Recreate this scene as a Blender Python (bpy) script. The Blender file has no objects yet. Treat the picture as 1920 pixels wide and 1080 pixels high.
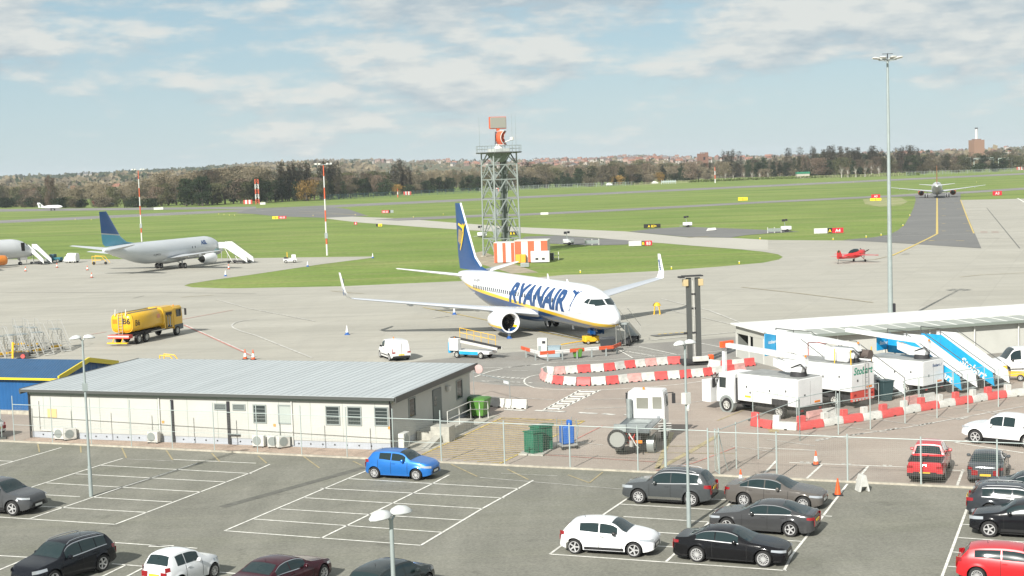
import bpy, bmesh, math, random
from mathutils import Vector, Matrix
from mathutils.geometry import tessellate_polygon
R = math.radians
random.seed(7)
scene = bpy.context.scene
col = scene.collection

# ---------------------------------------------------------------- camera
FPX, PITCH, ROLL, CAMH = 2786.7, R(4.655), R(-1.87), 16.41
AXF = Vector((0, math.cos(PITCH), -math.sin(PITCH)))
AXR0 = Vector((1, 0, 0)); AXU0 = AXR0.cross(AXF)
AXR = math.cos(ROLL)*AXR0 + math.sin(ROLL)*AXU0
AXU = -math.sin(ROLL)*AXR0 + math.cos(ROLL)*AXU0
cam_d = bpy.data.cameras.new('camera')
cam_d.sensor_width = 36; cam_d.lens = FPX/1920*36
cam_d.clip_start = 0.5; cam_d.clip_end = 20000
cam = bpy.data.objects.new('camera', cam_d); col.objects.link(cam)
m = Matrix((AXR, AXU, -AXF)).transposed().to_4x4(); m.translation = (0, 0, CAMH)
cam.matrix_world = m
scene.camera = cam

# ---------------------------------------------------------------- light, sky, exposure
SUN_EL, SUN_AZ = 33.0, 26.0        # shadows fall towards +26 deg from the view axis
sd = bpy.data.lights.new('sun', 'SUN'); sd.energy = 5.0; sd.angle = R(0.53); sd.color = (1.0, 0.965, 0.90)
so = bpy.data.objects.new('sun', sd); col.objects.link(so)
_d = Vector((math.sin(R(SUN_AZ))*math.cos(R(SUN_EL)), math.cos(R(SUN_AZ))*math.cos(R(SUN_EL)), -math.sin(R(SUN_EL))))
so.rotation_euler = _d.to_track_quat('-Z', 'Y').to_euler(); so.location = (-40, -60, 60)
scene.view_settings.view_transform = 'Standard'; scene.view_settings.look = 'None'
scene.view_settings.exposure = 0.48; scene.view_settings.gamma = 1
world = bpy.data.worlds.new('World'); scene.world = world; world.use_nodes = True
def build_world():
    nt = world.node_tree; N = nt.nodes; Lk = nt.links; N.clear()
    def nd(t, **k):
        n = N.new(t)
        for a, b in k.items(): setattr(n, a, b)
        return n
    def mth(op, a, b=None, clamp=False):
        n = nd('ShaderNodeMath', operation=op); n.use_clamp = clamp
        for i, v in enumerate((a, b)):
            if v is None: continue
            if isinstance(v, (int, float)): n.inputs[i].default_value = v
            else: Lk.new(v, n.inputs[i])
        return n.outputs[0]
    out = nd('ShaderNodeOutputWorld'); bg = nd('ShaderNodeBackground')
    sky = nd('ShaderNodeTexSky', sky_type='NISHITA'); sky.sun_disc = False
    sky.sun_elevation = R(SUN_EL); sky.sun_rotation = R(180+SUN_AZ)
    sky.air_density = 1.0; sky.dust_density = 0.6; sky.ozone_density = 1.6
    tc = nd('ShaderNodeTexCoord'); sp = nd('ShaderNodeSeparateXYZ'); Lk.new(tc.outputs['Generated'], sp.inputs[0])
    x, y, z = sp.outputs
    hyp = mth('SQRT', mth('ADD', mth('MULTIPLY', x, x), mth('MULTIPLY', y, y)))
    el = mth('DIVIDE', z, mth('MAXIMUM', hyp, 0.05))          # tangent of the elevation
    az = mth('ARCTAN2', x, y)
    def dens(de, sx, sz, det, off=(0, 0, 0), sc=1.0, rough=0.55):
        cb = nd('ShaderNodeCombineXYZ')
        Lk.new(mth('ADD', mth('MULTIPLY', az, sx), off[0]), cb.inputs[0])
        Lk.new(mth('ADD', mth('MULTIPLY', mth('ADD', el, de), sz), off[1]), cb.inputs[1])
        cb.inputs[2].default_value = off[2]
        n = nd('ShaderNodeTexNoise'); n.inputs['Scale'].default_value = sc; n.inputs['Detail'].default_value = det
        n.inputs['Roughness'].default_value = rough
        Lk.new(cb.outputs[0], n.inputs['Vector']); return n.outputs['Fac']
    A = dict(sx=9.0, sz=21.0, det=7, off=(1.3, .2, 7.7)); 
    B = dict(sx=19.0, sz=85.0, det=5, off=(9.1, 2.2, 1.0))
    d0 = mth('ADD', mth('MULTIPLY', dens(0, **A), .72), mth('MULTIPLY', dens(0, **B), .28))
    d1 = mth('ADD', mth('MULTIPLY', dens(0.010, **A), .72), mth('MULTIPLY', dens(0.010, **B), .28))
    grow = mth('MULTIPLY', mth('MINIMUM', mth('MAXIMUM', mth('ADD', el, -0.012), 0.0), 0.10), 1.55)   # thicker cover higher up
    cov = mth('ADD', d0, grow)
    mask = nd('ShaderNodeMapRange', interpolation_type='SMOOTHSTEP'); Lk.new(cov, mask.inputs[0])
    mask.inputs[1].default_value = 0.505; mask.inputs[2].default_value = 0.64
    shade = mth('ADD', mth('MULTIPLY', mth('SUBTRACT', d0, d1), 7.5), 0.60, True)
    cr = nd('ShaderNodeMix', data_type='RGBA'); Lk.new(shade, cr.inputs[0])
    cr.inputs[6].default_value = (4.1, 4.8, 5.25, 1); cr.inputs[7].default_value = (6.9, 6.95, 6.6, 1)
    skb = nd('ShaderNodeMix', data_type='RGBA'); skb.blend_type = 'MIX'; skb.inputs[0].default_value = 0.80
    Lk.new(sky.outputs[0], skb.inputs[6])
    hz = nd('ShaderNodeMapRange'); Lk.new(el, hz.inputs[0]); hz.inputs[1].default_value = 0.0; hz.inputs[2].default_value = 0.13
    base = nd('ShaderNodeMix', data_type='RGBA'); Lk.new(hz.outputs[0], base.inputs[0])
    base.inputs[6].default_value = (4.8, 6.05, 6.6, 1); base.inputs[7].default_value = (3.1, 4.8, 5.75, 1)
    up = nd('ShaderNodeMapRange'); Lk.new(el, up.inputs[0]); up.inputs[1].default_value = 0.13; up.inputs[2].default_value = 0.6
    upc = nd('ShaderNodeMix', data_type='RGBA'); Lk.new(up.outputs[0], upc.inputs[0]); Lk.new(base.outputs[2], upc.inputs[6]); upc.inputs[7].default_value = (.4, 1.1, 2.3, 1)
    Lk.new(upc.outputs[2], skb.inputs[7])
    mx = nd('ShaderNodeMix', data_type='RGBA'); Lk.new(mth('MULTIPLY', mask.outputs[0], 0.86), mx.inputs[0])
    Lk.new(skb.outputs[2], mx.inputs[6]); Lk.new(cr.outputs[2], mx.inputs[7])
    bg.inputs['Strength'].default_value = 0.082
    Lk.new(mx.outputs[2], bg.inputs['Color']); Lk.new(bg.outputs[0], out.inputs['Surface'])
build_world()

# ---------------------------------------------------------------- helpers
def ray(px, py):
    return (px-960)/FPX*AXR - (py-540)/FPX*AXU + AXF
def G(px, py, z=0.0):
    """where the ray through a point of the 1920 x 1080 photograph meets height z"""
    d = ray(px, py); t = (z-CAMH)/d.z
    return Vector((d.x*t, d.y*t, z))
def proj(p):
    d = Vector(p)-Vector((0, 0, CAMH)); z = d.dot(AXF)
    return 960+FPX*d.dot(AXR)/z, 540-FPX*d.dot(AXU)/z
def hdg(a, b):
    return math.atan2(b.y-a.y, b.x-a.x)

def mat(name, c, rough=0.6, metal=0.0, var=0.0, vscale=3.0, coat=0.0, c2=None, bump=0.0, bscale=20.0, stretch=None, emit=0.0, detail=4, spec=0.5, alpha=None):
    m = bpy.data.materials.new(name); m.use_nodes = True
    nt = m.node_tree; b = nt.nodes['Principled BSDF']
    b.inputs['Base Color'].default_value = (*c, 1); b.inputs['Roughness'].default_value = rough
    b.inputs['Metallic'].default_value = metal; b.inputs['Coat Weight'].default_value = coat
    b.inputs['Coat Roughness'].default_value = 0.05; b.inputs['Specular IOR Level'].default_value = spec
    if var or c2 or bump:
        tc = nt.nodes.new('ShaderNodeTexCoord'); src = tc.outputs['Object']
        if stretch:
            mp = nt.nodes.new('ShaderNodeMapping'); mp.inputs['Scale'].default_value = stretch
            nt.links.new(src, mp.inputs[0]); src = mp.outputs[0]
    if var or c2:
        n = nt.nodes.new('ShaderNodeTexNoise'); n.inputs['Scale'].default_value = vscale; n.inputs['Detail'].default_value = detail
        n.inputs['Roughness'].default_value = 0.6
        nt.links.new(src, n.inputs['Vector'])
        rp = nt.nodes.new('ShaderNodeMapRange'); rp.inputs[1].default_value = .33; rp.inputs[2].default_value = .67
        nt.links.new(n.outputs['Fac'], rp.inputs[0])
        mx = nt.nodes.new('ShaderNodeMix'); mx.data_type = 'RGBA'
        nt.links.new(rp.outputs[0], mx.inputs[0])
        lo = c2 if c2 else tuple(v*(1-var) for v in c)
        mx.inputs[6].default_value = (*lo, 1)
        mx.inputs[7].default_value = (*(c if c2 else tuple(min(1, v*(1+var*.4)) for v in c)), 1)
        nt.links.new(mx.outputs[2], b.inputs['Base Color'])
    if bump:
        n2 = nt.nodes.new('ShaderNodeTexNoise'); n2.inputs['Scale'].default_value = bscale; n2.inputs['Detail'].default_value = 3
        nt.links.new(src, n2.inputs['Vector'])
        bp = nt.nodes.new('ShaderNodeBump'); bp.inputs['Strength'].default_value = bump; bp.inputs['Distance'].default_value = 0.02
        nt.links.new(n2.outputs['Fac'], bp.inputs['Height']); nt.links.new(bp.outputs[0], b.inputs['Normal'])
    return m

def tag(o, label=None, cat=None, group=None, kind=None):
    if label: o['label'] = label
    if cat: o['category'] = cat
    if group: o['group'] = group
    if kind: o['kind'] = kind
    return o
def thing(name, label, cat, loc=(0, 0, 0), rz=0.0, group=None):
    o = bpy.data.objects.new(name, None); col.objects.link(o)
    o.empty_display_size = 0.3
    o.location = loc; o.rotation_euler = (0, 0, rz)
    return tag(o, label, cat, group)
KIDS = {}
def link(o, parent=None):
    col.objects.link(o)
    if parent is not None:
        o.parent = parent; KIDS.setdefault(parent.name, []).append(o)
    return o
def copy_tree(o, parent=None):
    c = o.copy(); link(c, parent)
    for ch in KIDS.get(o.name, []): copy_tree(ch, c)
    return c
def dup(o, loc, rz=0.0, label=None, group=None, scale=None):
    c = copy_tree(o); c.location = loc; c.rotation_euler = (0, 0, rz)
    if scale is not None: c.scale = scale if hasattr(scale, '__len__') else (scale,)*3
    if label: c['label'] = label
    if group: c['group'] = group
    return c

class MB:
    """collects shapes; build() links them as one mesh object"""
    def __init__(s): s.v = []; s.f = []; s.m = []
    def add(s, vs, fs, mi=0):
        o = len(s.v); s.v += [tuple(v) for v in vs]
        for f in fs: s.f.append(tuple(i+o for i in f)); s.m.append(mi)
        return s
    def box(s, x0, x1, y0, y1, z0, z1, mi=0, M=None):
        vs = [Vector(p) for p in ((x0,y0,z0),(x1,y0,z0),(x1,y1,z0),(x0,y1,z0),(x0,y0,z1),(x1,y0,z1),(x1,y1,z1),(x0,y1,z1))]
        if M is not None: vs = [M @ v for v in vs]
        return s.add(vs, [(0,3,2,1),(4,5,6,7),(0,1,5,4),(1,2,6,5),(2,3,7,6),(3,0,4,7)], mi)
    def beam(s, p, q, w, h=None, mi=0, up=(0, 0, 1)):
        p = Vector(p); q = Vector(q); h = h or w; d = q-p; L = d.length
        if L < 1e-6: return s
        d /= L; up = Vector(up)
        if abs(d.dot(up)) > .98: up = Vector((1, 0, 0))
        a = d.cross(up).normalized(); b = a.cross(d)
        vs = []
        for c in (p, q):
            for (i, j) in ((-1,-1),(1,-1),(1,1),(-1,1)): vs.append(c+a*(i*w/2)+b*(j*h/2))
        return s.add(vs, [(3,2,1,0),(4,5,6,7),(0,1,5,4),(1,2,6,5),(2,3,7,6),(3,0,4,7)], mi)
    def tube(s, p, q, r, r2=None, n=8, mi=0, caps=True):
        p = Vector(p); q = Vector(q); r2 = r if r2 is None else r2; d = (q-p)
        if d.length < 1e-6: return s
        d.normalize(); up = Vector((0, 0, 1)) if abs(d.z) < .95 else Vector((1, 0, 0))
        a = d.cross(up).normalized(); b = d.cross(a)
        vs = []
        for c, rr in ((p, r), (q, r2)):
            for i in range(n):
                t = 2*math.pi*i/n; vs.append(c+a*(math.cos(t)*rr)+b*(math.sin(t)*rr))
        fs = [(i, (i+1) % n, n+(i+1) % n, n+i) for i in range(n)]
        if caps: fs += [tuple(range(n-1, -1, -1)), tuple(range(n, 2*n))]
        return s.add(vs, fs, mi)
    def path(s, pts, r, n=6, mi=0):
        for a, b in zip(pts, pts[1:]): s.tube(a, b, r, n=n, mi=mi)
        return s
    def loft(s, rings, mi=0, closed=True, caps=True, fm=None):
        n = len(rings[0]); vs = [v for r in rings for v in r]; o = len(s.v); s.v += [tuple(v) for v in vs]
        for i in range(len(rings)-1):
            for j in range(n if closed else n-1):
                a = i*n+j; b = i*n+(j+1) % n
                s.f.append((o+a, o+b, o+b+n, o+a+n)); s.m.append(fm(i, j) if fm else mi)
        if caps:
            s.f.append(tuple(o+j for j in range(n-1, -1, -1))); s.m.append(mi)
            s.f.append(tuple(o+(len(rings)-1)*n+j for j in range(n))); s.m.append(mi)
        return s
    def prism(s, pts, y0, y1, mi=0, plane='xz'):
        """outline in a plane pushed out along the third axis"""
        def P(a, b, c): return (a, c, b) if plane == 'xz' else ((a, b, c) if plane == 'xy' else (c, a, b))
        n = len(pts)
        vs = [P(a, b, y0) for a, b in pts]+[P(a, b, y1) for a, b in pts]
        tri = tessellate_polygon([[Vector((a, b, 0)) for a, b in pts]])
        fs = [tuple(t) for t in tri]+[tuple(n+i for i in reversed(t)) for t in tri]
        fs += [(i, (i+1) % n, n+(i+1) % n, n+i) for i in range(n)]
        return s.add(vs, fs, mi)
    def lathe(s, prof, c=(0, 0, 0), n=16, mi=0, axis='z', fm=None):
        """prof: (radius, along)"""
        rings = []
        for r, h in prof:
            ring = []
            for i in range(n):
                t = 2*math.pi*i/n; a, b = math.cos(t)*r, math.sin(t)*r
                p = (a, b, h) if axis == 'z' else ((h, a, b) if axis == 'x' else (a, h, b))
                ring.append((p[0]+c[0], p[1]+c[1], p[2]+c[2]))
            rings.append(ring)
        return s.loft(rings, mi, caps=(tuple(prof[0]) != tuple(prof[-1])), fm=fm)
    def build(s, name, mats, parent=None, angle=35, loc=None, rz=0, flat=False, bevel=0, fix=True):
        me = bpy.data.meshes.new(name); me.from_pydata(s.v, [], s.f)
        if not isinstance(mats, (list, tuple)): mats = [mats]
        for m in mats: me.materials.append(m)
        if len(mats) > 1: me.polygons.foreach_set('material_index', s.m)
        me.update()
        if fix:
            bm = bmesh.new(); bm.from_mesh(me); bmesh.ops.recalc_face_normals(bm, faces=bm.faces); bm.to_mesh(me); bm.free()
        if not flat:
            me.polygons.foreach_set('use_smooth', [True]*len(me.polygons)); me.set_sharp_from_angle(angle=R(angle))
        o = bpy.data.objects.new(name, me); link(o, parent)
        if loc is not None: o.location = loc; o.rotation_euler = (0, 0, rz)
        if bevel:
            md = o.modifiers.new('bevel', 'BEVEL'); md.width = bevel; md.segments = 2; md.limit_method = 'ANGLE'; md.angle_limit = R(40)
        return o

def text_mesh(txt, size, bold=0.0, shear=0.0, depth=0.0, spacing=1.0, cuts=0):
    """text as (verts, faces) in its own xy plane, centred in x, baseline at 0"""
    cu = bpy.data.curves.new('t', 'FONT'); cu.body = txt; cu.size = size; cu.offset = bold; cu.shear = shear
    cu.extrude = depth; cu.space_character = spacing; cu.align_x = 'CENTER'; cu.resolution_u = 3
    o = bpy.data.objects.new('t', cu); col.objects.link(o)
    dg = bpy.context.evaluated_depsgraph_get(); me = bpy.data.meshes.new_from_object(o.evaluated_get(dg))
    bm = bmesh.new(); bm.from_mesh(me)
    for i in range(1, cuts+1):
        g = bm.verts[:]+bm.edges[:]+bm.faces[:]
        bmesh.ops.bisect_plane(bm, geom=g, plane_co=(0, size*i/(cuts+1), 0), plane_no=(0, 1, 0))
    vs = [v.co.copy() for v in bm.verts]; bm.verts.index_update(); fs = [tuple(v.index for v in f.verts) for f in bm.faces]
    bm.free(); bpy.data.objects.remove(o); bpy.data.curves.remove(cu); bpy.data.meshes.remove(me)
    return vs, fs
def text(name, txt, size, M, mt, parent, bold=0.0, shear=0.0, spacing=1.0):
    """flat lettering placed by matrix M (x right, y up, z out of the face)"""
    vs, fs = text_mesh(txt, size, bold, shear, 0.0, spacing)
    return MB().add([M @ v for v in vs], fs).build(name, mt, parent, flat=True, fix=False)
def face_M(o, right, up=(0, 0, 1)):
    right = Vector(right).normalized(); up = Vector(up).normalized(); n = right.cross(up)
    m = Matrix((right, up, n)).transposed().to_4x4(); m.translation = Vector(o); return m
def lerp(a, b, t): return a+(b-a)*t
def curve1(pts):
    """smooth monotone interpolation through (x, y) points"""
    xs = [p[0] for p in pts]; ys = [p[1] for p in pts]; n = len(xs)
    d = [(ys[i+1]-ys[i])/(xs[i+1]-xs[i]) for i in range(n-1)]
    t = [d[0]]+[0 if d[i-1]*d[i] <= 0 else 2*d[i-1]*d[i]/(d[i-1]+d[i]) for i in range(1, n-1)]+[d[-1]]
    def f(x):
        if x <= xs[0]: return ys[0]
        if x >= xs[-1]: return ys[-1]
        i = 0
        while x > xs[i+1]: i += 1
        h = xs[i+1]-xs[i]; u = (x-xs[i])/h
        return ((1+2*u)*(1-u)**2*ys[i]+u*(1-u)**2*h*t[i]+u*u*(3-2*u)*ys[i+1]+u*u*(u-1)*h*t[i+1])
    return f
# ---------------------------------------------------------------- ground, pavements, markings
def surf(name, c1, c2, scale, rough=0.9, streak=None, joints=None, fine=0.12, fscale=40.0, stain=None, rot=0.0, bump=0.15):
    """pavement / turf: broad patches, streaks, fine grain, optional slab joints (all in metres)"""
    m = bpy.data.materials.new(name); m.use_nodes = True; nt = m.node_tree; b = nt.nodes['Principled BSDF']
    b.inputs['Roughness'].default_value = rough; b.inputs['Specular IOR Level'].default_value = 0.25
    L = nt.links.new; tc = nt.nodes.new('ShaderNodeTexCoord')
    def mapn(sc, rz=0.0):
        mp = nt.nodes.new('ShaderNodeMapping'); mp.inputs['Scale'].default_value = sc; mp.inputs['Rotation'].default_value = (0, 0, rz)
        L(tc.outputs['Object'], mp.inputs[0]); return mp.outputs[0]
    def noise(vec, s, d=5, r=.6):
        n = nt.nodes.new('ShaderNodeTexNoise'); n.inputs['Scale'].default_value = s; n.inputs['Detail'].default_value = d
        n.inputs['Roughness'].default_value = r; L(vec, n.inputs['Vector']); return n.outputs['Fac']
    def rng(v, a, b_, c=0.0, d=1.0):
        r = nt.nodes.new('ShaderNodeMapRange'); L(v, r.inputs[0])
        for i, q in enumerate((a, b_, c, d)): r.inputs[i+1].default_value = q
        return r.outputs[0]
    def mix(f, a, c, blend='MIX'):
        x = nt.nodes.new('ShaderNodeMix'); x.data_type = 'RGBA'; x.blend_type = blend
        if isinstance(f, float): x.inputs[0].default_value = f
        else: L(f, x.inputs[0])
        for i, q in ((6, a), (7, c)):
            if isinstance(q, tuple): x.inputs[i].default_value = (*q, 1)
            else: L(q, x.inputs[i])
        return x.outputs[2]
    o = mix(rng(noise(mapn((1, 1, 1)), scale), .3, .7), c1, c2)
    if streak:
        for sc, sz, cc, amt, rz in streak:
            o = mix(rng(noise(mapn(sc, rz), sz, 4), .48, .72, 0, amt), o, cc)
    if joints:
        bw, bh, jw, jc, rz, amt = joints
        br = nt.nodes.new('ShaderNodeTexBrick'); br.offset = 0; br.inputs['Scale'].default_value = 1
        br.inputs['Brick Width'].default_value = bw; br.inputs['Row Height'].default_value = bh; br.inputs['Mortar Size'].default_value = jw
        br.inputs['Color1'].default_value = (0, 0, 0, 1); br.inputs['Color2'].default_value = (.25, .25, .25, 1); br.inputs['Mortar'].default_value = (1, 1, 1, 1)
        L(mapn((1, 1, 1), rz), br.inputs['Vector'])
        o = mix(rng(br.outputs['Color'], 0, 1, 0, amt), o, jc)
    if stain:
        o = mix(rng(noise(mapn((1, 1, 1)), stain[1], 6, .7), .60, .75, 0, stain[2]), o, stain[0])
    fn = noise(mapn((1, 1, 1)), fscale/10, 6, .8)
    o = mix(1.0, o, mix(rng(fn, .3, .7), tuple([1-fine]*3), tuple([1+fine]*3)), 'MULTIPLY')
    L(o, b.inputs['Base Color'])
    if bump:
        bp = nt.nodes.new('ShaderNodeBump'); bp.inputs['Strength'].default_value = bump; bp.inputs['Distance'].default_value = .03
        L(noise(mapn((1, 1, 1)), fscale/3, 3), bp.inputs['Height']); L(bp.outputs[0], b.inputs['Normal'])
    return m
RWY = R(27)
M_grass = surf('grass', (.140, .215, .038), (.205, .275, .062), .035,
    streak=[((.012, .10, 1), 1.0, (.28, .285, .10), .9, -.45), ((.06, .35, 1), 1.0, (.085, .15, .025), .55, -.45), ((.004, .05, 1), 1.0, (.075, .145, .02), .8, -.45), ((.02, .3, 1), 1.0, (.27, .25, .12), .35, -.3)], fine=.32, fscale=11, stain=((.30, .27, .14), .09, .5), bump=.3)
M_conc = surf('concrete', (.385, .37, .315), (.43, .415, .36), .05,
    streak=[((.02, .12, 1), 1.0, (.325, .315, .27), .6, .35), ((.010, .3, 1), 1.0, (.47, .455, .40), .4, .35), ((.05, .8, 1), 1.0, (.28, .27, .235), .5, .28), ((.4, .03, 1), 1.0, (.33, .32, .28), .3, -.6)], joints=(6.1, 6.1, .022, (.27, .26, .225), .38, .8), fine=.06, fscale=22, stain=((.33, .32, .28), .12, .45), bump=.05)
M_conc2 = surf('taxiway concrete', (.42, .405, .35), (.46, .445, .39), .05, streak=[((.01, .2, 1), 1.0, (.42, .40, .35), .5, -.1)], fine=.05, fscale=20, bump=.05)
M_rwy = surf('runway asphalt', (.20, .195, .185), (.27, .26, .25), .03, streak=[((.01, .12, 1), 1.0, (.13, .125, .12), .7, -.45)], fine=.1)
M_taxi = surf('taxiway asphalt', (.165, .165, .16), (.20, .20, .19), .05, streak=[((.03, .5, 1), 1.0, (.13, .13, .125), .7, 1.2)], fine=.1, fscale=30)
M_park = surf('car park asphalt', (.178, .176, .147), (.225, .222, .187), .22,
    streak=[((.05, .35, 1), 1.0, (.165, .17, .125), .6, -.383), ((.3, .06, 1), 1.0, (.27, .265, .225), .6, .2), ((.09, .7, 1), 1.0, (.29, .28, .235), .4, -.383), ((.5, .09, 1), 1., (.15, .15, .125), .4, -.3)], fine=.3, fscale=75, stain=((.085, .085, .07), .38, .75), bump=.6)
M_serv = surf('service asphalt', (.24, .23, .205), (.285, .275, .25), .2, streak=[((.3, .06, 1), 1.0, (.20, .19, .175), .6, -.2)], fine=.14, fscale=60, stain=((.13, .13, .12), .3, .35), bump=.4)
M_brown = surf('brown asphalt', (.32, .27, .228), (.37, .315, .268), .16, streak=[((.35, .05, 1), 1.0, (.28, .24, .21), .7, -.2), ((.06, .5, 1), 1.0, (.41, .365, .315), .5, .1)], fine=.12, fscale=60, stain=((.24, .205, .18), .25, .45), bump=.4)
M_gravel = surf('gravel', (.50, .39, .31), (.38, .29, .235), 1.2, fine=.4, fscale=120, stain=((.2, .17, .13), .4, .5), bump=.9)
M_patch_shadow = mat('new asphalt and post shadow', (.135, .135, .115), .95, var=.3, vscale=2)  # real dark asphalt strip, and the painted shadow of the left lamp column
M_kerb = mat('kerb concrete', (.42, .39, .32), .85, var=.3, vscale=3)
M_white = mat('white road paint', (.78, .77, .70), .7, var=.30, vscale=3.5)
M_wworn = mat('worn white paint', (.60, .59, .54), .8, var=.45, vscale=2.2)
M_yel = mat('yellow road paint', (.66, .50, .15), .7, var=.4, vscale=2.5)
M_yworn = mat('worn yellow paint', (.40, .335, .19), .8, var=.35, vscale=2.5)
M_red = mat('red road paint', (.55, .24, .20), .8, var=.35, vscale=2)
M_dark = mat('dark stand paint', (.15, .15, .14), .8, var=.3, vscale=2)

def sheet(name, pts, z, mt, kind='structure'):
    P = [Vector((p.x, p.y, 0)) for p in pts]
    tri = tessellate_polygon([P])
    b = MB().add([(p.x, p.y, z) for p in P], [tuple(t) for t in tri])
    for i, f in enumerate(b.f):                   # faces must look up
        a, c, d = (Vector(b.v[k]) for k in f)
        if (c-a).cross(d-a).z < 0: b.f[i] = tuple(reversed(f))
    o = b.build(name, mt, flat=True, fix=False); tag(o, kind=kind); return o
def PX(*pts): return [G(x, y) for x, y in pts]

# big grass sheet
gb = MB(); gb.add([(-6000, -300, 0), (6000, -300, 0), (6000, 9000, 0), (-6000, 9000, 0)], [(0, 1, 2, 3)])
tag(gb.build('ground', M_grass, flat=True, fix=False), kind='structure')
sheet('apron', PX((-600, 470), (0, 486.5), (228, 486), (480, 484), (698, 481), (702, 483), (600, 496), (480, 514), (400, 525), (356, 532), (345, 535.5), (360, 539), (430, 541), (640, 537), (868, 527), (1000, 521), (1060, 515.5), (1120, 514), (1240, 508), (1350, 500), (1430, 493), (1460, 487), (1468, 482), (1459, 477), (1430, 472), (1380, 467), (1300, 461), (1240, 456), (1180, 452), (1120, 446), (1042, 441), (975, 437), (902, 433), (805, 427), (670, 417), (612, 410), (612, 406), (655, 406), (755, 410), (867, 419), (972, 426), (1172, 434), (1285, 445), (1370, 446), (1440, 450), (1560, 451), (1620, 451), (1760, 440), (1801, 375), (1920, 372.5), (2300, 368), (2400, 760), (-600, 760)), .02, M_conc)
sheet('taxiway', PX((612, 410), (612, 406), (655, 406), (755, 410), (867, 419), (972, 426), (1172, 434), (1285, 445), (1370, 446), (1440, 450), (1440, 469), (1380, 467), (1300, 461), (1240, 456), (1180, 452), (1120, 446), (1042, 441), (975, 437), (902, 433), (805, 427), (670, 417)), .03, M_conc2)
def band(name, a, b, wa, z, mt):
    a = G(*a); b = G(*b); d = (b-a).normalized(); n = Vector((-d.y, d.x, 0))*wa/2
    return sheet(name, [a-n, b-n, b+n, a+n], z, mt)
band('runway', (-300, 430), (2300, 308), 46, .03, M_rwy)
sheet('taxiway', PX((700, 412), (747, 409), (902, 402.5), (972, 401), (1200, 390), (1440, 377), (1662, 366.5), (1715, 363), (1801, 359.5), (1925, 351.5), (2200, 335), (2200, 339), (1925, 355.5), (1801, 363.5), (1715, 368), (1662, 370), (1440, 380.5), (1200, 394), (972, 405), (902, 407), (800, 412), (747, 414)), .04, M_rwy)
sheet('taxiway', PX((1715, 366), (1717, 376), (1713, 390), (1706, 405), (1696, 422), (1684, 432), (1668, 440), (1640, 445), (1580, 450.5), (1700, 457), (1840, 466), (1801, 375), (1801, 361)), .05, M_taxi)
sheet('taxiway', PX((473, 391), (600, 386), (652, 392), (690, 405), (612, 408.5), (520, 406), (473, 401), (440, 400)), .045, M_taxi)
sheet('taxiway', PX((985, 444), (1042, 441.5), (1172, 450.5), (1215, 455), (1170, 459), (1110, 460.5), (1030, 457), (960, 458)), .05, M_taxi)
sheet('taxiway', PX((1180, 434.5), (1220, 429.5), (1285, 425.5), (1380, 429), (1440, 431.5), (1500, 434.5), (1440, 438), (1400, 441), (1370, 445.8), (1285, 444.5)), .05, M_taxi)
sheet('airfield_road', PX((-60, 393), (60, 391.5), (480, 387.5), (480, 391.5), (60, 396), (-60, 398)), .035, M_rwy)
sheet('dirt_patch', PX((1618, 374), (1650, 370.5), (1690, 371), (1702, 378), (1690, 385), (1650, 388), (1622, 383)), .04, mat('bare soil', (.33, .31, .17), .95, c2=(.20, .245, .07), vscale=.12))
sheet('dirt_patch', PX((870, 478), (905, 471), (960, 494), (1010, 511), (960, 513), (900, 495)), .015, mat('worn turf', (.36, .31, .22), .95, var=.3, vscale=.5))
# service area, car park
K0 = Vector((-33.0, 93.8, 0)); K1 = Vector((24.4, 70.6, 0)); KU = (K1-K0).normalized(); KN = Vector((-KU.y, KU.x, 0))
kA = K0-KU*60; kB = K1+KU*90
sheet('service_area', [kA, kB, kB+KN*60, G(2300, 640)+Vector((0, 3, 0)), G(1405, 630), G(1280, 640), G(960, 661), G(795, 676), G(560, 706), G(-300, 700)], .03, M_serv)
sheet('service_area', [K0+KU*23, kB, kB+KN*34, G(2200, 700), G(1700, 680), G(1480, 690), G(1280, 712), G(1160, 722), G(1050, 729), G(950, 724), G(886, 716)], .036, M_brown)
sheet('service_area', [kA, K0+KU*2, K0+KU*2+KN*10, kA+KN*14], .036, M_brown)
sheet('car_park', [kA, kB, kB-KN*100, kA-KN*100], .034, M_park)
kb = MB(); kb.beam(kA+Vector((0, 0, .06)), kB+Vector((0, 0, .06)), .14, .14); tag(kb.build('kerb', M_kerb), kind='structure')
BFL = Vector((-31.3, 94.9, 0)); BFR = Vector((-7.3, 86.3, 0)); BU = (BFR-BFL).normalized(); BN = Vector((-BU.y, BU.x, 0))
sheet('gravel_strip', [K0+KU*1.5+KN*.1, K0+KU*27.0+KN*.1, BFR-BU*1.2, BFL], .042, M_gravel)
sheet('footpath', [BFR-BU*1.2, BFR+BU*2.2, BFR+BU*2.2+BN*12.5, BFR+BN*12.5], .046, mat('path concrete', (.42, .40, .34), .9, var=.2, vscale=1))
band('patch_and_post_shadow', (417, 952), (683, 878), .55, .0425, M_patch_shadow)
band('patch_and_post_shadow', (172, 934.5), (443, 850), .10, .0425, M_patch_shadow)  # cast shadow of the left lamp column, painted as a thin dark strip

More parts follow.
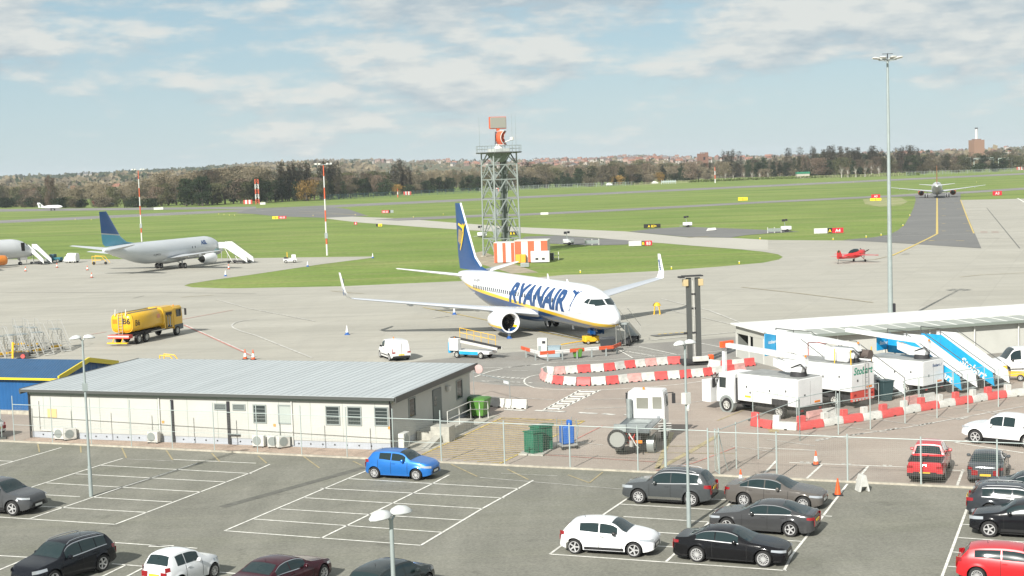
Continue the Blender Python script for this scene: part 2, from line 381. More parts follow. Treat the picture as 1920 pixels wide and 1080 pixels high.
class Marks:
    def __init__(s): s.b = {}
    def line(s, mt, w, *px, dash=None, world=False):
        P = list(px) if world else [G(x, y) for x, y in px]
        b = s.b.setdefault(mt.name, (mt, MB()))[1]
        for a, c in zip(P, P[1:]):
            a = Vector((a.x, a.y, 0)); c = Vector((c.x, c.y, 0)); L = (c-a).length
            if L < .01: continue
            d = (c-a)/L; n = Vector((-d.y, d.x, 0))*w/2
            segs = [(0, L)] if not dash else [(q, min(q+dash[0], L)) for q in [k*(dash[0]+dash[1]) for k in range(int(L/(dash[0]+dash[1]))+1)] if q < L]
            for q0, q1 in segs:
                A = a+d*q0; B = a+d*q1; b.add([A-n, B-n, B+n, A+n], [(0, 1, 2, 3)])
    def build(s, name, z):
        for k, (mt, b) in s.b.items():
            z += .002; b.v = [(v[0], v[1], z) for v in b.v]
            tag(b.build(name, mt, flat=True, fix=False), kind='structure')
mk = Marks(); W_ = M_white; w = .115
for seg in [((-20, 970), (0, 971.3), (216, 985)), ((216, 985), (475, 886), (506, 872)), ((57, 974), (180, 932), (232, 914), (370, 870)), ((0, 940), (65, 913), (187, 874), (230, 861)),
    ((190, 874), (472, 889.5)), ((142, 890), (425, 905.5)), ((87, 907), (377, 924)), ((85, 929.5), (150, 933)), ((175, 934), (322, 943)), ((77, 951), (275, 962.5)), ((325, 863), (480, 870)),
    ((115, 840.5), (0, 874), (-30, 883)), ((-30, 864), (25, 866.5)),
    ((421, 997), (652, 899), (690, 883)), ((602, 1011), (810, 909), (842, 892)), ((789, 1024.5), (905, 955), (1000, 902)),
    ((652, 899), (975, 918)), ((601, 917), (946, 935.5)), ((572, 935), (905, 955.5)), ((525, 956), (866, 977)), ((476, 975), (830, 1000)), ((421, 997), (789, 1024.5)),
    ((1176, 936.5), (1134, 965), (1031, 1041)), ((1031, 1041), (1440, 1069.5), (1475, 1072)), ((1162, 947), (1345, 958)), ((1333, 937.6), (1362, 939)), ((1169, 970.5), (1400, 985)), ((1110, 992), (1400, 1011)), ((1190, 1023), (1470, 1041)),
    ((1249, 1055), (1375, 940)), ((1589, 909), (1537, 977.5), (1485, 1042), (1470, 1072)), ((1345, 958), (1560, 970)), ((1400, 985), (1530, 994)), ((1400, 1011), (1502, 1017)),
    ((1812.5, 957), (1767.5, 1080), (1755, 1112)), ((1805, 985), (2000, 998)), ((1797, 1010), (2000, 1024)), ((1786, 1037), (2000, 1052)), ((1777.5, 1064), (2000, 1080)),
    ((-30, 1042), (55, 1047)), ((55, 1047), (0, 1070), (-40, 1088)), ((212, 1019), (370, 1030)), ((210, 1059), (277, 1064.5)), ((237, 1061), (160, 1098)), ((272, 1065), (205, 1100)), ((412, 1075), (460, 1079))]:
    mk.line(W_, w, *seg)
mk.line(W_, .3, (280, 1025.5), (325, 1026))
for seg in [((229, 842), (237, 860)), ((312, 846), (324, 864)), ((397, 851), (412, 867)), ((484, 856), (500, 870)), ((569, 857), (599, 879)), ((662, 866), (680, 875)), ((846, 872), (895, 895)), ((951, 881), (991, 901)), ((1065, 892), (1105, 907), (1130, 887)), ((71, 834), (74, 849)), ((151, 838), (152, 850))]:
    mk.line(M_yworn, .09, *seg)
mk.line(M_wworn, .07, (900, 897), (1167, 919)); mk.line(M_wworn, .06, (237, 862), (324, 866)); mk.line(M_wworn, .06, (940, 889), (1045, 894))
# service area
for seg in [((1018, 702.5), (1004, 704.5), (993, 707), (985, 711), (982.5, 715), (984, 720), (990, 724), (1002, 728), (1018, 730), (1053, 732), (1123, 732.5), (1210, 727.5), (1280, 721), (1330, 714), (1420, 704)),
    ((900, 691.5), (960, 689), (1035, 681), (1140, 676), (1280, 665), (1400, 655)), ((1153, 653), (1197, 650), (1270, 666), (1187, 672.5), (1153, 653)), ((1161, 657), (1228, 669)), ((1312, 644), (1405, 662)), ((1290, 674), (1405, 653)),
    ((1480, 869), (1700, 877.5), (1810, 885)), ((1512, 899.5), (1541, 872.5)), ((1605, 904), (1627.5, 876)), ((1794, 914), (1806, 882)), ((1430, 893), (1456, 865)), ((1920, 851), (1790, 831), (1830, 825)), ((1420, 841), (1530, 846))]:
    mk.line(W_, .13, *seg)
for k in range(7):
    t = .15+k*.13; mk.line(W_, .09, (lerp(1153, 1187, t), lerp(653, 672.5, t)), (lerp(1197, 1270, t), lerp(650, 666, t)))
mk.line(W_, .16, (890, 708), (905, 702), (920, 697), (953, 690), (987, 686), (1030, 683), dash=(1.6, 1.0))
for seg in [((900, 697.5), (932, 697.5)), ((960, 696), (990, 696)), ((900, 743), (1040, 751)), ((900, 721), (985, 723)), ((1110, 751), (1185, 748)), ((1095, 768), (1185, 764)), ((1265, 759), (1320, 753)), ((890, 716), (960, 717))]:
    mk.line(M_wworn, .11, *seg)
for k in range(9):
    mk.line(M_wworn, .28, (905+k*9, 707+.6*k), (910+k*9, 705+.6*k)); mk.line(M_wworn, .2, (903+k*11, 715+.4*k), (910+k*11, 716+.4*k))
mk.line(W_, .2, (1087, 733), (1019, 770)); mk.line(W_, .2, (1125, 732.5), (1047, 770))
for k in range(8):
    t = (k+.6)/8.2; mk.line(W_, .62, (lerp(1087, 1019, t), lerp(733, 770, t)), (lerp(1125, 1047, t), lerp(732.5, 770, t)))
for seg in [((1003, 771), (1060, 773.5)), ((1085, 775), (1120, 777)), ((1130, 777), (1152, 779)), ((945, 769), (985, 771)), ((1170, 779), (1190, 780))]: mk.line(M_wworn, .45, *seg)
# yellow hatched box
hp = PX((941, 785), (1096, 790.5), (937, 871), (785, 857))
mk.line(M_yel, .13, (785, 857), (941, 785), (1096, 790.5), (937, 871))
hd = (G(988, 825.5)-G(892, 832)).normalized(); hn = Vector((-hd.y, hd.x, 0))
q0 = min(p.dot(hn) for p in hp); q1 = max(p.dot(hn) for p in hp); q = q0+.4
while q < q1:
    X = []
    for a, b in zip(hp, hp[1:]+hp[:1]):
        da, db = a.dot(hn)-q, b.dot(hn)-q
        if da*db < 0: X.append(a.lerp(b, da/(da-db)))
    if len(X) == 2: mk.line(M_yel, .10, X[0], X[1], world=True)
    q += .62
mk.line(M_yworn, .35, (1345, 818), (1300, 845), (1235, 880)); mk.line(M_yworn, .3, (1260, 812), (1232, 880)); mk.line(M_yworn, .12, (1215, 838), (1345, 838)); mk.line(M_yworn, .12, (1210, 850), (1380, 852)); mk.line(M_yworn, .6, (1447, 803), (1452, 812))
mk.line(M_yworn, .12, (1345, 790), (1420, 760)); mk.line(M_red, .10, (1130, 800), (1080, 825)); mk.line(M_red, .10, (1380, 840), (1300, 870), (1230, 884)); mk.line(M_red, .09, (1000, 853), (1230, 868)); mk.line(M_wworn, .09, (1130, 836), (1080, 830))
for x in (1500, 1578, 1655): mk.line(M_wworn, .22, (x, 867+(x-1480)*.04), (x+18, 868+(x-1480)*.04), dash=(.2, .12))
for i in range(7):      # bays along the compound fence
    x = 1400+i*68; mk.line(M_wworn, .1, (x-30, 838-i*12.5), (x+60, 850-i*12.5))
mk.line(M_wworn, .14, (1530, 826), (1700, 803), (1920, 763))
for i in range(6): mk.line(M_wworn, .3, (1530+i*66, 828-i*10), (1552+i*66, 824-i*10), dash=(.25, .12))
mk.build('road_markings', .048)
ma = Marks()
ma.line(M_red, .16, (342, 599.5), (437, 582)); ma.line(M_red, .2, (345, 610), (470, 667)); ma.line(M_wworn, .16, (348, 610), (480, 669.5)); ma.line(M_red, .16, (170, 628), (200, 623)); ma.line(M_red, .16, (-20, 664), (14, 659))
ma.line(M_wworn, .2, (585, 672), (480, 630), (452, 622), (438, 616), (434, 611), (440, 606), (455, 602), (480, 599)); ma.line(M_wworn, .18, (405, 562), (467, 579), (590, 603))
ma.line(M_yworn, .2, (620, 546), (660, 550), (682, 551)); ma.line(M_yel, .17, (793, 577), (907, 600), (990, 618), (1097, 640)); ma.line(M_dark, .14, (990, 616.5), (1100, 639)); ma.line(M_yel, .17, (1005, 616), (1110, 638))
ma.line(M_yworn, .2, (1390, 539), (1500, 551), (1637, 568)); ma.line(M_yworn, .2, (1800, 520), (1840, 516), (1925, 512)); ma.line(M_yworn, .25, (340, 558), (365, 556), (400, 554)); ma.line(M_wworn, .2, (1240, 561), (1330, 583), (1405, 612)); ma.line(M_wworn, .15, (1250, 581), (1405, 617)); ma.line(M_wworn, .3, (812, 597), (843, 593))
ma.line(M_dark, .16, (0, 549), (300, 548.5), (480, 551.5)); ma.line(M_dark, .12, (250, 560), (270, 555)); ma.line(M_wworn, .2, (1220, 639), (1280, 633), (1405, 621))
ma.line(M_dark, 1.3, (1224, 631), (1292, 625.5))
for k in range(6): ma.line(M_yel, .28, (1232+k*10.5, 630.8-k*.9), (1238+k*10.5, 627-k*.8))
ma.line(M_yel, .45, (1757, 370), (1757, 439), (1740, 448), (1715, 460), (1690, 472), (1672, 480)); ma.line(M_yworn, .2, (1672, 480), (1640, 487), (1620, 489)); ma.line(M_yel, .3, (1801, 375), (1813, 407), (1826, 438)); ma.line(M_wworn, .25, (1640, 445), (1700, 442.5), (1760, 441), (1828, 438))
ma.line(M_wworn, .2, (1690, 439), (1745, 437), dash=(2, 1.5)); ma.line(M_yworn, .2, (1660, 456), (1790, 450))
for y in (381, 392, 405, 419.5, 433.5): ma.line(M_yel, .7, (1766, y), (1773, y)); ma.line(M_yel, .5, (1790+(y-381)*.4, y), (1802+(y-381)*.45, y))
for y in (452,): ma.line(M_yel, .6, (1741, y), (1752, y-.8)); ma.line(M_yel, .4, (1792, y), (1808, y))
ma.line(M_dark, .16, (1850, 390), (1912, 466)); ma.line(M_red, .5, (1838, 434.5), (1876, 434.5), dash=(1.5, .8)); ma.line(M_red, .5, (1838, 436.8), (1876, 436.8), dash=(1.5, .8)); ma.line(M_white, .6, (1908, 372), (1925, 382))
ma.line(M_dark, .3, (1690, 478), (1705, 477.5)); ma.line(M_dark, .3, (1694, 475.8), (1706, 475.5))
for y in (396, 412, 448): ma.line(M_dark, .3, (1815+(y-396)*.3, y), (1925, y-1.5))
ma.line(M_white, 1.4, (202, 408.6), (300, 404.5), (407, 400)); ma.line(M_white, .9, (185, 406.3), (280, 402.5), (380, 397.5)); ma.line(M_white, 1.2, (1107, 365.3), (1185, 361.5)); ma.line(M_white, .9, (1440, 348.4), (1560, 342.7), (1665, 338), dash=(40, 12)); ma.line(M_wworn, 1.0, (-20, 420), (180, 410.6)); ma.line(M_yworn, .6, (480, 403), (560, 400), (690, 404)); ma.line(M_yworn, .5, (560, 396), (690, 404.5)); ma.line(M_wworn, 1.0, (480, 395.5), (902, 377)); ma.line(M_wworn, 1.0, (1480, 345.2), (1920, 325.8))
ma.line(M_wworn, .5, (975, 404.5), (1200, 393.6), (1440, 380.2)); ma.line(M_yworn, .8, (1290, 446), (1330, 443.5)); ma.line(M_white, .5, (1330, 433), (1340, 432))
ma.build('taxiway_markings', .06)
# ---------------------------------------------------------------- cars
def paint(name, c, metal=0.0, rough=.30):
    dk = max(c) < .2
    return mat(name, tuple(v*.62 for v in c) if dk else c, .13 if dk else rough, metal*.3 if dk else metal, coat=.25 if dk else .6, spec=.22 if dk else .5)
M_glass = mat('tinted car glass', (.016, .03, .032), .05, 0, spec=.5)
M_tyre = mat('tyre rubber', (.022, .022, .022), .85)
M_rim = mat('alloy rim', (.55, .55, .55), .35, .4)
M_rimd = mat('dark alloy rim', (.09, .09, .095), .35, .6)
M_blk = mat('black plastic', (.018, .018, .019), .5)
M_under = mat('underbody black', (.008, .008, .008), .9)
M_chrome = mat('chrome', (.62, .62, .62), .18, 1)
M_lampr = mat('red lamp lens', (.26, .008, .012), .2, coat=.5)
M_lampw = mat('headlamp lens', (.42, .45, .48), .12, .3, coat=1)
M_lampo = mat('amber lamp', (.75, .22, .02), .25, coat=.5)
M_platey = mat('yellow number plate', (.72, .47, .04), .4)
M_platew = mat('white number plate', (.65, .65, .62), .4)
M_seam = mat('panel gap', (.012, .012, .012), .9)
M_ink = mat('dark lettering', (.02, .02, .025), .6)

def wheel_obj(parent, x, y, r, wdt, spokes, side, rimmat=None, dark=None, rr=.66):
    """a tyre with a spoked rim; side=+1 faces +y"""
    b = MB(); h = wdt/2; R1 = r*rr
    b.lathe([(R1, -h), (r*.93, -h), (r, -h*.6), (r, h*.6), (r*.93, h), (R1, h), (R1*.97, h*.55), (R1*.97, -h*.55), (R1, -h)], n=22, axis='y')
    t = b.build('wheel', M_tyre, parent, loc=(x, y, r))
    b = MB(); o = side
    b.lathe([(0.001, o*h*.25), (R1*.98, o*h*.25), (R1*.98, o*h*.2), (.001, o*h*.2)], n=20, axis='y', mi=1)
    b.lathe([(R1, o*h*.98), (R1*.88, o*h*.98), (R1*.86, o*h*.3), (R1, o*h*.3), (R1, o*h*.98)], n=22, axis='y', mi=0)
    for k in range(spokes):
        a = 2*math.pi*k/spokes; c, s_ = math.cos(a), math.sin(a); ww = R1*(1.25 if spokes < 9 else 1.6)/spokes
        b.beam((c*R1*.1, o*h*.72, s_*R1*.1), (c*R1*.92, o*h*.82, s_*R1*.92), ww, h*.3, 0, up=(0, 1, 0))
    b.lathe([(0.001, o*h*.9), (R1*.2, o*h*.86), (R1*.22, o*h*.4), (.001, o*h*.4)], n=10, axis='y')
    b.build('rim', [rimmat or M_rim, M_under if not dark else dark], t)
    return t

class CarShape:
    def __init__(s, sp):
        s.__dict__.update(sp); s.top = curve1(sp['top']); s.belt = curve1(sp['belt']); s.sw = [s.fo, s.fo+s.wb]
        s.Wh = s.W/2; s.z0 = sp.get('z0', .22); s.ra = s.r+.065
        s.plan = curve1([(0, sp.get('nf', .70)), (.10, .80), (.30, .90), (.75, .975), (1.5, 1), (s.L-1.2, 1), (s.L-.5, .965), (s.L-.14, .90), (s.L, sp.get('nr', .80))])
        s.tum = sp.get('tum', .42)
    def zb(s, q):
        z = s.z0+.10*max(0, 1-q/.5)**2+.12*max(0, 1-(s.L-q)/.5)**2
        for c in s.sw:
            d = abs(q-c)
            if d < s.ra: z = max(z, s.r+math.sqrt(s.ra**2-d*d))
        return min(z, s.belt(q)-.06)
    def half(s, q, z):
        t = (z-s.z0)/(s.belt(q)-s.z0); t = max(0, min(1.05, t))
        k = lerp(.955, .99, min(1, t/.3)) if t < .3 else (lerp(.99, 1, (t-.3)/.25) if t < .55 else lerp(1, .925, ((t-.55)/.45)**1.7))
        f = 0
        for c in s.sw:
            d = abs(q-c)
            if d < s.ra+.08 and z < s.r+s.ra+.08: f = max(f, min(1, (s.ra+.08-math.hypot(d, z-s.r)+.02)/.08) if math.hypot(d, z-s.r) < s.ra+.08 else 0)
        return s.Wh*s.plan(q)*k+max(0, f)*.018
    def roof(s, q, t):
        """pillar line from the belt (t=0) to the roof edge (t=1)"""
        zt = s.belt(q); zr = s.top(q)-(.055 if s.top(q)-zt > .2 else .2*(s.top(q)-zt)); z = lerp(zt, zr, t)
        return (s.half(q, zt)-max(0, z-zt)*s.tum*(.75+.25*t) - .02*t, z)
    def topP(s, q, v):
        y, z = s.roof(q, 1); zc = s.top(q); return y*v, lerp(zc, z, abs(v)**2.4)
    def X(s, q): return s.L/2-q

def make_car(name, label, sp, body, glass=None, group=None):
    S = CarShape(sp); T = thing(name, label, sp.get('cat', 'car'), group=group)
    qs = set([0, .03, .08, .15, .25, S.L-.25, S.L-.15, S.L-.08, S.L-.03, S.L])
    n = 44
    for i in range(n+1): qs.add(round(S.L*i/n, 3))
    for c in S.sw:
        for k in range(17): qs.add(round(c-S.ra*math.cos(math.pi*k/16), 3))
        qs.add(round(c-S.ra-.001, 3)); qs.add(round(c+S.ra+.001, 3))
    qs = sorted(q for q in qs if 0 <= q <= S.L)
    q2 = [qs[0]]
    for q in qs[1:]:
        if q-q2[-1] > .008: q2.append(q)
    qs = q2
    rings = []
    for q in qs:
        zb = S.zb(q); zt = S.belt(q); half = []
        half.append((S.half(q, zb)-.05, zb+.0))
        for k in range(8):
            z = lerp(zb, zt, k/7); half.append((S.half(q, z), z))
        for t in (.33, .66, 1): half.append(S.roof(q, t))
        for v in (.75, .45, .15): half.append(S.topP(q, v))
        ring = [(S.X(q), y, z) for y, z in half]+[(S.X(q), -y, z) for y, z in reversed(half)]
        rings.append(ring)
    b = MB(); b.loft(rings, closed=False, caps=True)
    b.build('body', body, T, angle=42)
    b = MB(); yi = S.Wh-.27
    b.box(S.X(S.L-.35), S.X(.35), -yi, yi, .18, S.r*1.9)
    b.box(S.X(S.sw[1]-S.ra-.02), S.X(S.sw[0]+S.ra+.02), -S.Wh+.10, S.Wh-.10, .17, S.z0+.06)
    b.build('underbody', M_under, T)
    gl = glass or M_glass
    # glazing: patches 6 mm proud of the shell
    def top_patch(nm, qa, qb, vm, mt, off=.006, rows=8, parent=T):
        P = MB(); g = []
        for i in range(rows+1):
            q = lerp(qa, qb, i/rows); row = []
            sl = (S.top(q+.03)-S.top(q-.03))/.06; nx, nz = sl/math.hypot(1, sl), 1/math.hypot(1, sl)
            for j in range(9):
                v = lerp(-vm, vm, j/8); y, z = S.topP(q, v); row.append((S.X(q)+nx*off, y, z+nz*off))
            g.append(row)
        P.loft(g, closed=False, caps=False); return P.build(nm, mt, parent, angle=80)
    ws = top_patch('windscreen', sp['ws'][0], sp['ws'][1], .93, gl)
    if 'rw' in sp: rwo = top_patch('rear_window', sp['rw'][0], sp['rw'][1], .88, gl)
    if 'sunroof' in sp: top_patch('sunroof', sp['sunroof'][0], sp['sunroof'][1], .78, gl)
    for sg in (1, -1):
        trim = MB()
        for (qa, qb) in sp['win']:
            P = MB(); g = []
            for i in range(13):
                q = lerp(qa, qb, i/12); row = []
                for t in (.07, .3, .6, .86):
                    y, z = S.roof(q, t); row.append((S.X(q), sg*(y+.008), z+.002))
                g.append(row)
            P.loft(g, closed=False, caps=False); P.build('side_window', gl, T, angle=80)
        if sp.get('chrome', 1):
            qa, qb = sp['win'][0][0]-.03, sp['win'][-1][1]+.03; g = []
            for i in range(21):
                q = lerp(qa, qb, i/20); g.append([(S.X(q), sg*(S.roof(q, t)[0]+.012), S.roof(q, t)[1]) for t in (-.01, .055)])
            trim.loft(g, closed=False, caps=False)
            if sp.get('chrome', 1) > 1:
                g = [[(S.X(q), sg*(S.roof(q, t)[0]+.012), S.roof(q, t)[1]) for t in (.87, .94)] for q in [lerp(qa+.05, qb, i/20) for i in range(21)]]
                trim.loft(g, closed=False, caps=False)
        if trim.v: trim.build('window_trim', M_chrome, T)
    def side_patch(nm, poly, sg, mt, off=.005, parent=T, nz=2):
        """poly = list of (q, zlo, zhi)"""
        P = MB(); g = [[(S.X(q)+(0.004 if q < .2 else (-.004 if q > S.L-.2 else 0)), sg*(S.half(q, lerp(a, c, j/nz))+off), lerp(a, c, j/nz)) for j in range(nz+1)] for q, a, c in poly]
        P.loft(g, closed=False, caps=False); return P.build(nm, mt, parent, angle=80)
    for sg in (1, -1):
        hl = sp['hl']; side_patch('headlight', [(lerp(0.0, hl[0], i/6), hl[1]+(hl[3] if len(hl) > 3 else 0)*i/6, hl[2]+.5*(hl[3] if len(hl) > 3 else 0)*i/6) for i in range(7)], sg, M_lampw)
        tl = sp['tl']; side_patch('tail_light', [(lerp(S.L-tl[0], S.L, i/6), lerp(tl[1]+.04, tl[1], i/6), tl[2]) for i in range(7)], sg, M_lampr)
        for q in sp['doors']:
            seam = MB()
            g = [[(S.X(q+dq), sg*(S.half(q, z)+.003), z) for dq in (-.009, .009)] for z in [lerp(S.z0+.07, S.belt(q)-.01, k/8) for k in range(9)]]
            seam.loft(g, closed=False, caps=False); seam.build('door_seam', M_seam, T)
        for q in sp['handles']:
            hd_ = MB(); hd_.box(S.X(q)-.09, S.X(q)+.09, sg*(S.half(q, .8)), sg*(S.half(q, .8)+.025), S.belt(q)-.13, S.belt(q)-.10)
            hd_.build('door_handle', sp.get('hmat', body), T)
        mq = sp['win'][0][0]+.12; y, z = S.roof(mq, 0)
        mb = MB(); mb.lathe([(.02, -.1), (.075, -.07), (.085, 0), (.075, .07), (.02, .1)], c=(S.X(mq), sg*(y+.12), z+.07), n=10, axis='y')
        mb.beam((S.X(mq), sg*(y-.02), z+.02), (S.X(mq), sg*(y+.08), z+.05), .05); mb.build('wing_mirror', sp.get('mirror', body), T)
        if sp.get('sill'):
            g = [[(S.X(q), sg*(S.half(q, z)+.006), z) for z in (S.z0+.02, S.z0+.09, S.z0+.14)] for q in [lerp(S.sw[0]+S.ra+.05, S.sw[1]-S.ra-.05, i/8) for i in range(9)]]
            P = MB(); P.loft(g, closed=False, caps=False); P.build('sill_trim', sp['sill'], T)
        if sp.get('rails'):
            a, c = sp['rails']; pts = [(S.X(q), sg*(S.topP(q, .93)[0]), S.topP(q, .93)[1]+(.05 if a+.05 < q < c-.05 else 0)) for q in [lerp(a, c, i/10) for i in range(11)]]
            P = MB(); P.path(pts, .018, 6); P.build('roof_rail', M_chrome, T)
        for c, nm in zip(S.sw, 'fr'):
            wheel_obj(T, S.X(c), sg*(S.Wh-.125), S.r, .225, sp.get('spokes', 5), sg, sp.get('rim'), rr=sp.get('rr', .68))
    # front and rear faces
    P = MB(); wz = S.Wh*S.plan(0)
    P.box(S.L/2-.01, S.L/2+.012, -wz*.72, wz*.72, S.zb(0)+.02, S.zb(0)+.16); P.box(S.L/2-.01, S.L/2+.012, -wz*.62, wz*.62, min(sp['hl'][1]-.04, S.top(0)-.22), min(sp['hl'][2], S.top(0)-.05)); P.build('grille', M_blk, T)
    P = MB(); P.box(S.L/2+.0, S.L/2+.02, -.26, .26, .40, .51); P.build('number_plate', M_platew, T)
    zz = sp.get('rplate', .62)
    P = MB(); P.box(-S.L/2-.02, -S.L/2, -.26, .26, zz, zz+.11); P.build('number_plate', M_platey, T)
    P = MB(); P.box(-S.L/2-.012, -S.L/2+.01, -wz*.85, wz*.85, S.zb(S.L)+.0, S.zb(S.L)+.09); P.build('rear_valance', M_blk, T)
    for sg in (1, -1):
        P = MB(); tl = sp['tl']; P.box(-S.L/2-.01, -S.L/2+.01, sg*(S.Wh*S.plan(S.L)-.30), sg*(S.Wh*S.plan(S.L)-.005), tl[1], min(tl[2], S.top(S.L)-.01)); P.build('tail_light', M_lampr, T)
    if sp.get('aerial', 1):
        q = sp.get('aq', sp['ws'][1]+1.3); P = MB(); P.tube((S.X(q), 0, S.top(q)-.01), (S.X(q)-.05, 0, S.top(q)+.10), .012, .004, 6); P.build('aerial', M_blk, T)
    T['_L'] = S.L; T['_W'] = S.W
    return T, S

def hatch(L=4.06, W=1.74, H=1.46, wb=2.59, fo=.80, r=.315, **k):
    d = dict(L=L, W=W, wb=wb, fo=fo, r=r,
        top=[(0, .60), (.06, .74), (.25, .86), (.95, 1.0), (1.12, 1.03), (1.75, H-.07), (2.15, H-.015), (2.5, H), (L-.95, H-.035), (L-.48, H-.12), (L-.16, H-.50), (L-.04, .80), (L, .58)],
        belt=[(0, .50), (.2, .72), (1.0, .89), (2.2, .93), (L-.8, .99), (L-.2, .97), (L-.05, .74), (L, .52)],
        ws=(1.13, 1.80), rw=(L-.46, L-.20), win=[(1.50, 2.28), (2.33, 3.05), (3.09, L-.62)], hl=(.55, .64, .76, .06), tl=(.22, .78, .96), doors=(1.32, 2.31, 3.12), handles=(2.16, 2.96), chrome=0, nf=.68, nr=.78)
    d.update(k); return d
def suv(L=4.43, W=1.81, H=1.68, wb=2.60, fo=.88, r=.36, **k):
    d = dict(L=L, W=W, wb=wb, fo=fo, r=r, z0=.27,
        top=[(0, .66), (.07, .82), (.25, .95), (1.05, 1.08), (1.25, 1.12), (1.85, H-.10), (2.2, H-.02), (2.7, H), (L-1.1, H-.03), (L-.55, H-.09), (L-.17, H-.52), (L-.06, .95), (L, .62)],
        belt=[(0, .56), (.2, .82), (1.1, 1.00), (2.4, 1.04), (L-.8, 1.09), (L-.2, 1.06), (L-.05, .82), (L, .58)],
        ws=(1.26, 1.90), rw=(L-.54, L-.20), win=[(1.60, 2.45), (2.50, 3.25), (3.30, L-.62)], hl=(.58, .72, .86, .05), tl=(.32, .86, 1.04), doors=(1.42, 2.48, 3.33), handles=(2.30, 3.14), chrome=2, rails=(1.9, L-.75), nf=.72, nr=.82, rplate=.78)
    d.update(k); return d
def saloon(L=4.67, W=1.85, H=1.42, wb=2.83, fo=.84, r=.335, **k):
    d = dict(L=L, W=W, wb=wb, fo=fo, r=r, z0=.19, tum=.5,
        top=[(0, .56), (.07, .70), (.3, .80), (1.25, .96), (1.42, .985), (2.15, H-.07), (2.5, H-.01), (2.9, H), (3.3, H-.04), (L-.55, 1.02), (L-.35, 1.0), (L-.10, .985), (L-.03, .80), (L, .50)],
        belt=[(0, .47), (.2, .68), (1.3, .86), (2.6, .91), (L-1.0, .955), (L-.2, .93), (L-.05, .72), (L, .46)],
        ws=(1.43, 2.2), rw=(3.42, L-.66), win=[(1.90, 2.66), (2.71, 3.45), (3.49, 3.86)], hl=(.55, .58, .69, .06), tl=(.30, .74, .88), doors=(1.55, 2.69, 3.55), handles=(2.5, 3.35), chrome=2, nf=.66, nr=.72, aq=3.3)
    d.update(k); return d
def coupe(**k):
    d = saloon(win=[(1.92, 2.85), (2.90, 3.72)], doors=(1.55, 2.98), handles=(2.78,), H=1.39)
    d.update(k); return d

def put(T, S, side, fw=None, rw=None, ang=None, z=0.034):
    """stand the car on the ground points of its near-side wheels; side=+1 when its left flank faces us"""
    if fw is not None and rw is not None:
        F, Rr = G(*fw), G(*rw); a = hdg(Rr, F) if ang is None else ang; mid = (F+Rr)/2; q = S.fo+S.wb/2
    else:
        a = ang; mid = G(*(fw or rw)); q = S.fo if fw else S.fo+S.wb
    c, s_ = math.cos(a), math.sin(a); lx, ly = S.X(q), side*(S.Wh-.06)
    T.location = (mid.x-(lx*c-ly*s_), mid.y-(lx*s_+ly*c), z); T.rotation_euler = (0, 0, a)
E1 = math.atan2(-.374, .927); E2A = E1+R(82); LFT = E1+math.pi      # the two ways a car can stand in a bay
CG = 'cars parked on the white marked bays'
T, S = make_car('hatchback', 'bright blue five door hatchback parked alone beside the fence corner', hatch(L=3.84, W=1.735, H=1.50, wb=2.45, fo=.79, r=.31, spokes=10, rim=M_rim, win=[(1.42, 2.22), (2.27, 2.95)], doors=(1.28, 2.25, 3.02), handles=(2.10,),
    top=[(0, .62), (.06, .78), (.25, .90), (.95, 1.04), (1.10, 1.07), (1.62, 1.42), (2.0, 1.485), (2.4, 1.50), (2.9, 1.485), (3.36, 1.43), (3.64, 1.08), (3.80, .85), (3.84, .6)], belt=[(0, .52), (.2, .76), (1.0, .94), (2.2, .99), (3.0, 1.05), (3.64, 1.0), (3.8, .76), (3.84, .54)], tl=(.26, .84, 1.02)), paint('bright blue paint', (.015, .16, .52), .35))
put(T, S, -1, (781.8, 902.5), (701.3, 898.3))
T, S = make_car('hatchback', 'white five door hatchback with dark rear pillar and black sill strip at the row end', hatch(spokes=5, rim=M_rim, mirror=M_blk, sill=M_blk, hmat=M_blk, r=.32, rr=.74, win=[(1.50, 2.28), (2.33, 3.15)], handles=(2.16,)), paint('white paint', (.76, .77, .78)))
put(T, S, -1, (1190.9, 1047.1), (1075.2, 1040.1)); T.location.z = .034
T, S = make_car('suv', 'dark grey upright sport utility car with silver roof rails nearest the fence', suv(spokes=10, sill=M_chrome), paint('dark grey paint', (.105, .115, .12), .5)); put(T, S, 1, (1196.2, 945.7), (1297.4, 951.5))
T, S = make_car('saloon_car', 'grey brown saloon car with red tail lights behind the dark five door coupe', saloon(spokes=10), paint('grey brown paint', (.19, .175, .16), .6)); put(T, S, -1, (1508, 959), (1393, 951))
T, S = make_car('saloon_car', 'dark grey sloping back car between the black coupe and the brown saloon', saloon(L=4.71, wb=2.81, fo=.88, H=1.39, spokes=5, win=[(1.90, 2.66), (2.71, 3.72)], rw=(3.30, 4.32), top=[(0, .56), (.07, .70), (.3, .80), (1.25, .95), (1.42, .98), (2.15, 1.32), (2.5, 1.385), (2.9, 1.39), (3.3, 1.34), (4.3, 1.0), (4.6, .97), (4.68, .8), (4.71, .5)]), paint('charcoal paint', (.09, .092, .095), .5)); put(T, S, 1, (1363, 1000), (1482, 1008.5))
T, S = make_car('coupe_car', 'glossy black two door coupe with many-spoked silver wheels', coupe(L=4.70, wb=2.76, fo=.87, spokes=14, win=[(1.92, 2.85), (2.90, 3.66)], rr=.74), paint('black paint', (.012, .012, .014))); put(T, S, -1, (1433.9, 1065.6), (1304.3, 1055.6))
T, S = make_car('hatchback', 'red three door hatchback at the lower right corner', hatch(L=4.24, W=1.78, H=1.42, wb=2.60, fo=.86, spokes=14, doors=(1.38, 2.6), handles=(2.45,), win=[(1.52, 2.55), (2.60, 3.55)]), paint('red paint', (.55, .014, .02), .1)); put(T, S, -1, None, (1832, 1096), E1)
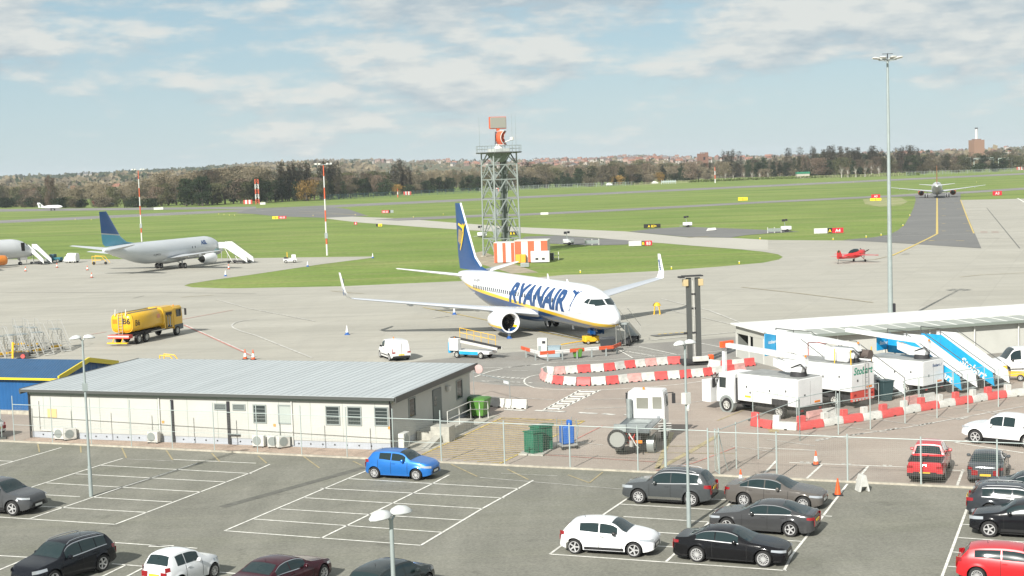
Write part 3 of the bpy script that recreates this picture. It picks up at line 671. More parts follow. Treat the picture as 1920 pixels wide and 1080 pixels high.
T, S = make_car('crossover_car', 'black rounded crossover car with round lamps above the red hatchback', suv(L=4.13, W=1.77, H=1.57, wb=2.53, fo=.83, r=.35, spokes=5, rim=M_rim, rails=None, chrome=0, sill=M_blk, win=[(1.55, 2.30), (2.35, 2.95)], rw=(3.62, 3.90)), paint('black blue paint', (.016, .017, .02))); put(T, S, 1, (1855, 1009), None, LFT)
T, S = make_car('estate_car', 'slate grey estate car with silver window line and roof rails in the right hand row', suv(L=4.70, W=1.83, H=1.44, wb=2.81, fo=.87, r=.33, z0=.2, spokes=7,
    top=[(0, .56), (.07, .70), (.3, .80), (1.25, .95), (1.42, .98), (2.1, 1.36), (2.5, 1.43), (3.0, 1.44), (3.9, 1.41), (4.15, 1.36), (4.5, 1.0), (4.64, .85), (4.70, .5)], belt=[(0, .47), (.2, .68), (1.3, .86), (2.6, .91), (3.8, .95), (4.5, .93), (4.65, .72), (4.7, .46)],
    ws=(1.43, 2.15), rw=(4.18, 4.46), win=[(1.90, 2.70), (2.75, 3.5), (3.55, 4.0)], doors=(1.55, 2.73, 3.6), handles=(2.55, 3.4), rails=(2.2, 4.0), tl=(.3, .72, .88), hl=(.5, .58, .69, .05)), paint('slate grey paint', (.06, .068, .078), .5)); put(T, S, -1, None, (1856, 973), E1)
T, S = make_car('saloon_car', 'dark blue grey saloon car farthest up the right hand row', saloon(spokes=7), paint('dark blue grey paint', (.04, .05, .065), .4)); put(T, S, 1, (1859, 944), None, LFT)
T, S = make_car('suv', 'grey sport utility car with open spoke wheels cut by the left edge', suv(L=4.73, W=1.94, H=1.65, wb=2.87, fo=.87, r=.38, spokes=5, rails=None, hl=(.6, .80, .90, .04), sill=M_blk), paint('steel grey paint', (.12, .125, .13), .6)); put(T, S, -1, (24, 969), None, E1+.03)
T, S = make_car('suv', 'black sport utility car with silver roof rails at the lower left corner', suv(L=4.48, W=1.85, H=1.65, wb=2.67, spokes=5, fo=.88, r=.365, rim=M_rim), paint('black paint with blue tint', (.012, .014, .02)))
put(T, S, 1, None, (193, 1073), E2A+math.pi)
sp = hatch(L=3.2, W=1.68, H=1.50, wb=2.0, fo=.56, r=.29, spokes=9, doors=(1.25, 2.2), handles=(2.05,), win=[(1.40, 2.15), (2.19, 2.62)], ws=(.95, 1.6), rw=(2.80, 3.02), tl=(.18, .82, 1.02),
    top=[(0, .58), (.06, .74), (.25, .88), (.75, .98), (.92, 1.02), (1.5, 1.42), (1.9, 1.49), (2.3, 1.5), (2.6, 1.47), (2.78, 1.42), (3.03, 1.04), (3.14, .85), (3.2, .6)], belt=[(0, .5), (.2, .72), (1.0, .9), (2.2, .95), (3.0, .95), (3.15, .74), (3.2, .52)])
T, S = make_car('city_car', 'small white three door city car seen from behind', sp, paint('city car white paint', (.74, .76, .77))); put(T, S, -1, (402, 1084), None, E2A)
T, S = make_car('coupe_car', 'dark red four door coupe beside the centre lamp post', coupe(L=4.9, W=1.87, wb=2.85, H=1.39, spokes=7), paint('dark red paint', (.075, .012, .022), .4)); put(T, S, -1, (607, 1091), None, E2A)
T, S = make_car('hatchback', 'dark green grey hatchback behind the foot of the centre lamp post', hatch(L=4.2, W=1.78, spokes=7), paint('green grey paint', (.05, .065, .065), .5)); put(T, S, -1, (803, 1106), None, E2A)
T, S = make_car('saloon_car', 'grey sloping back saloon car beyond the fence beside the red pickup', saloon(L=4.74, W=1.84, H=1.40, spokes=7, rplate=.45), paint('blue grey paint', (.10, .112, .125), .5))
a_ = hdg(G(1794, 914), G(1806, 882)); T.location = G(1853, 893); T.location.z = .038; T.rotation_euler = (0, 0, a_)
T, S = make_car('estate_car', 'white car with red tail light at the far left edge', hatch(L=4.2), paint('van white paint', (.72, .72, .70))); T.location = G(-52, 822)+Vector((0, 0, .04)); T.rotation_euler = (0, 0, E1+math.pi+.1)
# pickups: cab shell plus an open load bed
def make_pickup(label, body, hard=False, **k):
    L, W = 5.18, 1.80
    sp = dict(cat='pickup', L=L, W=W, wb=3.0, fo=.88, r=.40, z0=.42, tum=.36, nf=.74, nr=.96,
        top=[(0, .80), (.07, .95), (.3, 1.08), (1.15, 1.17), (1.3, 1.20), (1.9, 1.70), (2.25, 1.775), (2.7, 1.78), (3.05, 1.75), (3.30, 1.69), (3.50, 1.14), (3.6, 1.105), (L-.1, 1.12), (L-.03, 1.11), (L, .95)],
        belt=[(0, .70), (.2, .92), (1.2, 1.07), (3.4, 1.09), (3.6, 1.09), (L-.05, 1.10), (L, .92)],
        ws=(1.32, 1.93), rw=(3.335, 3.455), win=[(1.70, 2.42), (2.47, 3.12)], hl=(.5, .82, .96, .05), tl=(.10, .82, 1.06), doors=(1.50, 2.44, 3.28), handles=(2.3, 3.1), chrome=0, spokes=6, aerial=0, rplate=.52)
    T, S = make_car('pickup_truck', label, sp, body)
    b = MB(); b.box(S.X(L-.12), S.X(3.62), -.70, .70, 1.12, 1.135); b.build('load_bed', M_under, T)
    b = MB(); b.box(S.X(3.50), S.X(3.42), -.68, .68, 1.14, 1.2); b.build('bed_rail', body, T)
    for sg in (1, -1): MB().beam((S.X(L-.05), sg*.77, 1.15), (S.X(3.6), sg*.77, 1.15), .10, .06).build('bed_cap', M_blk, T)
    b = MB(); b.box(-L/2-.10, -L/2+.02, -.85, .85, .42, .58); b.build('rear_bumper', M_blk, T)
    b = MB(); b.tube((-L/2-.02, -.09, .98), (-L/2-.02, .09, .98), .025); b.build('tailgate_handle', M_chrome, T)
    return T, S
T, S = make_pickup('red double cab pickup truck with open bed parked beyond the fence', paint('pickup red paint', (.50, .022, .03), .1))
T.location = G(1740, 898)+(Vector((math.cos(a_), math.sin(a_), 0))*1.0); T.location.z = .038; T.rotation_euler = (0, 0, a_)
T, S = make_pickup('white double cab pickup truck on the right beyond the grey saloon', paint('pickup white paint', (.74, .74, .74))); F, Rr = G(1838, 834), G(1918, 842); put(T, S, 1, (1838, 834), (1918, 842))
for q, c in ((3.2, (S.X(3.3), S.X(5.1))),):
    b = MB(); b.loft([[(S.X(u), y, z) for y, z in ((-.78, 1.11), (-.62, h), (.62, h), (.78, 1.11))] for u, h in ((3.32, 1.7), (3.9, 1.72), (4.7, 1.6), (5.12, 1.2))], closed=False); b.build('canopy', paint('canopy white paint', (.74, .74, .74)), T)
# vans
def make_van(label, body, L=4.40, W=1.80, H=1.80, wb=2.72, fo=.88, r=.32, name='van'):
    sp = dict(cat='van', L=L, W=W, wb=wb, fo=fo, r=r, z0=.26, tum=.17, nf=.70, nr=.93,
        top=[(0, .68), (.07, .85), (.25, .98), (.8, 1.12), (1.0, 1.18), (1.65, H-.10), (2.0, H-.02), (2.6, H), (L-.8, H), (L-.16, H-.03), (L-.04, H-.2), (L, .7)],
        belt=[(0, .58), (.2, .84), (1.1, 1.04), (2.4, 1.10), (L-.3, 1.14), (L-.04, 1.12), (L, .6)],
        ws=(1.03, 1.70), win=[(1.35, 2.12)], hl=(.5, .76, .92, .06), tl=(.12, .82, 1.16), doors=(1.18, 2.2, 3.3), handles=(2.05, 3.15), chrome=0, spokes=7, hmat=M_blk, mirror=M_blk, rplate=.50, aerial=0)
    T, S = make_car(name, label, sp, body)
    b = MB()
    for y in (-.02,): b.box(-L/2-.006, -L/2+.01, y, y+.02, .45, H-.22)
    b.build('rear_door_seam', M_seam, T)
    b = MB(); b.box(-L/2-.03, -L/2+.02, -W*.44, W*.44, .28, .46); b.build('rear_bumper', M_blk, T)
    b = MB(); b.box(S.X(3.2), S.X(1.3), -W/2-.002, -W/2+.05, .42, .50); b.build('side_moulding', M_blk, T)
    b = MB(); b.box(S.X(3.2), S.X(1.3), W/2-.05, W/2+.002, .42, .50); b.build('side_moulding', M_blk, T)
    return T, S
T, S = make_van('small white panel van with amber roof beacon on the apron', paint('apron van white paint', (.75, .75, .74))); put(T, S, 1, (711, 670), (733, 678), hdg(G(733, 678), G(711, 670)), .02)
b = MB(); b.lathe([(.05, 0), (.05, .05), (.045, .12), (.001, .13)], c=(S.X(2.3), 0, 1.79), n=8); b.build('beacon', M_lampo, T)
T, S = make_van('large white panel van half hidden beside the passenger stairs', paint('large van white paint', (.74, .74, .72)), L=5.4, W=2.0, H=2.0, wb=3.4, fo=.95, r=.34); put(T, S, 1, (1885, 705), None, LFT+.35, .04)
# ---------------------------------------------------------------- aircraft
def livery(name, top, low, band, z0, k, bw, x0=0):
    """white hull, coloured belly below a band that climbs towards the tail (object space, x forward)"""
    m = mat(name, top, .28, 0, coat=.6); nt = m.node_tree; b = nt.nodes['Principled BSDF']
    tc = nt.nodes.new('ShaderNodeTexCoord'); sp = nt.nodes.new('ShaderNodeSeparateXYZ'); nt.links.new(tc.outputs['Object'], sp.inputs[0])
    a = nt.nodes.new('ShaderNodeMath'); a.operation = 'MULTIPLY_ADD'; nt.links.new(sp.outputs[0], a.inputs[0]); a.inputs[1].default_value = k; a.inputs[2].default_value = -z0
    d = nt.nodes.new('ShaderNodeMath'); d.operation = 'ADD'; nt.links.new(sp.outputs[2], d.inputs[0]); nt.links.new(a.outputs[0], d.inputs[1])
    def step(v, src):
        g = nt.nodes.new('ShaderNodeMath'); g.operation = 'GREATER_THAN'; nt.links.new(src, g.inputs[0]); g.inputs[1].default_value = v; return g.outputs[0]
    def mx(f, p, q):
        x = nt.nodes.new('ShaderNodeMix'); x.data_type = 'RGBA'; nt.links.new(f, x.inputs[0])
        for i, c in ((6, p), (7, q)):
            if isinstance(c, tuple): x.inputs[i].default_value = (*c, 1)
            else: nt.links.new(c, x.inputs[i])
        return x.outputs[2]
    o = mx(step(-bw/2, d.outputs[0]), low, band); o = mx(step(bw/2, d.outputs[0]), o, top)
    nt.links.new(o, b.inputs['Base Color']); return m
M_pw = mat('airliner white paint', (.78, .79, .80), .3, coat=.5, var=.03, vscale=.5)
M_pg = mat('airliner light grey paint', (.52, .54, .56), .4, coat=.2, var=.06, vscale=.6)
M_blue = mat('royal blue paint', (.003, .055, .19), .35, coat=.2, var=.12, vscale=.4)
M_yelp = mat('bright yellow paint', (.80, .52, .02), .4)
M_metal = mat('bare metal', (.55, .55, .55), .3, .9)
M_fan = mat('engine fan blades', (.06, .06, .055), .4, .7)
M_gear = mat('landing gear metal', (.45, .46, .47), .5, .3)
M_cabin = mat('cabin window', (.035, .045, .06), .25)

def airfoil(p, c, th, n=7):
    """closed section: leading edge at p, chord c running aft (-x), thickness th along z"""
    up = [(0, 0), (.03, .45), (.12, .85), (.3, 1), (.55, .8), (.8, .38), (1, .03)]
    pts = [(p[0]-c*a, p[1], p[2]+th*.6*b) for a, b in up]+[(p[0]-c*a, p[1], p[2]-th*.4*b) for a, b in reversed(up[1:-1])]
    return pts
def vfoil(p, c, th):
    up = [(0, 0), (.03, .45), (.12, .85), (.3, 1), (.55, .8), (.8, .38), (1, .03)]
    return [(p[0]-c*a, p[1]+th*.5*b, p[2]) for a, b in up]+[(p[0]-c*a, p[1]-th*.5*b, p[2]) for a, b in reversed(up[1:-1])]

def airliner(name, label, sp):
    T = thing(name, label, 'airliner')
    prof = sp['prof']; ft, fb, fw = (curve1([(p[0], p[i]) for p in prof]) for i in (1, 2, 3))
    N = 36; rings = []
    ss = sorted(set([p[0] for p in prof]+[prof[0][0]+.06, prof[0][0]+.15]+[lerp(prof[0][0], 6, k/14) for k in range(15)]+[lerp(6, prof[-1][0], k/30) for k in range(31)]))
    for s_ in ss:
        zt, zb, hw = ft(s_), fb(s_), fw(s_); zc = (zt+zb)/2; hh = (zt-zb)/2
        rings.append([(-s_, math.cos(2*math.pi*i/N)*hw, zc+math.sin(2*math.pi*i/N)*hh) for i in range(N)])
    b = MB(); b.loft(rings); b.build('fuselage', sp['hull'], T, angle=50)
    def hy(s_, z):
        zt, zb, hw = ft(s_), fb(s_), fw(s_); t = (z-(zt+zb)/2)/((zt-zb)/2); t = max(-.999, min(.999, t)); return hw*math.sqrt(1-t*t)
    W = sp['wing']
    for sg in (1, -1):
        b = MB(); secs = [airfoil((-s_, sg*y, z), c, th) for s_, y, z, c, th in W]
        b.loft(secs); wing = b.build('wing', sp.get('wmat', M_pg), T, angle=45)
        for y0, y1 in ((.14, .5), (.52, .86)) if sp.get('detail') else ():     # flap edge lines
            pass
        if sp.get('winglet'):
            s_, y, z, c, th = W[-1]; wl = sp['winglet']; R_ = []
            for (ds, dy, dz, cc) in wl: R_.append([(-(s_+ds)-cc*a, sg*(y+dy)+sg*q*.05*(1 if dz > .3 else .3), z+dz+(q*.05 if dz <= .3 else 0)) for a, q in ((0, 0), (.15, 1), (.5, 1), (1, 0), (.5, -1), (.15, -1))])
            b = MB(); b.loft(R_); wlo = b.build('winglet', M_pw, T, angle=60)
            if sp.get('wtxt'):
                tx, sz = sp['wtxt']; p = wl[-1]
                for fc in (1, -1):
                    r_ = Vector((-.28, 0, .96)) if fc*sg < 0 else Vector((.28, 0, -.96)); o = Vector((-(s_+wl[2][0]+.75), sg*(y+wl[2][1])+fc*.07, z+1.15))
                    u_ = Vector((0, fc, 0)).cross(r_); M = Matrix((r_, u_, r_.cross(u_))).transposed().to_4x4(); M.translation = o-u_*sz*.35
                    text('lettering', tx, sz, M, M_blue, T, bold=.02)
        for (y, ln) in sp.get('fairings', ()):
            i = 0
            while i < len(W)-2 and W[i+1][1] < y: i += 1
            t = (y-W[i][1])/(W[i+1][1]-W[i][1]); s_ = lerp(W[i][0], W[i+1][0], t); c = lerp(W[i][3], W[i+1][3], t); z = lerp(W[i][2], W[i+1][2], t)
            b = MB(); b.lathe([(.001, -(s_+c*.45)), (.13, -(s_+c*.45+ln*.2)), (.17, -(s_+c*.45+ln*.5)), (.11, -(s_+c*.45+ln*.85)), (.001, -(s_+c*.45+ln))], c=(0, sg*y, z-.22), n=10, axis='x'); b.build('flap_fairing', sp.get('wmat', M_pg), T)
        # engine
        e = sp['engine']; ex, ey, ez, er, el = e
        P = [(er*.80, -ex-.02), (er*.90, -ex+.0), (er*.965, -ex-.12), (er*1.0, -ex-.7), (er*1.0, -ex-el*.45), (er*.93, -ex-el*.7), (er*.72, -ex-el), (er*.66, -ex-el), (er*.66, -ex-el*.9)]
        b = MB(); b.lathe(P+[(er*.68, -ex-el*.5), (er*.72, -ex-1.0), (er*.74, -ex-.45), (er*.80, -ex-.02)], c=(0, sg*ey, ez), n=28, axis='x')
        nac = b.build('engine_nacelle', e and sp.get('nac', M_pw), T, angle=50)
        b = MB(); b.lathe([(er*.905, -ex+.004), (er*.86, -ex+.03), (er*.79, -ex+.0), (er*.77, -ex-.12), (er*.8, -ex-.1), (er*.905, -ex+.004)], c=(0, sg*ey, ez), n=28, axis='x'); b.build('engine_lip', M_metal if not sp.get('lip') else sp['lip'], nac)
        b = MB(); b.lathe([(.001, -ex-.98), (er*.75, -ex-.98), (er*.75, -ex-1.02), (.001, -ex-1.02)], c=(0, sg*ey, ez), n=24, axis='x')
        for k in range(20):
            a = 2*math.pi*k/20; a2 = a+.20
            b.add([(-ex-.95, sg*ey+math.cos(a)*er*.2, ez+math.sin(a)*er*.2), (-ex-.80, sg*ey+math.cos(a)*er*.735, ez+math.sin(a)*er*.735), (-ex-.96, sg*ey+math.cos(a2)*er*.735, ez+math.sin(a2)*er*.735)], [(0, 1, 2)], 1)
        b.build('engine_fan', [M_under, M_fan], nac)
        b = MB(); b.lathe([(.001, -ex-.50), (er*.12, -ex-.65), (er*.22, -ex-.95)], c=(0, sg*ey, ez), n=14, axis='x'); b.build('fan_spinner', M_fan, nac)
        b = MB(); b.lathe([(er*.60, -ex-el*.8), (er*.5, -ex-el*1.12), (er*.2, -ex-el*1.25), (.001, -ex-el*1.4)], c=(0, sg*ey, ez), n=18, axis='x'); b.build('exhaust_cone', M_fan, nac)
        wz = sp['pylz']; b = MB(); b.prism([(-ex-.9, ez+er*.93), (-ex-2.3, wz+.05), (-ex-el-1.6, wz-.1), (-ex-el-.9, ez+er*.45), (-ex-el*.6, ez+er*.8)], sg*ey-.16, sg*ey+.16); b.build('engine_pylon', sp.get('nacw', M_pw), T)
        # tailplane
        b = MB(); b.loft([airfoil((-s_, sg*y, z), c, th) for s_, y, z, c, th in sp['stab']]); b.build('tailplane', sp.get('stabm', M_pw), T, angle=45)
        # main gear
        gx, gy, gr = sp['main']
        gearo = MB().tube((-gx, sg*gy, gr), (-gx+.1, sg*gy*.9, fb(gx)+.5), .12, .14, 8).beam((-gx, sg*gy, gr+.2), (-gx, sg*gy*.35, fb(gx)+.2), .10).build('main_gear', M_gear, T)
        for o in (-.42, .42):
            wb_ = MB(); wb_.lathe([(.001, -.17), (gr*.5, -.19), (gr*.9, -.19), (gr, -.1), (gr, .1), (gr*.9, .19), (gr*.5, .19), (.001, .17)], c=(-gx, sg*gy+o, gr), n=20, axis='y', fm=lambda i, j: 1 if i in (0, 6) else 0); wb_.build('wheel', [M_tyre, M_gear], gearo)
    # fin
    b = MB(); b.loft([vfoil((-s_, 0, z), c, th) for s_, z, c, th in sp['fin']]); fin = b.build('tail_fin', sp['finm'], T, angle=45)
    if sp.get('finle'):
        b = MB()
        for (s0, z0, c0, t0), (s1, z1, c1, t1) in zip(sp['fin'][sp['finle']:], sp['fin'][sp['finle']+1:]): b.beam((-s0+.03, 0, z0), (-s1+.03, 0, z1), .14, .16, up=(0, 1, 0))
        b.build('fin_leading_edge', M_pw, fin)
    # nose gear
    nx, nr = sp['nose']
    ng = MB().tube((-nx, 0, nr), (-nx, 0, fb(nx)+.4), .09, .1, 8).beam((-nx, 0, nr+.5), (-nx-.9, 0, fb(nx)+.25), .07).build('nose_gear', M_gear, T)
    for o in (-.2, .2): MB().lathe([(.001, -.09), (nr*.5, -.1), (nr, -.07), (nr, .07), (nr*.5, .1), (.001, .09)], c=(-nx, o, nr), n=18, axis='y', fm=lambda i, j: 1 if i in (0, 4) else 0).build('wheel', [M_tyre, M_gear], ng)
    for sg in (1, -1): MB().box(-nx-.2, -nx+1.4, sg*.42, sg*.46, fb(nx)-.38, fb(nx)+.12).build('gear_door', sp.get('gdm', M_blue), T)
    # belly fairing
    q = sp['belly']; b = MB(); R_ = []
    for t in range(11):
        u = t/10; s_ = lerp(q[0], q[1], u); f = math.sin(math.pi*u)**.45 if 0 < u < 1 else .02
        R_.append([(-s_, math.cos(a)*q[2]*f, q[3]+math.sin(a)*q[4]*f) for a in [2*math.pi*i/20 for i in range(20)]])
    b.loft(R_); b.build('belly_fairing', sp['bellym'], T, angle=60)
    # cockpit glazing: panes following the hull
    b = None
    if sp.get('front'):
        ya, yb, za, zb_ = sp['front']
        def solve_s(y, z):
            lo, hi = prof[0][0]+.1, 4.0
            for _ in range(30):
                md = (lo+hi)/2
                if z < ft(md) and hy(md, z) > y: hi = md
                else: lo = md
            return hi
        for sg in (1, -1):
            P = MB(); g = []
            for i in range(6):
                row = []
                for j in range(5):
                    y = lerp(ya, yb, i/5); z = lerp(za-.02*i, zb_, j/4); s_ = solve_s(y, z); row.append((-s_+.02, sg*y, z+.012))
                g.append(row)
            P.loft(g, closed=False, caps=False); P.build('cockpit_window', M_glass, T, angle=80)
    for sg in (1, -1):
        for pane in sp['cockpit']:
            P = MB(); g = []
            (sa, za), (sb_, zb_), (sc, zc_), (sd_, zd) = pane      # bottom front, bottom rear, top rear, top front
            for i in range(5):
                u = i/4; row = []
                for j in range(4):
                    v = j/3; s_ = lerp(lerp(sa, sb_, u), lerp(sd_, sc, u), v); z = lerp(lerp(za, zb_, u), lerp(zd, zc_, u), v)
                    z = min(z, ft(s_)-.02); y = hy(s_, z); n_ = Vector((.35, sg*.8, .45)).normalized()*.02
                    row.append((-s_+n_.x, sg*y+n_.y, z+n_.z))
                g.append(row)
            P.loft(g, closed=False, caps=False); P.build('cockpit_window', M_glass, T, angle=80)
    for sg in (1, -1):
        for s_ in sp.get('windows', ()):
            z = sp['wz']; P = MB(); g = [[(-s_-dx, sg*(hy(s_+dx, z+dz)+.012), z+dz) for dz in (-.2, -.1, .1, .2)] for dx in (-.14, .14)]
            P.loft(g, closed=False, caps=False); P.build('cabin_window', M_cabin, T)
    for (s_, z0, z1, wd, sg) in sp.get('doorsf', ()):
        P = MB()
        for k in range(2):
            pts = [(-(s_+dx), sg*(hy(s_+dx, z)+.012), z) for dx in (0, wd)[k:k+1] for z in [lerp(z0, z1, j/8) for j in range(9)]]; P.path(pts, .012, 4)
        for z in (z0, z1): P.beam((-s_, sg*(hy(s_, z)+.01), z), (-(s_+wd), sg*(hy(s_+wd, z)+.01), z), .03 if z == z1 else .06)
        P.build('door_outline', M_pg, T)
    def hull_text(nm, txt, size, s_c, z0, sg, mt, bold=0, shear=0, spacing=1, width=None, cuts=9, rise=0):
        vs, fs = text_mesh(txt, size, bold, shear, 0, spacing, cuts)
        if width: 
            w0 = max(v.x for v in vs)-min(v.x for v in vs); kx = width/w0
        else: kx = 1
        out = []
        for v in vs:
            s_ = s_c+sg*v.x*kx; z = z0+v.y+rise*(s_-s_c)
            out.append((-s_, sg*(hy(s_, z)+.022), z))
        # left flank reads tail to nose reversed: x grows aft there
        return MB().add(out, fs).build(nm, mt, T, flat=True, fix=False)
    return T, hy, ft, fb, hull_text

B738 = dict(
    prof=[(-.95, 2.62, 2.50, .03), (-.8, 2.92, 2.22, .38), (-.4, 3.22, 1.95, .72), (.2, 3.52, 1.73, 1.05), (1.0, 3.86, 1.56, 1.36), (1.7, 4.32, 1.48, 1.52), (2.6, 4.78, 1.42, 1.68), (3.8, 5.13, 1.37, 1.80), (5.4, 5.34, 1.35, 1.88), (7, 5.38, 1.35, 1.88), (24, 5.38, 1.35, 1.88), (27, 5.38, 1.62, 1.83), (30.5, 5.36, 2.35, 1.62), (34, 5.24, 3.25, 1.22), (36.5, 5.08, 3.95, .80), (38.0, 4.88, 4.35, .38), (38.3, 4.78, 4.42, .22)],
    wing=[(12.9, 1.2, 2.05, 8.0, .95), (14.2, 2.9, 2.22, 6.5, .75), (16.6, 6.2, 2.62, 4.35, .50), (19.8, 12, 3.30, 2.85, .30), (22.35, 17.15, 3.92, 1.65, .17)],
    winglet=[(0, 0, 0, 1.65), (.15, .28, .08, 1.5), (.7, .62, .75, 1.15), (1.75, .80, 2.55, .60)], wtxt=('RYANAIR', .42), fairings=((5.4, 2.6), (8.2, 2.5), (11.5, 2.3)),
    engine=(12.05, 4.83, 1.58, 1.10, 3.9), pylz=2.75, stab=[(34.4, .7, 4.55, 3.9, .38), (38.2, 7.18, 5.52, 1.35, .13)], main=(19.6, 2.86, .57), nose=(3.9, .34),
    fin=[(28.4, 5.2, 9.8, .10), (31.6, 5.75, 6.8, .22), (33.3, 6.7, 5.35, .40), (37.35, 12.55, 1.75, .18)], finle=1, belly=(12.2, 23.6, 1.72, 1.75, .72),
    front=(.07, .98, 3.80, 4.26), cockpit=[((1.40, 3.82), (1.98, 3.84), (2.12, 4.26), (1.80, 4.25)), ((2.05, 3.86), (2.65, 3.98), (2.45, 4.30), (2.18, 4.28))])
hullR = livery('white hull over blue belly', (.80, .81, .82), (.003, .055, .19), (.85, .55, .02), 2.02, .052, .34)
nacR = livery('white cowl over blue', (.80, .81, .82), (.003, .055, .19), (.85, .55, .02), 1.18, .0, .22)
sp = dict(B738, hull=hullR, nac=nacR, lip=M_pw, finm=M_blue, bellym=M_blue, wz=3.78, windows=[7.1+.553*k for k in range(42)], gdm=M_blue,
    doorsf=[(2.75, 3.0, 4.75, .85, -1), (29.9, 3.1, 4.7, .8, -1), (2.75, 3.0, 4.75, .85, 1)], wmat=mat('wing grey', (.50, .53, .57), .38, .1, coat=.3, var=.06, vscale=.4))
T, hy, ft, fb, htx = airliner('airliner', 'white airliner with RYANAIR lettering, blue belly and blue tail, nose towards the terminal', sp)
T.location = (8.78, 131.84, .02); T.rotation_euler = (0, 0, -1.18); RYA = T
htx('lettering', 'RYANAIR', 2.62, 12.9, 2.98, -1, M_blue, bold=.11, shear=.32, width=13.4, spacing=1.0); htx('lettering', 'RYANAIR', 2.62, 12.9, 2.98, 1, M_blue, bold=.07, shear=.32, width=13.4)
def harp(s0, z0, k, sg, off, mt, nm, fn, strings=True, par=None):
    """winged harp emblem: curved figure with a swept wing and strings"""
    out = [(0, 0), (.42, .62), (.66, 1.10), (.72, 1.45), (.95, 1.72), (.90, 1.80), (.62, 1.62), (.52, 1.80), (.40, 1.66), (-.22, 1.80), (-.30, 1.66), (.08, 1.56), (.42, 1.44), (.52, 1.18), (.30, .70), (-.04, .12)]
    b = MB(); pts = [Vector((x*k, z*k, 0)) for x, z in out]; tri = tessellate_polygon([pts])
    b.add([fn(s0-p.x, z0+p.y, sg, off) for p in pts], [tuple(t) for t in tri])
    if strings:
        for i in range(5):
            x0 = -.30+.13*i; za, zb_ = .42+.13*abs(i-2)*.6, 1.42-.03*i
            b.add([fn(s0-(x0+d+e*.14)*k, z0+z*k, sg, off) for d, e, z in ((0, 0, za), (.05, 0, za), (.05, 1, zb_), (0, 1, zb_))], [(0, 1, 2, 3)])
    b.build(nm, mt, par or T, flat=True, fix=False)
hf = lambda s_, z, sg, off: (-s_, sg*(hy(s_, z)+off), z)
harp(5.0, 2.95, 1.12, -1, .022, M_blue, 'harp_emblem', hf)
finf = lambda s_, z, sg, off: (-s_, sg*(.235-.008*(z-6)), z)
fin_ = [c for c in KIDS[T.name] if c.name.startswith('tail_fin')][0]
harp(37.35, 7.2, 1.75, -1, 0, M_yelp, 'harp_emblem', finf, par=fin_); harp(37.35, 7.2, 1.75, 1, 0, M_yelp, 'harp_emblem', finf, par=fin_)
for (s_, z0, z1) in ((13.5, 5.36, 5.9), (9.0, 5.36, 5.62), (8.0, .95, 1.37), (14.0, .75, 1.3)):
    MB().prism([(-s_, z0), (-s_-.35, z0), (-s_-.42, z1), (-s_-.25, z1)], -.02, .02).build('blade_antenna', M_pw, T)
htx('registration', 'EI-EBY', .38, 29.0, 4.35, -1, M_ink, width=1.9)
# nose gear placard and tow tractor are separate things (see apron equipment)

# cargo airliner, mid left
B734 = dict(
    prof=[(0, 2.55, 2.42, .03), (.15, 2.85, 2.15, .38), (.55, 3.15, 1.9, .72), (1.15, 3.5, 1.68, 1.05), (1.9, 3.85, 1.52, 1.36), (2.5, 4.3, 1.45, 1.52), (3.3, 4.78, 1.4, 1.68), (4.3, 5.1, 1.36, 1.80), (5.8, 5.3, 1.33, 1.88), (23, 5.3, 1.33, 1.88), (26, 5.3, 1.7, 1.8), (29.5, 5.25, 2.6, 1.5), (32.5, 5.1, 3.45, 1.05), (34.6, 4.9, 4.1, .55), (35.2, 4.7, 4.25, .25)],
    wing=[(11.9, 1.2, 2.0, 7.6, .9), (13.2, 2.9, 2.15, 6.0, .7), (15.2, 5.4, 2.45, 4.3, .5), (20.3, 14.35, 3.5, 1.6, .16)],
    fairings=((6.2, 2.3), (9.4, 2.1)), engine=(9.9, 4.83, 1.5, 1.0, 3.6), pylz=2.7, stab=[(31.0, .7, 4.5, 3.6, .35), (34.9, 6.35, 5.35, 1.3, .12)], main=(16.4, 2.6, .52), nose=(2.3+1.4, .32),
    fin=[(25.5, 5.1, 9.2, .1), (28.8, 5.6, 6.5, .22), (30.4, 6.6, 5.1, .38), (33.9, 11.1, 1.9, .18)], belly=(11.4, 21.5, 1.65, 1.72, .68),
    cockpit=[((1.55, 3.82), (2.2, 3.82), (2.6, 4.2), (2.1, 4.13)), ((2.28, 3.82), (2.8, 3.84), (2.95, 4.24), (2.65, 4.22))])
M_hullg = mat('pale grey hull', (.55, .58, .60), .35, coat=.4, var=.05, vscale=.25)
M_finb = livery('blue and turquoise fin', (.006, .075, .27), (.08, .34, .50), (.42, .47, .50), 3.8, .10, .2)
sp = dict(B734, hull=M_hullg, nac=M_pw, finm=M_finb, bellym=M_hullg, gdm=M_hullg, wmat=M_pg, stabm=M_pg, windows=[], doorsf=[(3.6, 2.9, 4.6, .8, -1)])
T, hy, ft, fb, htx = airliner('airliner', 'pale grey cargo airliner with ASL lettering, blue and turquoise tail, white stairs at its nose', sp)
N_, Tl = G(414, 502), G(206, 492); A_ = hdg(Tl, N_)
ASLX = T
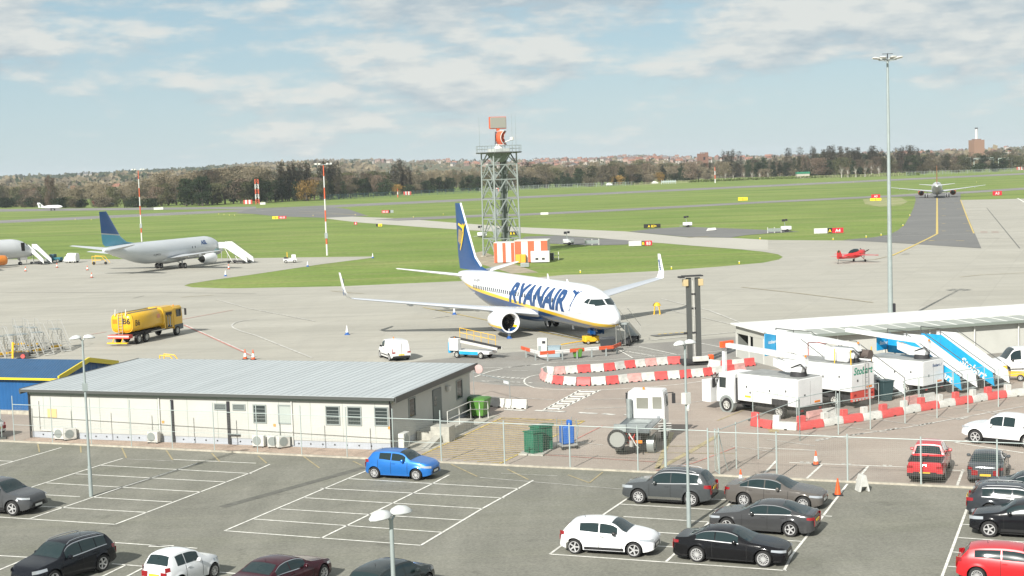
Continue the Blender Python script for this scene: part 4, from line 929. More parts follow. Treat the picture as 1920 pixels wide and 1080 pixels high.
# solve the pose from fin tip and near main wheels
def pose(T, guess_a, p_near, s_near, y_near, zoff=.02):
    g = G(*p_near); c, s_ = math.cos(guess_a), math.sin(guess_a); lx, ly = -s_near, y_near
    T.location = (g.x-(lx*c-ly*s_), g.y-(lx*s_+ly*c), zoff); T.rotation_euler = (0, 0, guess_a)
ASL_A = R(67); pose(T, ASL_A, (343, 503.5), 16.4, -2.6)
htx('lettering', 'ASL', .95, 8.2, 3.95, -1, M_blue, bold=.05, shear=.2, width=1.9); htx('registration', 'G-JMCV', .5, 22.8, 2.75, -1, M_ink, width=2.1)
for s_ in (11.2, 12.1): MB().box(-s_-.1, -s_+.1, -hy(s_, 3.6)-.012, -hy(s_, 3.6)+.05, 3.4, 3.75).build('cabin_window', M_cabin, T)
for sg in (-1,):
    P = MB(); g = [[(-s_, sg*(hy(s_, z)+.01), z) for z in [lerp(a, c, j/4) for j in range(5)]] for s_, a, c in ((3.2, 2.2, 3.0), (4.5, 2.0, 2.9), (6, 1.95, 2.45), (8, 1.9, 2.1))]
    P.loft(g, closed=False, caps=False); P.build('nose_stripe', mat('pale turquoise', (.35, .62, .68), .4), T)
# white airliner with an orange engine, cut by the left edge
sp = dict(B734, hull=mat('white grey hull', (.52, .54, .55), .35, coat=.4, var=.05, vscale=.3), nac=mat('orange cowl', (.62, .20, .02), .35, coat=.5), finm=M_pw, bellym=M_pg, gdm=M_pw, windows=[], doorsf=[(3.6, 2.9, 4.6, .8, -1)])
T, hy2, _1, _2, _3 = airliner('airliner', 'white airliner with orange engine cut off by the left edge', sp)
pose(T, R(50), (38, 497), 3.7, 0)
MB().prism([(-3.55, 2.85), (-4.35, 2.85), (-4.35, 4.5), (-3.55, 4.5)], -1.80, -1.72).build('open_doorway', M_under, T)
# taxiing airliner seen from behind
sp = dict(prof=[(0, 2.7, 2.55, .03), (.4, 3.2, 2.0, .6), (1.5, 3.9, 1.7, 1.3), (3, 5.0, 1.55, 1.75), (5, 5.55, 1.5, 1.97), (22, 5.55, 1.5, 1.97), (26, 5.5, 2.2, 1.8), (30, 5.35, 3.3, 1.25), (32.6, 5.0, 4.0, .6), (33.8, 4.7, 4.2, .3)],
    wing=[(11.5, 1.3, 2.1, 7.4, .9), (13.4, 3.2, 2.35, 5.6, .7), (15.6, 6.4, 2.8, 3.9, .45), (20.6, 17.0, 4.2, 1.5, .16)], fairings=((6.8, 2.6), (10, 2.3), (13.3, 2.0)),
    engine=(10.4, 5.75, 1.75, 1.12, 4.2), pylz=2.9, stab=[(29.2, .8, 4.7, 3.6, .4), (32.6, 6.2, 5.3, 1.3, .14)], main=(17.6, 3.8, .58), nose=(5.0, .38),
    fin=[(25.5, 5.4, 7.5, .12), (28.0, 6.1, 5.6, .35), (32.3, 11.8, 2.0, .2)], belly=(11, 22, 1.8, 1.8, .75), cockpit=[((1.6, 4.0), (2.4, 4.0), (2.8, 4.5), (2.2, 4.4))],
    hull=mat('white airliner hull', (.58, .60, .60), .35, coat=.3), finm=mat('orange fin', (.62, .15, .02), .4), nac=mat('orange red cowl', (.50, .10, .02), .4), bellym=M_pg, gdm=M_pw, windows=[8+.6*k for k in range(12)], wz=4.0, lip=M_pw)
T, *_q = airliner('airliner', 'white airliner with orange tail fin taxiing away towards the runway', sp)
ej_a = hdg(G(1757, 439), G(1757, 370)); pose(T, ej_a, (1757, 370.5), 17.6, 0, .06)

# red aerobatic aircraft
def aero():
    T = thing('light_aircraft', 'small red aerobatic aircraft with bubble canopy standing on the concrete', 'light aircraft')
    Mr = mat('aerobatic red paint', (.58, .03, .03), .3, coat=.5); Mg = mat('dark green stripe', (.02, .08, .03), .4)
    prof = [(0, .28, .62), (.12, .50, .62), (.9, .55, .66), (1.6, .60, .72), (2.6, .58, .74), (4.2, .38, .62), (5.8, .18, .48), (6.6, .08, .42)]
    b = MB(); b.loft([[(-s_, math.cos(a)*w_*.78, 1.42-.09*s_+math.sin(a)*w_*(.95 if math.sin(a) > 0 else 1.0)) for a in [2*math.pi*i/18 for i in range(18)]] for s_, w_, _z in prof]); fu = b.build('fuselage', Mr, T, angle=60)
    b = MB(); b.loft([[(-s_, math.cos(a)*w_, z_+math.sin(a)*h_) for a in [math.pi*i/10 for i in range(11)]] for s_, w_, h_, z_ in ((1.2, .05, .05, 1.78), (1.7, .30, .36, 1.72), (2.5, .36, .48, 1.62), (3.3, .30, .36, 1.55), (3.9, .05, .05, 1.5))], closed=False); b.build('canopy', M_glass, T, angle=70)
    for sg in (1, -1):
        b = MB(); b.loft([airfoil((-1.35, sg*.3, 1.12), 1.75, .22), airfoil((-1.55, sg*3.9, 1.16), 1.0, .12)]); b.build('wing', Mr, T)
        b = MB(); b.loft([airfoil((-5.7, sg*.1, 1.1), .9, .08), airfoil((-5.9, sg*1.5, 1.12), .6, .05)]); b.build('tailplane', Mr, T)
        g = MB().tube((-1.3, sg*.35, .95), (-1.15, sg*1.05, .3), .05, .04, 6).build('undercarriage', Mr, T)
        MB().lathe([(.001, -.07), (.2, -.06), (.2, .06), (.001, .07)], c=(-1.15, sg*1.08, .22), n=14, axis='y').build('wheel', M_tyre, g)
        b = MB(); b.add([(-1.4, sg*.485, 1.18), (-4.9, sg*.25, .92), (-4.9, sg*.25, 1.02), (-1.4, sg*.485, 1.36)], [(0, 1, 2, 3)]); b.build('side_stripe', Mg, T, flat=True)
    b = MB(); b.prism([(-5.5, .95), (-6.55, .75), (-6.75, 1.0), (-6.65, 1.95), (-6.25, 2.1), (-5.95, 1.95), (-5.5, 1.25)], -.04, .04); fn = b.build('tail_fin', Mr, T)
    MB().prism([(-6.1, 2.0), (-6.25, 2.1), (-6.65, 1.95), (-6.66, 1.7), (-6.1, 1.75)], -.045, .045).build('fin_stripe', Mg, fn)
    MB().tube((-6.3, 0, .8), (-6.5, 0, .12), .025).lathe([(.001, -.03), (.09, -.03), (.09, .03), (.001, .03)], c=(-6.5, 0, .1), n=10, axis='y').build('tail_wheel', M_tyre, T)
    pr = MB().lathe([(.001, .45), (.1, .3), (.17, .05), (.2, -.02)], c=(0, 0, 1.42), n=14, axis='x').build('spinner', Mr, T)
    for k in range(3):
        a = R(35+120*k); b = MB(); b.loft([[(.10+dx, math.cos(a)*rr-math.sin(a)*dw, 1.42+math.sin(a)*rr+math.cos(a)*dw) for dx, dw in ((-.02, -w_), (.02, -w_*.3), (.02, w_), (-.02, w_*.3))] for rr, w_ in ((.15, .05), (.6, .09), (1.0, .05))]); b.build('propeller_blade', M_blk, pr)
    for o in (-.3, .3): pass
    return T
T = aero(); F, Rr = G(1622, 491), G(1573, 494); T.rotation_euler = (0, 0, hdg(Rr, F)+.35); T.location = G(1620, 490)+Vector((0, 0, .02))
# far left: a light business aircraft and a dark parked one
def small_plane(name, label, c, fc, px, ang, L=11):
    T = thing(name, label, 'light aircraft', G(*px), ang); k = L/11
    b = MB(); b.loft([[(-s_*k, math.cos(a)*w_*k, (1.5+math.sin(a)*w_)*k) for a in [2*math.pi*i/12 for i in range(12)]] for s_, w_ in ((0, .05), (.6, .45), (2, .75), (6, .75), (9, .35), (11, .1))]); b.build('fuselage', c, T, angle=60)
    for sg in (1, -1):
        MB().loft([airfoil((-3.4*k, sg*.3*k, 1.1*k), 2.1*k, .25), airfoil((-3.9*k, sg*6.5*k, 1.4*k), 1.1*k, .12)]).build('wing', c, T)
        MB().loft([airfoil((-9.6*k, 0, 2.9*k), 1.2*k, .12), airfoil((-9.9*k, sg*2.2*k, 2.9*k), .8*k, .08)]).build('tailplane', c, T)
        MB().tube((-4.5*k, sg*1.6*k, .3*k), (-4.5*k, sg*1.2*k, 1.1*k), .06).lathe([(.001, -.1), (.3*k, -.1), (.3*k, .1), (.001, .1)], c=(-4.5*k, sg*1.6*k, .3*k), n=10, axis='y').build('undercarriage', M_tyre, T)
    MB().prism([(-8.2*k, 1.7*k), (-10.2*k, 3.4*k), (-11.3*k, 3.4*k), (-10.8*k, 1.5*k)], -.1, .1).build('tail_fin', fc, T)
    return T
small_plane('light_aircraft', 'tiny white aircraft parked far off in front of the left hand trees', M_pw, M_pw, (118, 394), R(-8), 15)
small_plane('light_aircraft', 'tiny dark aircraft with red nose parked far off behind the blue tail fin', mat('dark aircraft paint', (.05, .06, .07), .5), mat('dull red paint', (.25, .06, .05), .5), (216, 388), R(15), 13)
# ---------------------------------------------------------------- buildings and masts
def solve_z(P, py):
    lo, hi = 0.0, 90.0
    for _ in range(40):
        md = (lo+hi)/2
        if proj((P.x, P.y, md))[1] > py: lo = md
        else: hi = md
    return lo
def wall_uv(px, py, O, U):
    """photo point -> (distance along wall, height) on the vertical plane through O along U"""
    N_ = Vector((-U.y, U.x, 0)); d = ray(px, py); c = Vector((0, 0, CAMH)); t = (O-c).dot(N_)/d.dot(N_); p = c+d*t
    return (p-O).dot(U), p.z
def corr(name, c, period, axis=0, depth=.5, rough=.45, c2=None, metal=0.0):
    """ribbed sheet cladding"""
    m = mat(name, c, rough, metal, var=.10, vscale=.6); nt = m.node_tree; b = nt.nodes['Principled BSDF']
    tc = nt.nodes.new('ShaderNodeTexCoord'); sp = nt.nodes.new('ShaderNodeSeparateXYZ'); nt.links.new(tc.outputs['Object'], sp.inputs[0])
    a = nt.nodes.new('ShaderNodeMath'); a.operation = 'MULTIPLY'; nt.links.new(sp.outputs[axis], a.inputs[0]); a.inputs[1].default_value = 2*math.pi/period
    s_ = nt.nodes.new('ShaderNodeMath'); s_.operation = 'SINE'; nt.links.new(a.outputs[0], s_.inputs[0])
    q = nt.nodes.new('ShaderNodeMapRange'); q.inputs[1].default_value = .2; q.inputs[2].default_value = .8; nt.links.new(s_.outputs[0], q.inputs[0])
    bp = nt.nodes.new('ShaderNodeBump'); bp.inputs['Strength'].default_value = depth; bp.inputs['Distance'].default_value = .05
    nt.links.new(q.outputs[0], bp.inputs['Height']); nt.links.new(bp.outputs[0], b.inputs['Normal']); return m
M_wallw = mat('pale render wall', (.48, .48, .44), .8, var=.08, vscale=.5, bump=.1)
M_wallg = mat('pale grey wall panel', (.47, .475, .44), .7, var=.07, vscale=.5)
M_fascia = mat('sage green fascia', (.24, .29, .25), .5)
M_dkgrey = mat('dark grey trim', (.075, .08, .075), .5)
M_galv = mat('galvanised steel', (.36, .40, .39), .45, .5, var=.15, vscale=3)
M_pole = mat('grey lamp column paint', (.34, .39, .38), .45, .2, var=.1, vscale=2)
M_winf = mat('grey window frame', (.24, .27, .26), .5)
M_pane = mat('window glass dark', (.035, .045, .045), .08)
M_blind = mat('window blind', (.36, .40, .37), .6)
M_plastw = mat('white plastic', (.60, .60, .56), .5, var=.12, vscale=2)
M_skirt = mat('pale blue grey skirting', (.40, .43, .47), .7, var=.08, vscale=1)
M_block = mat('concrete blockwork', (.42, .41, .36), .9, var=.2, vscale=3, bump=.2)
# modular office
M_seamr = mat('roof seam', (.39, .43, .435), .5)
T = thing('office_building', 'long white single storey modular office with grey sheet roof behind the car park fence', 'building', BFL+Vector((0, 0, .03)), hdg(BFL, BFR))
BL = (BFR-BFL).length; BD = 13.0; HF, HB = 3.10, 3.30
b = MB(); b.box(0, BL, 0, BD-.3, .42, HF-.28); b.build('wall', M_wallg, T, flat=True)
b = MB(); b.box(.04, BL-.04, .04, BD-.34, 0, .42); b.build('skirting', M_skirt, T, flat=True)
b = MB(); b.prism([(-.12, HF-.28), (BD-.15, HF-.28), (BD-.15, HB-.02), (-.12, HF-.02)], -.05, BL+.05, plane='yz'); b.build('fascia', M_fascia, T, flat=True)
b = MB(); b.prism([(-.35, HF), (BD+.05, HB), (BD+.05, HB+.10), (-.35, HF+.10)], -.38, BL+.38, plane='yz'); roof = b.build('roof', mat('grey blue sheet roof', (.45, .485, .49), .5, .05, var=.10, vscale=.35, stretch=(3, .3, 1)), T, flat=True)
for k in range(54):
    x = -.15+k*(BL+.3)/53; MB().prism([(-.30, HF+.10), (BD, HB+.10), (BD, HB+.115), (-.30, HF+.115)], x-.015, x+.015, plane='yz')  .build('roof_seam', M_seamr, roof, flat=True)
b = MB(); b.prism([(-.36, HF-.22), (BD+.06, HB-.22), (BD+.06, HB+.13), (-.36, HF+.13)], BL+.38, BL+.47, plane='yz'); b.build('verge', M_dkgrey, T, flat=True)
b = MB(); b.prism([(-.36, HF-.22), (BD+.06, HB-.22), (BD+.06, HB+.13), (-.36, HF+.13)], -.47, -.38, plane='yz'); b.build('verge', M_dkgrey, T, flat=True)
b = MB(); b.beam((-.4, -.42, HF+.0), (BL+.4, -.42, HF+.0), .14, .16); b.build('gutter', M_dkgrey, T)
b = MB(); b.beam((-.4, BD+.1, HB+.03), (BL+.4, BD+.1, HB+.03), .1, .12); b.build('gutter', M_dkgrey, T)
for x in (.02, BL-.05): MB().tube((x, -.08, 0), (x, -.08, HF-.05), .055).build('downpipe', M_blk, T)
MB().tube((.7, -.05, .5), (.7, -.05, 2.4), .035).tube((.7, -.05, .5), (1.6, -.05, .5), .035).build('cable_duct', M_plastw, T)
for px in (301, 549): 
    u, z = wall_uv(px, 800, BFL, BU); MB().tube((u, -.06, .15), (u, -.06, HF-.25), .05).build('downpipe', M_plastw, T)
for px in (325, 430):
    u, z = wall_uv(px, 800, BFL, BU); MB().box(u-.09, u+.09, -.09, .01, .05, 2.68).build('service_riser', M_ink, T)
u, z = wall_uv(442, 816, BFL, BU); MB().box(u-.35, u+.35, -.12, -.02, z-.05, z+.06).build('service_riser', M_ink, T)
for k in range(12):
    x = BL*(k+.5)/12; b = MB(); b.box(x-.012, x+.012, -.006, .01, .42, HF-.28); b.build('panel_joint', M_fascia, T, flat=True)
for k in range(30):
    x = .9+k*.8
    if x < BL-.3: MB().tube((x, .03, .22), (x, .045, .22), .05, n=8).build('vent_hole', M_ink, T, loc=(0, -.02, 0))
def window(T, u0, u1, z0, z1, M, blind=False, nm='window', bars=0):
    """M maps wall coordinates (u, out, z)"""
    fr = .07; b = MB(); b.box(u0, u1, -.05, .02, z1-fr, z1, M=M); b.box(u0, u1, -.05, .02, z0, z0+fr, M=M); b.box(u0, u0+fr, -.05, .02, z0+fr, z1-fr, M=M); b.box(u1-fr, u1, -.05, .02, z0+fr, z1-fr, M=M)
    f = b.build(nm, M_winf, T, flat=True)
    MB().box(u0+fr, u1-fr, -.012, .01, z0+fr, z1-fr, M=M).build('pane', M_blind if blind else M_pane, f, flat=True)
    for k in range(bars):
        z = lerp(z0+fr, z1-fr, (k+1)/(bars+1)); MB().box(u0+fr, u1-fr, -.02, -.013, z-.012, z+.012, M=M).build('blind_slat', M_winf, f, flat=True)
I4 = Matrix.Identity(4)
for (x0, x1, y0, y1, bl) in ((401.5, 425, 757, 769.5, 0), (436, 460, 758, 770, 0), (474, 499, 759, 794, 0), (521, 547, 759.5, 795.5, 1), (610, 637, 761.5, 797.5, 0), (650.5, 677.5, 762.5, 798.5, 0), (701.5, 728, 763.5, 799.5, 0)):
    u0, z1 = wall_uv(x0, y0, BFL, BU); u1, _z = wall_uv(x1, y0, BFL, BU); _u, z0 = wall_uv(x0, y1, BFL, BU)
    window(T, u0, u1, z0, z1, I4, bl == 1, bars=0 if bl else 4)
MG = Matrix.Translation((BL, 0, 0)) @ Matrix.Rotation(R(90), 4, 'Z')
for (x0, x1, y0, y1) in ((765, 778, 749, 787), (854.5, 866, 715, 752)):
    u0, z1 = wall_uv(x0, y0, BFR, BN); u1, _z = wall_uv(x1, y0, BFR, BN); _u, z0 = wall_uv(x0, y1, BFR, BN); window(T, u0, u1, z0, z1, MG)
u0, z1 = wall_uv(810, 731, BFR, BN); u1, _z = wall_uv(826, 731, BFR, BN)
d_ = MB().box(u0, u1, -.06, .01, .55, 2.62, M=MG).build('door', mat('grey door', (.13, .15, .15), .5), T, flat=True)
MB().box(u0+.15, u0+.5, -.07, -.06, 1.6, 2.2, M=MG).build('door_pane', M_pane, d_, flat=True)
MB().lathe([(.001, -.28), (.15, -.22), (.2, 0), (.2, .1), (.001, .1)], c=(BL+.12, u1+1.0, 2.45), n=12).build('wall_lamp', M_plastw, T)
MB().lathe([(.001, 0), (.3, .03), (.3, .12), (.001, .15)], c=(0, 0, 0), n=20, axis='y').build('traffic_mirror', mat('dull pink disc', (.50, .36, .34), .5), T, loc=(BL+.75, BD-.6, HF+.0))
MB().box(1.35, 2.05, -.03, -.008, 1.35, 1.9).build('notice_board', mat('cream notice', (.60, .45, .20), .6), T, flat=True)
for px, py in ((306, 792), (515, 798), (730, 803)):
    u, z = wall_uv(px, py, BFL, BU); MB().box(u-.08, u+.08, -.03, -.008, z-.08, z+.08).build('warning_sign', mat('orange notice', (.65, .28, .06), .6) if 'orange notice' not in bpy.data.materials else bpy.data.materials['orange notice'], T, flat=True)
# ramp beside the office
T = thing('access_ramp', 'concrete block ramp with white metal handrails beside the dark grey office door', 'ramp', BFR+Vector((0, 0, .03)), hdg(BFL, BFR))
b = MB(); b.prism([(0, 0), (1.9, 0), (1.9, .55), (0, .55)], 3.4, 8.2, plane='xz'); b.v = [(v[0]+.05, v[1], v[2]) for v in b.v]; b.build('landing', M_block, T, flat=True, bevel=.02)
b = MB(); b.prism([(3.4, .55), (3.4, 0), (.6, 0)], 1.45, 1.95, plane='yz'); b.build('ramp_slope', M_block, T, flat=True)
MB().box(1.2, 2.4, 2.9, 3.9, .0, .95).build('block_pier', M_block, T, flat=True, bevel=.02)
for y0, y1, z0, z1 in ((4.2, 8.1, .55, .55), (8.1, 11.2, .55, .05)):
    b = MB(); n_ = 3
    for k in range(n_):
        y = lerp(y0, y1, k/(n_-1)); z = lerp(z0, z1, k/(n_-1)); b.tube((1.8, y, z), (1.8, y, z+1.1), .028, n=6)
    for h in (1.1, .6): b.tube((1.8, y0, z0+h), (1.8, y1, z1+h), .028, n=6)
    b.build('handrail', M_plastw, T)
# air conditioning units
def ac_unit():
    T = thing('air_conditioner', 'x', 'air conditioner', group='air conditioners along the office wall')
    MB().box(-.45, .45, -.18, .18, .08, .85).build('casing', M_plastw, T, bevel=.02)
    MB().lathe([(.001, 0), (.32, 0), (.32, .03), (.28, .03), (.27, .01), (.001, .01)], c=(-.08, -.21, .48), n=20, axis='y').build('fan_grille', M_winf, T)
    MB().beam((-.35, -.2, .04), (-.35, .2, .04), .06, .08).build('foot', M_ink, T); MB().beam((.35, -.2, .04), (.35, .2, .04), .06, .08).build('foot', M_ink, T)
    return T
ac = ac_unit(); AA = hdg(BFL, BFR); first = True
for px, lb, ry in ((123, 'leftmost outdoor air conditioner below the cream notice on the office wall', 0), (140, 'second outdoor air conditioner below the cream notice, turned away from the wall', .9), (296, 'single outdoor air conditioner beside the thick dark riser pipe', 0), (493, 'low outdoor air conditioner left of the pair near the office windows', 0), (521, 'middle outdoor air conditioner below the blinded office window', .3), (538, 'outdoor air conditioner beside the white downpipe below the blinded office window', 1.0)):
    u, z = wall_uv(px, 830, BFL, BU); p = BFL+BU*u-BN*.45; p.z = .045
    if first: o = ac; o.location = p; o.rotation_euler = (0, 0, AA+ry); o['label'] = lb; first = False
    else: o = dup(ac, p, AA+ry, lb)
    o.scale = (.86,)*3
q = BFR+BU*.6+BN*.3; q.z = .05; dup(ac, q, AA+R(90), 'outdoor air conditioner on the shaded end wall beside the corner downpipe', scale=(1, 1, 1.2))
# blue shed
A_ = G(112, 779); B_ = G(213, 683, 2.6); B_.z = 0; W_a = hdg(A_, B_); dW = (B_-A_).length; UW = (B_-A_).normalized()
LW = Vector((-1, .34, 0)).normalized(); LW = (BU*-1.0); nrm = None
zap = solve_z((A_+B_)/2, 677); T = thing('blue_shed', 'blue ribbed metal shed with bright yellow roof edges at the left', 'building')
def quadbox(P, z0, z1):
    vs = [(p.x, p.y, z) for z in (z0, z1) for p in P]; return vs
L_ = 26.0; C_ = A_+LW*L_; D_ = B_+LW*L_; mA = (A_+B_)/2; mC = (C_+D_)/2; ez = 2.62
b = MB(); b.add([(A_.x, A_.y, 0), (B_.x, B_.y, 0), (B_.x, B_.y, ez), (mA.x, mA.y, zap), (A_.x, A_.y, ez), (C_.x, C_.y, 0), (D_.x, D_.y, 0), (D_.x, D_.y, ez), (mC.x, mC.y, zap), (C_.x, C_.y, ez)],
    [(0, 1, 2, 3, 4), (5, 9, 8, 7, 6), (0, 4, 9, 5), (1, 6, 7, 2)]); b.build('wall', corr('blue ribbed wall', (.012, .095, .26), .28, 0, .6), T, flat=True)
up = Vector((0, 0, .06)); ov = (A_-B_).normalized()*.25
def v3(p, z): return Vector((p.x, p.y, z))
for a, c, e in ((A_, C_, 1), (B_, D_, -1)):
    o_ = ov*e; P = [v3(a+o_, ez-.04)-LW*.2, v3(mA, zap)-LW*.2, v3(mC, zap), v3(c+o_, ez-.04)]; P = [p+up*.5 for p in P]
    b = MB(); b.add(P+[p+Vector((0, 0, .07)) for p in P], [(0, 1, 2, 3), (7, 6, 5, 4), (0, 4, 5, 1), (1, 5, 6, 2), (2, 6, 7, 3), (3, 7, 4, 0)]); b.build('roof', corr('blue ribbed roof', (.02, .085, .19), .22, 0, .6), T, flat=True)
for p, q, nm in ((v3(A_+ov, ez+.05), v3(mA, zap+.1), 'roof_edge'), (v3(mA, zap+.1), v3(B_-ov, ez+.05), 'roof_edge')): MB().beam(p-LW*.25, q-LW*.25, .12, .34).build(nm, mat('shed yellow trim', (.72, .58, .03), .4) if 'shed yellow trim' not in bpy.data.materials else bpy.data.materials['shed yellow trim'], T)
MB().beam(v3(A_+ov*1.3, ez-.02)-LW*.25, v3(C_+ov*1.3, ez-.02), .14, .14).build('gutter', bpy.data.materials['shed yellow trim'], T)
MB().beam(v3(A_+LW*1.5+ov*.6, .15), v3(C_+ov*.6, .15), .3, .3).build('kerb_stone', M_kerb, T)
# white roofed shed on the right
P0 = G(1467, 693); P1 = G(2250, 634); SU = (P1-P0).normalized(); Q0 = G(1405, 668); SL = (P1-P0).length
SN = Vector((-SU.y, SU.x, 0)); dep = (Q0-P0).dot(SN); zf = solve_z(P0, 632); zb_ = solve_z(P0+SN*dep, 610)
T = thing('arrivals_shed', 'long pale shed with sloping white roof and grey gutter behind the white service trucks', 'building', P0+Vector((0, 0, .03)), hdg(P0, P1))
M_roofw = mat('white sheet roof', (.74, .745, .72), .5, var=.14, vscale=.3, stretch=(.4, 2.2, 1)); M_trans = mat('translucent roof strip', (.36, .38, .335), .4)
sk = (Q0-P0).dot(SU)
b = MB(); b.add([(0, 0, 0), (SL, 0, 0), (SL, 0, zf-.1), (0, 0, zf-.1)], [(0, 1, 2, 3)]); b.add([(0, .12, 0), (SL, .12, 0), (SL, .12, zf-.1), (0, .12, zf-.1)], [(3, 2, 1, 0)]); b.add([(0, 0, zf-.1), (SL, 0, zf-.1), (SL, .12, zf-.1), (0, .12, zf-.1)], [(0, 1, 2, 3)]); b.build('front_wall', M_wallw, T, flat=True)
b = MB(); b.prism([(0.15, zf-.55), (dep, zf-.55), (dep, zb_), (.15, zf)], 0, .1, plane='yz'); b.build('gable', mat('gable sheet', (.46, .46, .41), .7), T, flat=True)
MB().box(.02, .12, .1, dep*.62, 0, zf-.5).build('end_wall', bpy.data.materials['gable sheet'], T, flat=True)
for y in (.2, dep*.38, dep*.7, dep-.1): MB().box(-.02, .12, y, y+.14, 0, zf-.5).build('post', M_plastw, T, flat=True)
MB().box(0, .1, dep*.0+.34, dep, .0, .9).build('dwarf_wall', M_wallg, T, flat=True)
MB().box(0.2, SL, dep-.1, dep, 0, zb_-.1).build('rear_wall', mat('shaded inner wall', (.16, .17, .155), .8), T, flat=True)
b = MB(); b.prism([(-.38, zf-.06), (dep*.30, lerp(zf, zb_, .30)), (dep*.30, lerp(zf, zb_, .30)+.09), (-.38, zf+.03)], -.3, SL, plane='yz'); b.build('translucent_strip', M_trans, T, flat=True)
b = MB(); b.prism([(dep*.30, lerp(zf, zb_, .30)), (dep+.3, zb_+.04), (dep+.3, zb_+.16), (dep*.30, lerp(zf, zb_, .30)+.12)], -.35, SL, plane='yz'); b.build('roof', M_roofw, T, flat=True)
for k in range(26):
    x = -.2+k*1.55; MB().prism([(-.36, zf+.03), (dep*.30, lerp(zf, zb_, .30)+.09), (dep*.30, lerp(zf, zb_, .30)+.12), (-.36, zf+.06)], x, x+.06, plane='yz').build('roof_rib', M_roofw, T, flat=True)
MB().beam((-.35, -.48, zf-.04), (SL, -.48, zf-.04), .22, .2).build('gutter', mat('grey gutter', (.20, .23, .20), .5), T)
for k in range(10):
    x = .6+k*4.1; MB().tube((x, -.18, 0), (x, -.18, zf-.12), .06).build('post', M_plastw, T)

# ---------------------------------------------------------------- lamp columns
def lamp_column(h, label):
    T = thing('lamp_column', label, 'lamp post', group='twin headed lamp columns in the car park')
    b = MB(); b.tube((0, 0, 0), (0, 0, 1.6), .105, .10, 12); b.tube((0, 0, 1.6), (0, 0, h-.1), .072, .05, 12); b.build('column', M_pole, T)
    for sg in (1, -1):
        ar = MB().tube((0, 0, h-.15), (sg*.12, 0, h-.02), .03).build('arm', M_pole, T)
        b = MB(); R_ = []
        for t, w_, zt, zb2 in ((0, .06, .04, -.04), (.12, .17, .12, -.05), (.4, .22, .17, -.06), (.7, .2, .14, -.055), (.92, .12, .05, -.04), (1, .03, .0, -.02)):
            x = sg*(.05+t*.60); z = h+.02-t*.03; R_.append([(x, math.cos(a)*w_, z+(math.sin(a)*zt if math.sin(a) > 0 else -math.sin(a)*zb2)) for a in [2*math.pi*i/14 for i in range(14)]])
        b.loft(R_); b.build('lamp_head', mat('lamp head shell', (.56, .58, .57), .45) if 'lamp head shell' not in bpy.data.materials else bpy.data.materials['lamp head shell'], ar, angle=50)
    return T
LC = lamp_column(8.3, 'grey twin lamp column standing at the left in front of the white office')
LC.location = G(171, 932)+Vector((0, 0, .034)); LC.rotation_euler = (0, 0, R(20))
LCc = dup(LC, G(1292, 990)+Vector((0, 0, .034)), R(38), 'grey twin lamp column between the black coupe and the dark grey sport utility car')
pt = G(733, 968, 8.3); pt.z = .034; dup(LC, pt, R(48), 'grey twin lamp column rising from the lower edge at the centre')
MB().box(-.13, .13, -.12, .12, 5.55, 5.95).build('junction_box', M_pole, LC)
cb = MB().box(-.16, .16, -.14, .14, 5.6, 6.1); cb.build('camera_housing', M_plastw, LCc); MB().tube((.05, -.1, 5.55), (-.25, -.35, 5.4), .07).build('camera', M_plastw, LCc)
# high mast with floodlight crown
hm = G(1670, 612); T = thing('high_mast', 'tall grey floodlight mast with a ring of lamps rising behind the white roofed shed', 'light mast', hm); H = solve_z(hm, 115)
b = MB()
for k in range(6): b.tube((0, 0, H*k/6), (0, 0, H*(k+1)/6), lerp(.26, .10, k/6), lerp(.26, .10, (k+1)/6), 14, caps=False)
b.build('column', M_pole, T); MB().box(.18, .45, -.2, .2, .4, 2.2).build('control_box', M_ink, T)
ring = MB()
for i in range(16): a, c = 2*math.pi*i/16, 2*math.pi*(i+1)/16; ring.tube((math.cos(a)*.8, math.sin(a)*.8, H+.15), (math.cos(c)*.8, math.sin(c)*.8, H+.15), .05, n=6)
for i in range(4): a = math.pi*i/2; ring.tube((0, 0, H), (math.cos(a)*.8, math.sin(a)*.8, H+.15), .04, n=6)
ring.build('lamp_ring', M_galv, T)
MB().tube((0, 0, H), (0, 0, H+.75), .05).beam((-.5, 0, H+.7), (.5, 0, H+.7), .05).build('winch_head', M_ink, T)
for i in range(8):
    a = 2*math.pi*i/8+.2; c, s_ = math.cos(a), math.sin(a); b = MB(); R_ = []
    for t, w_, h_ in ((0, .10, .08), (.3, .3, .17), (.8, .34, .14), (1, .12, .04)): r_ = .75+t*.75; R_.append([(c*r_-s_*w_*x, s_*r_+c*w_*x, H+.22+.12*t+h_*z) for x, z in ((-1, 0), (-.6, .8), (.6, .8), (1, 0), (.6, -.35), (-.6, -.35))])
    b.loft(R_); b.build('floodlight', M_plastw, T)
# red and white masts
M_or = mat('signal red orange paint', (.60, .11, .045), .55); M_wh = mat('mast white paint', (.60, .60, .58), .55)
def striped_mast(label, base, top, bands, r=.16, head=True, name='light_mast'):
    p = G(*base); H = solve_z(p, top); T = thing(name, label, 'mast', p)
    for k in range(bands): MB().tube((0, 0, H*k/bands), (0, 0, H*(k+1)/bands), lerp(r*1.2, r*.6, k/bands), lerp(r*1.2, r*.6, (k+1)/bands), 10, caps=False).build('mast_section', M_or if k % 2 == (bands+1) % 2 else M_wh, T)
    if head:
        b = MB(); b.tube((-1.6, 0, H), (1.6, 0, H), .06); b.tube((0, -1, H), (0, 1, H), .06); b.build('crossarm', M_galv, T)
        for x in (-1.5, -.8, .8, 1.5): MB().box(x-.22, x+.22, -.25, .2, H+.05, H+.35).build('floodlight', M_plastw, T)
        MB().box(-.3, .3, -.3, .1, H*.19, H*.25).build('control_box', M_galv, T)
    return T
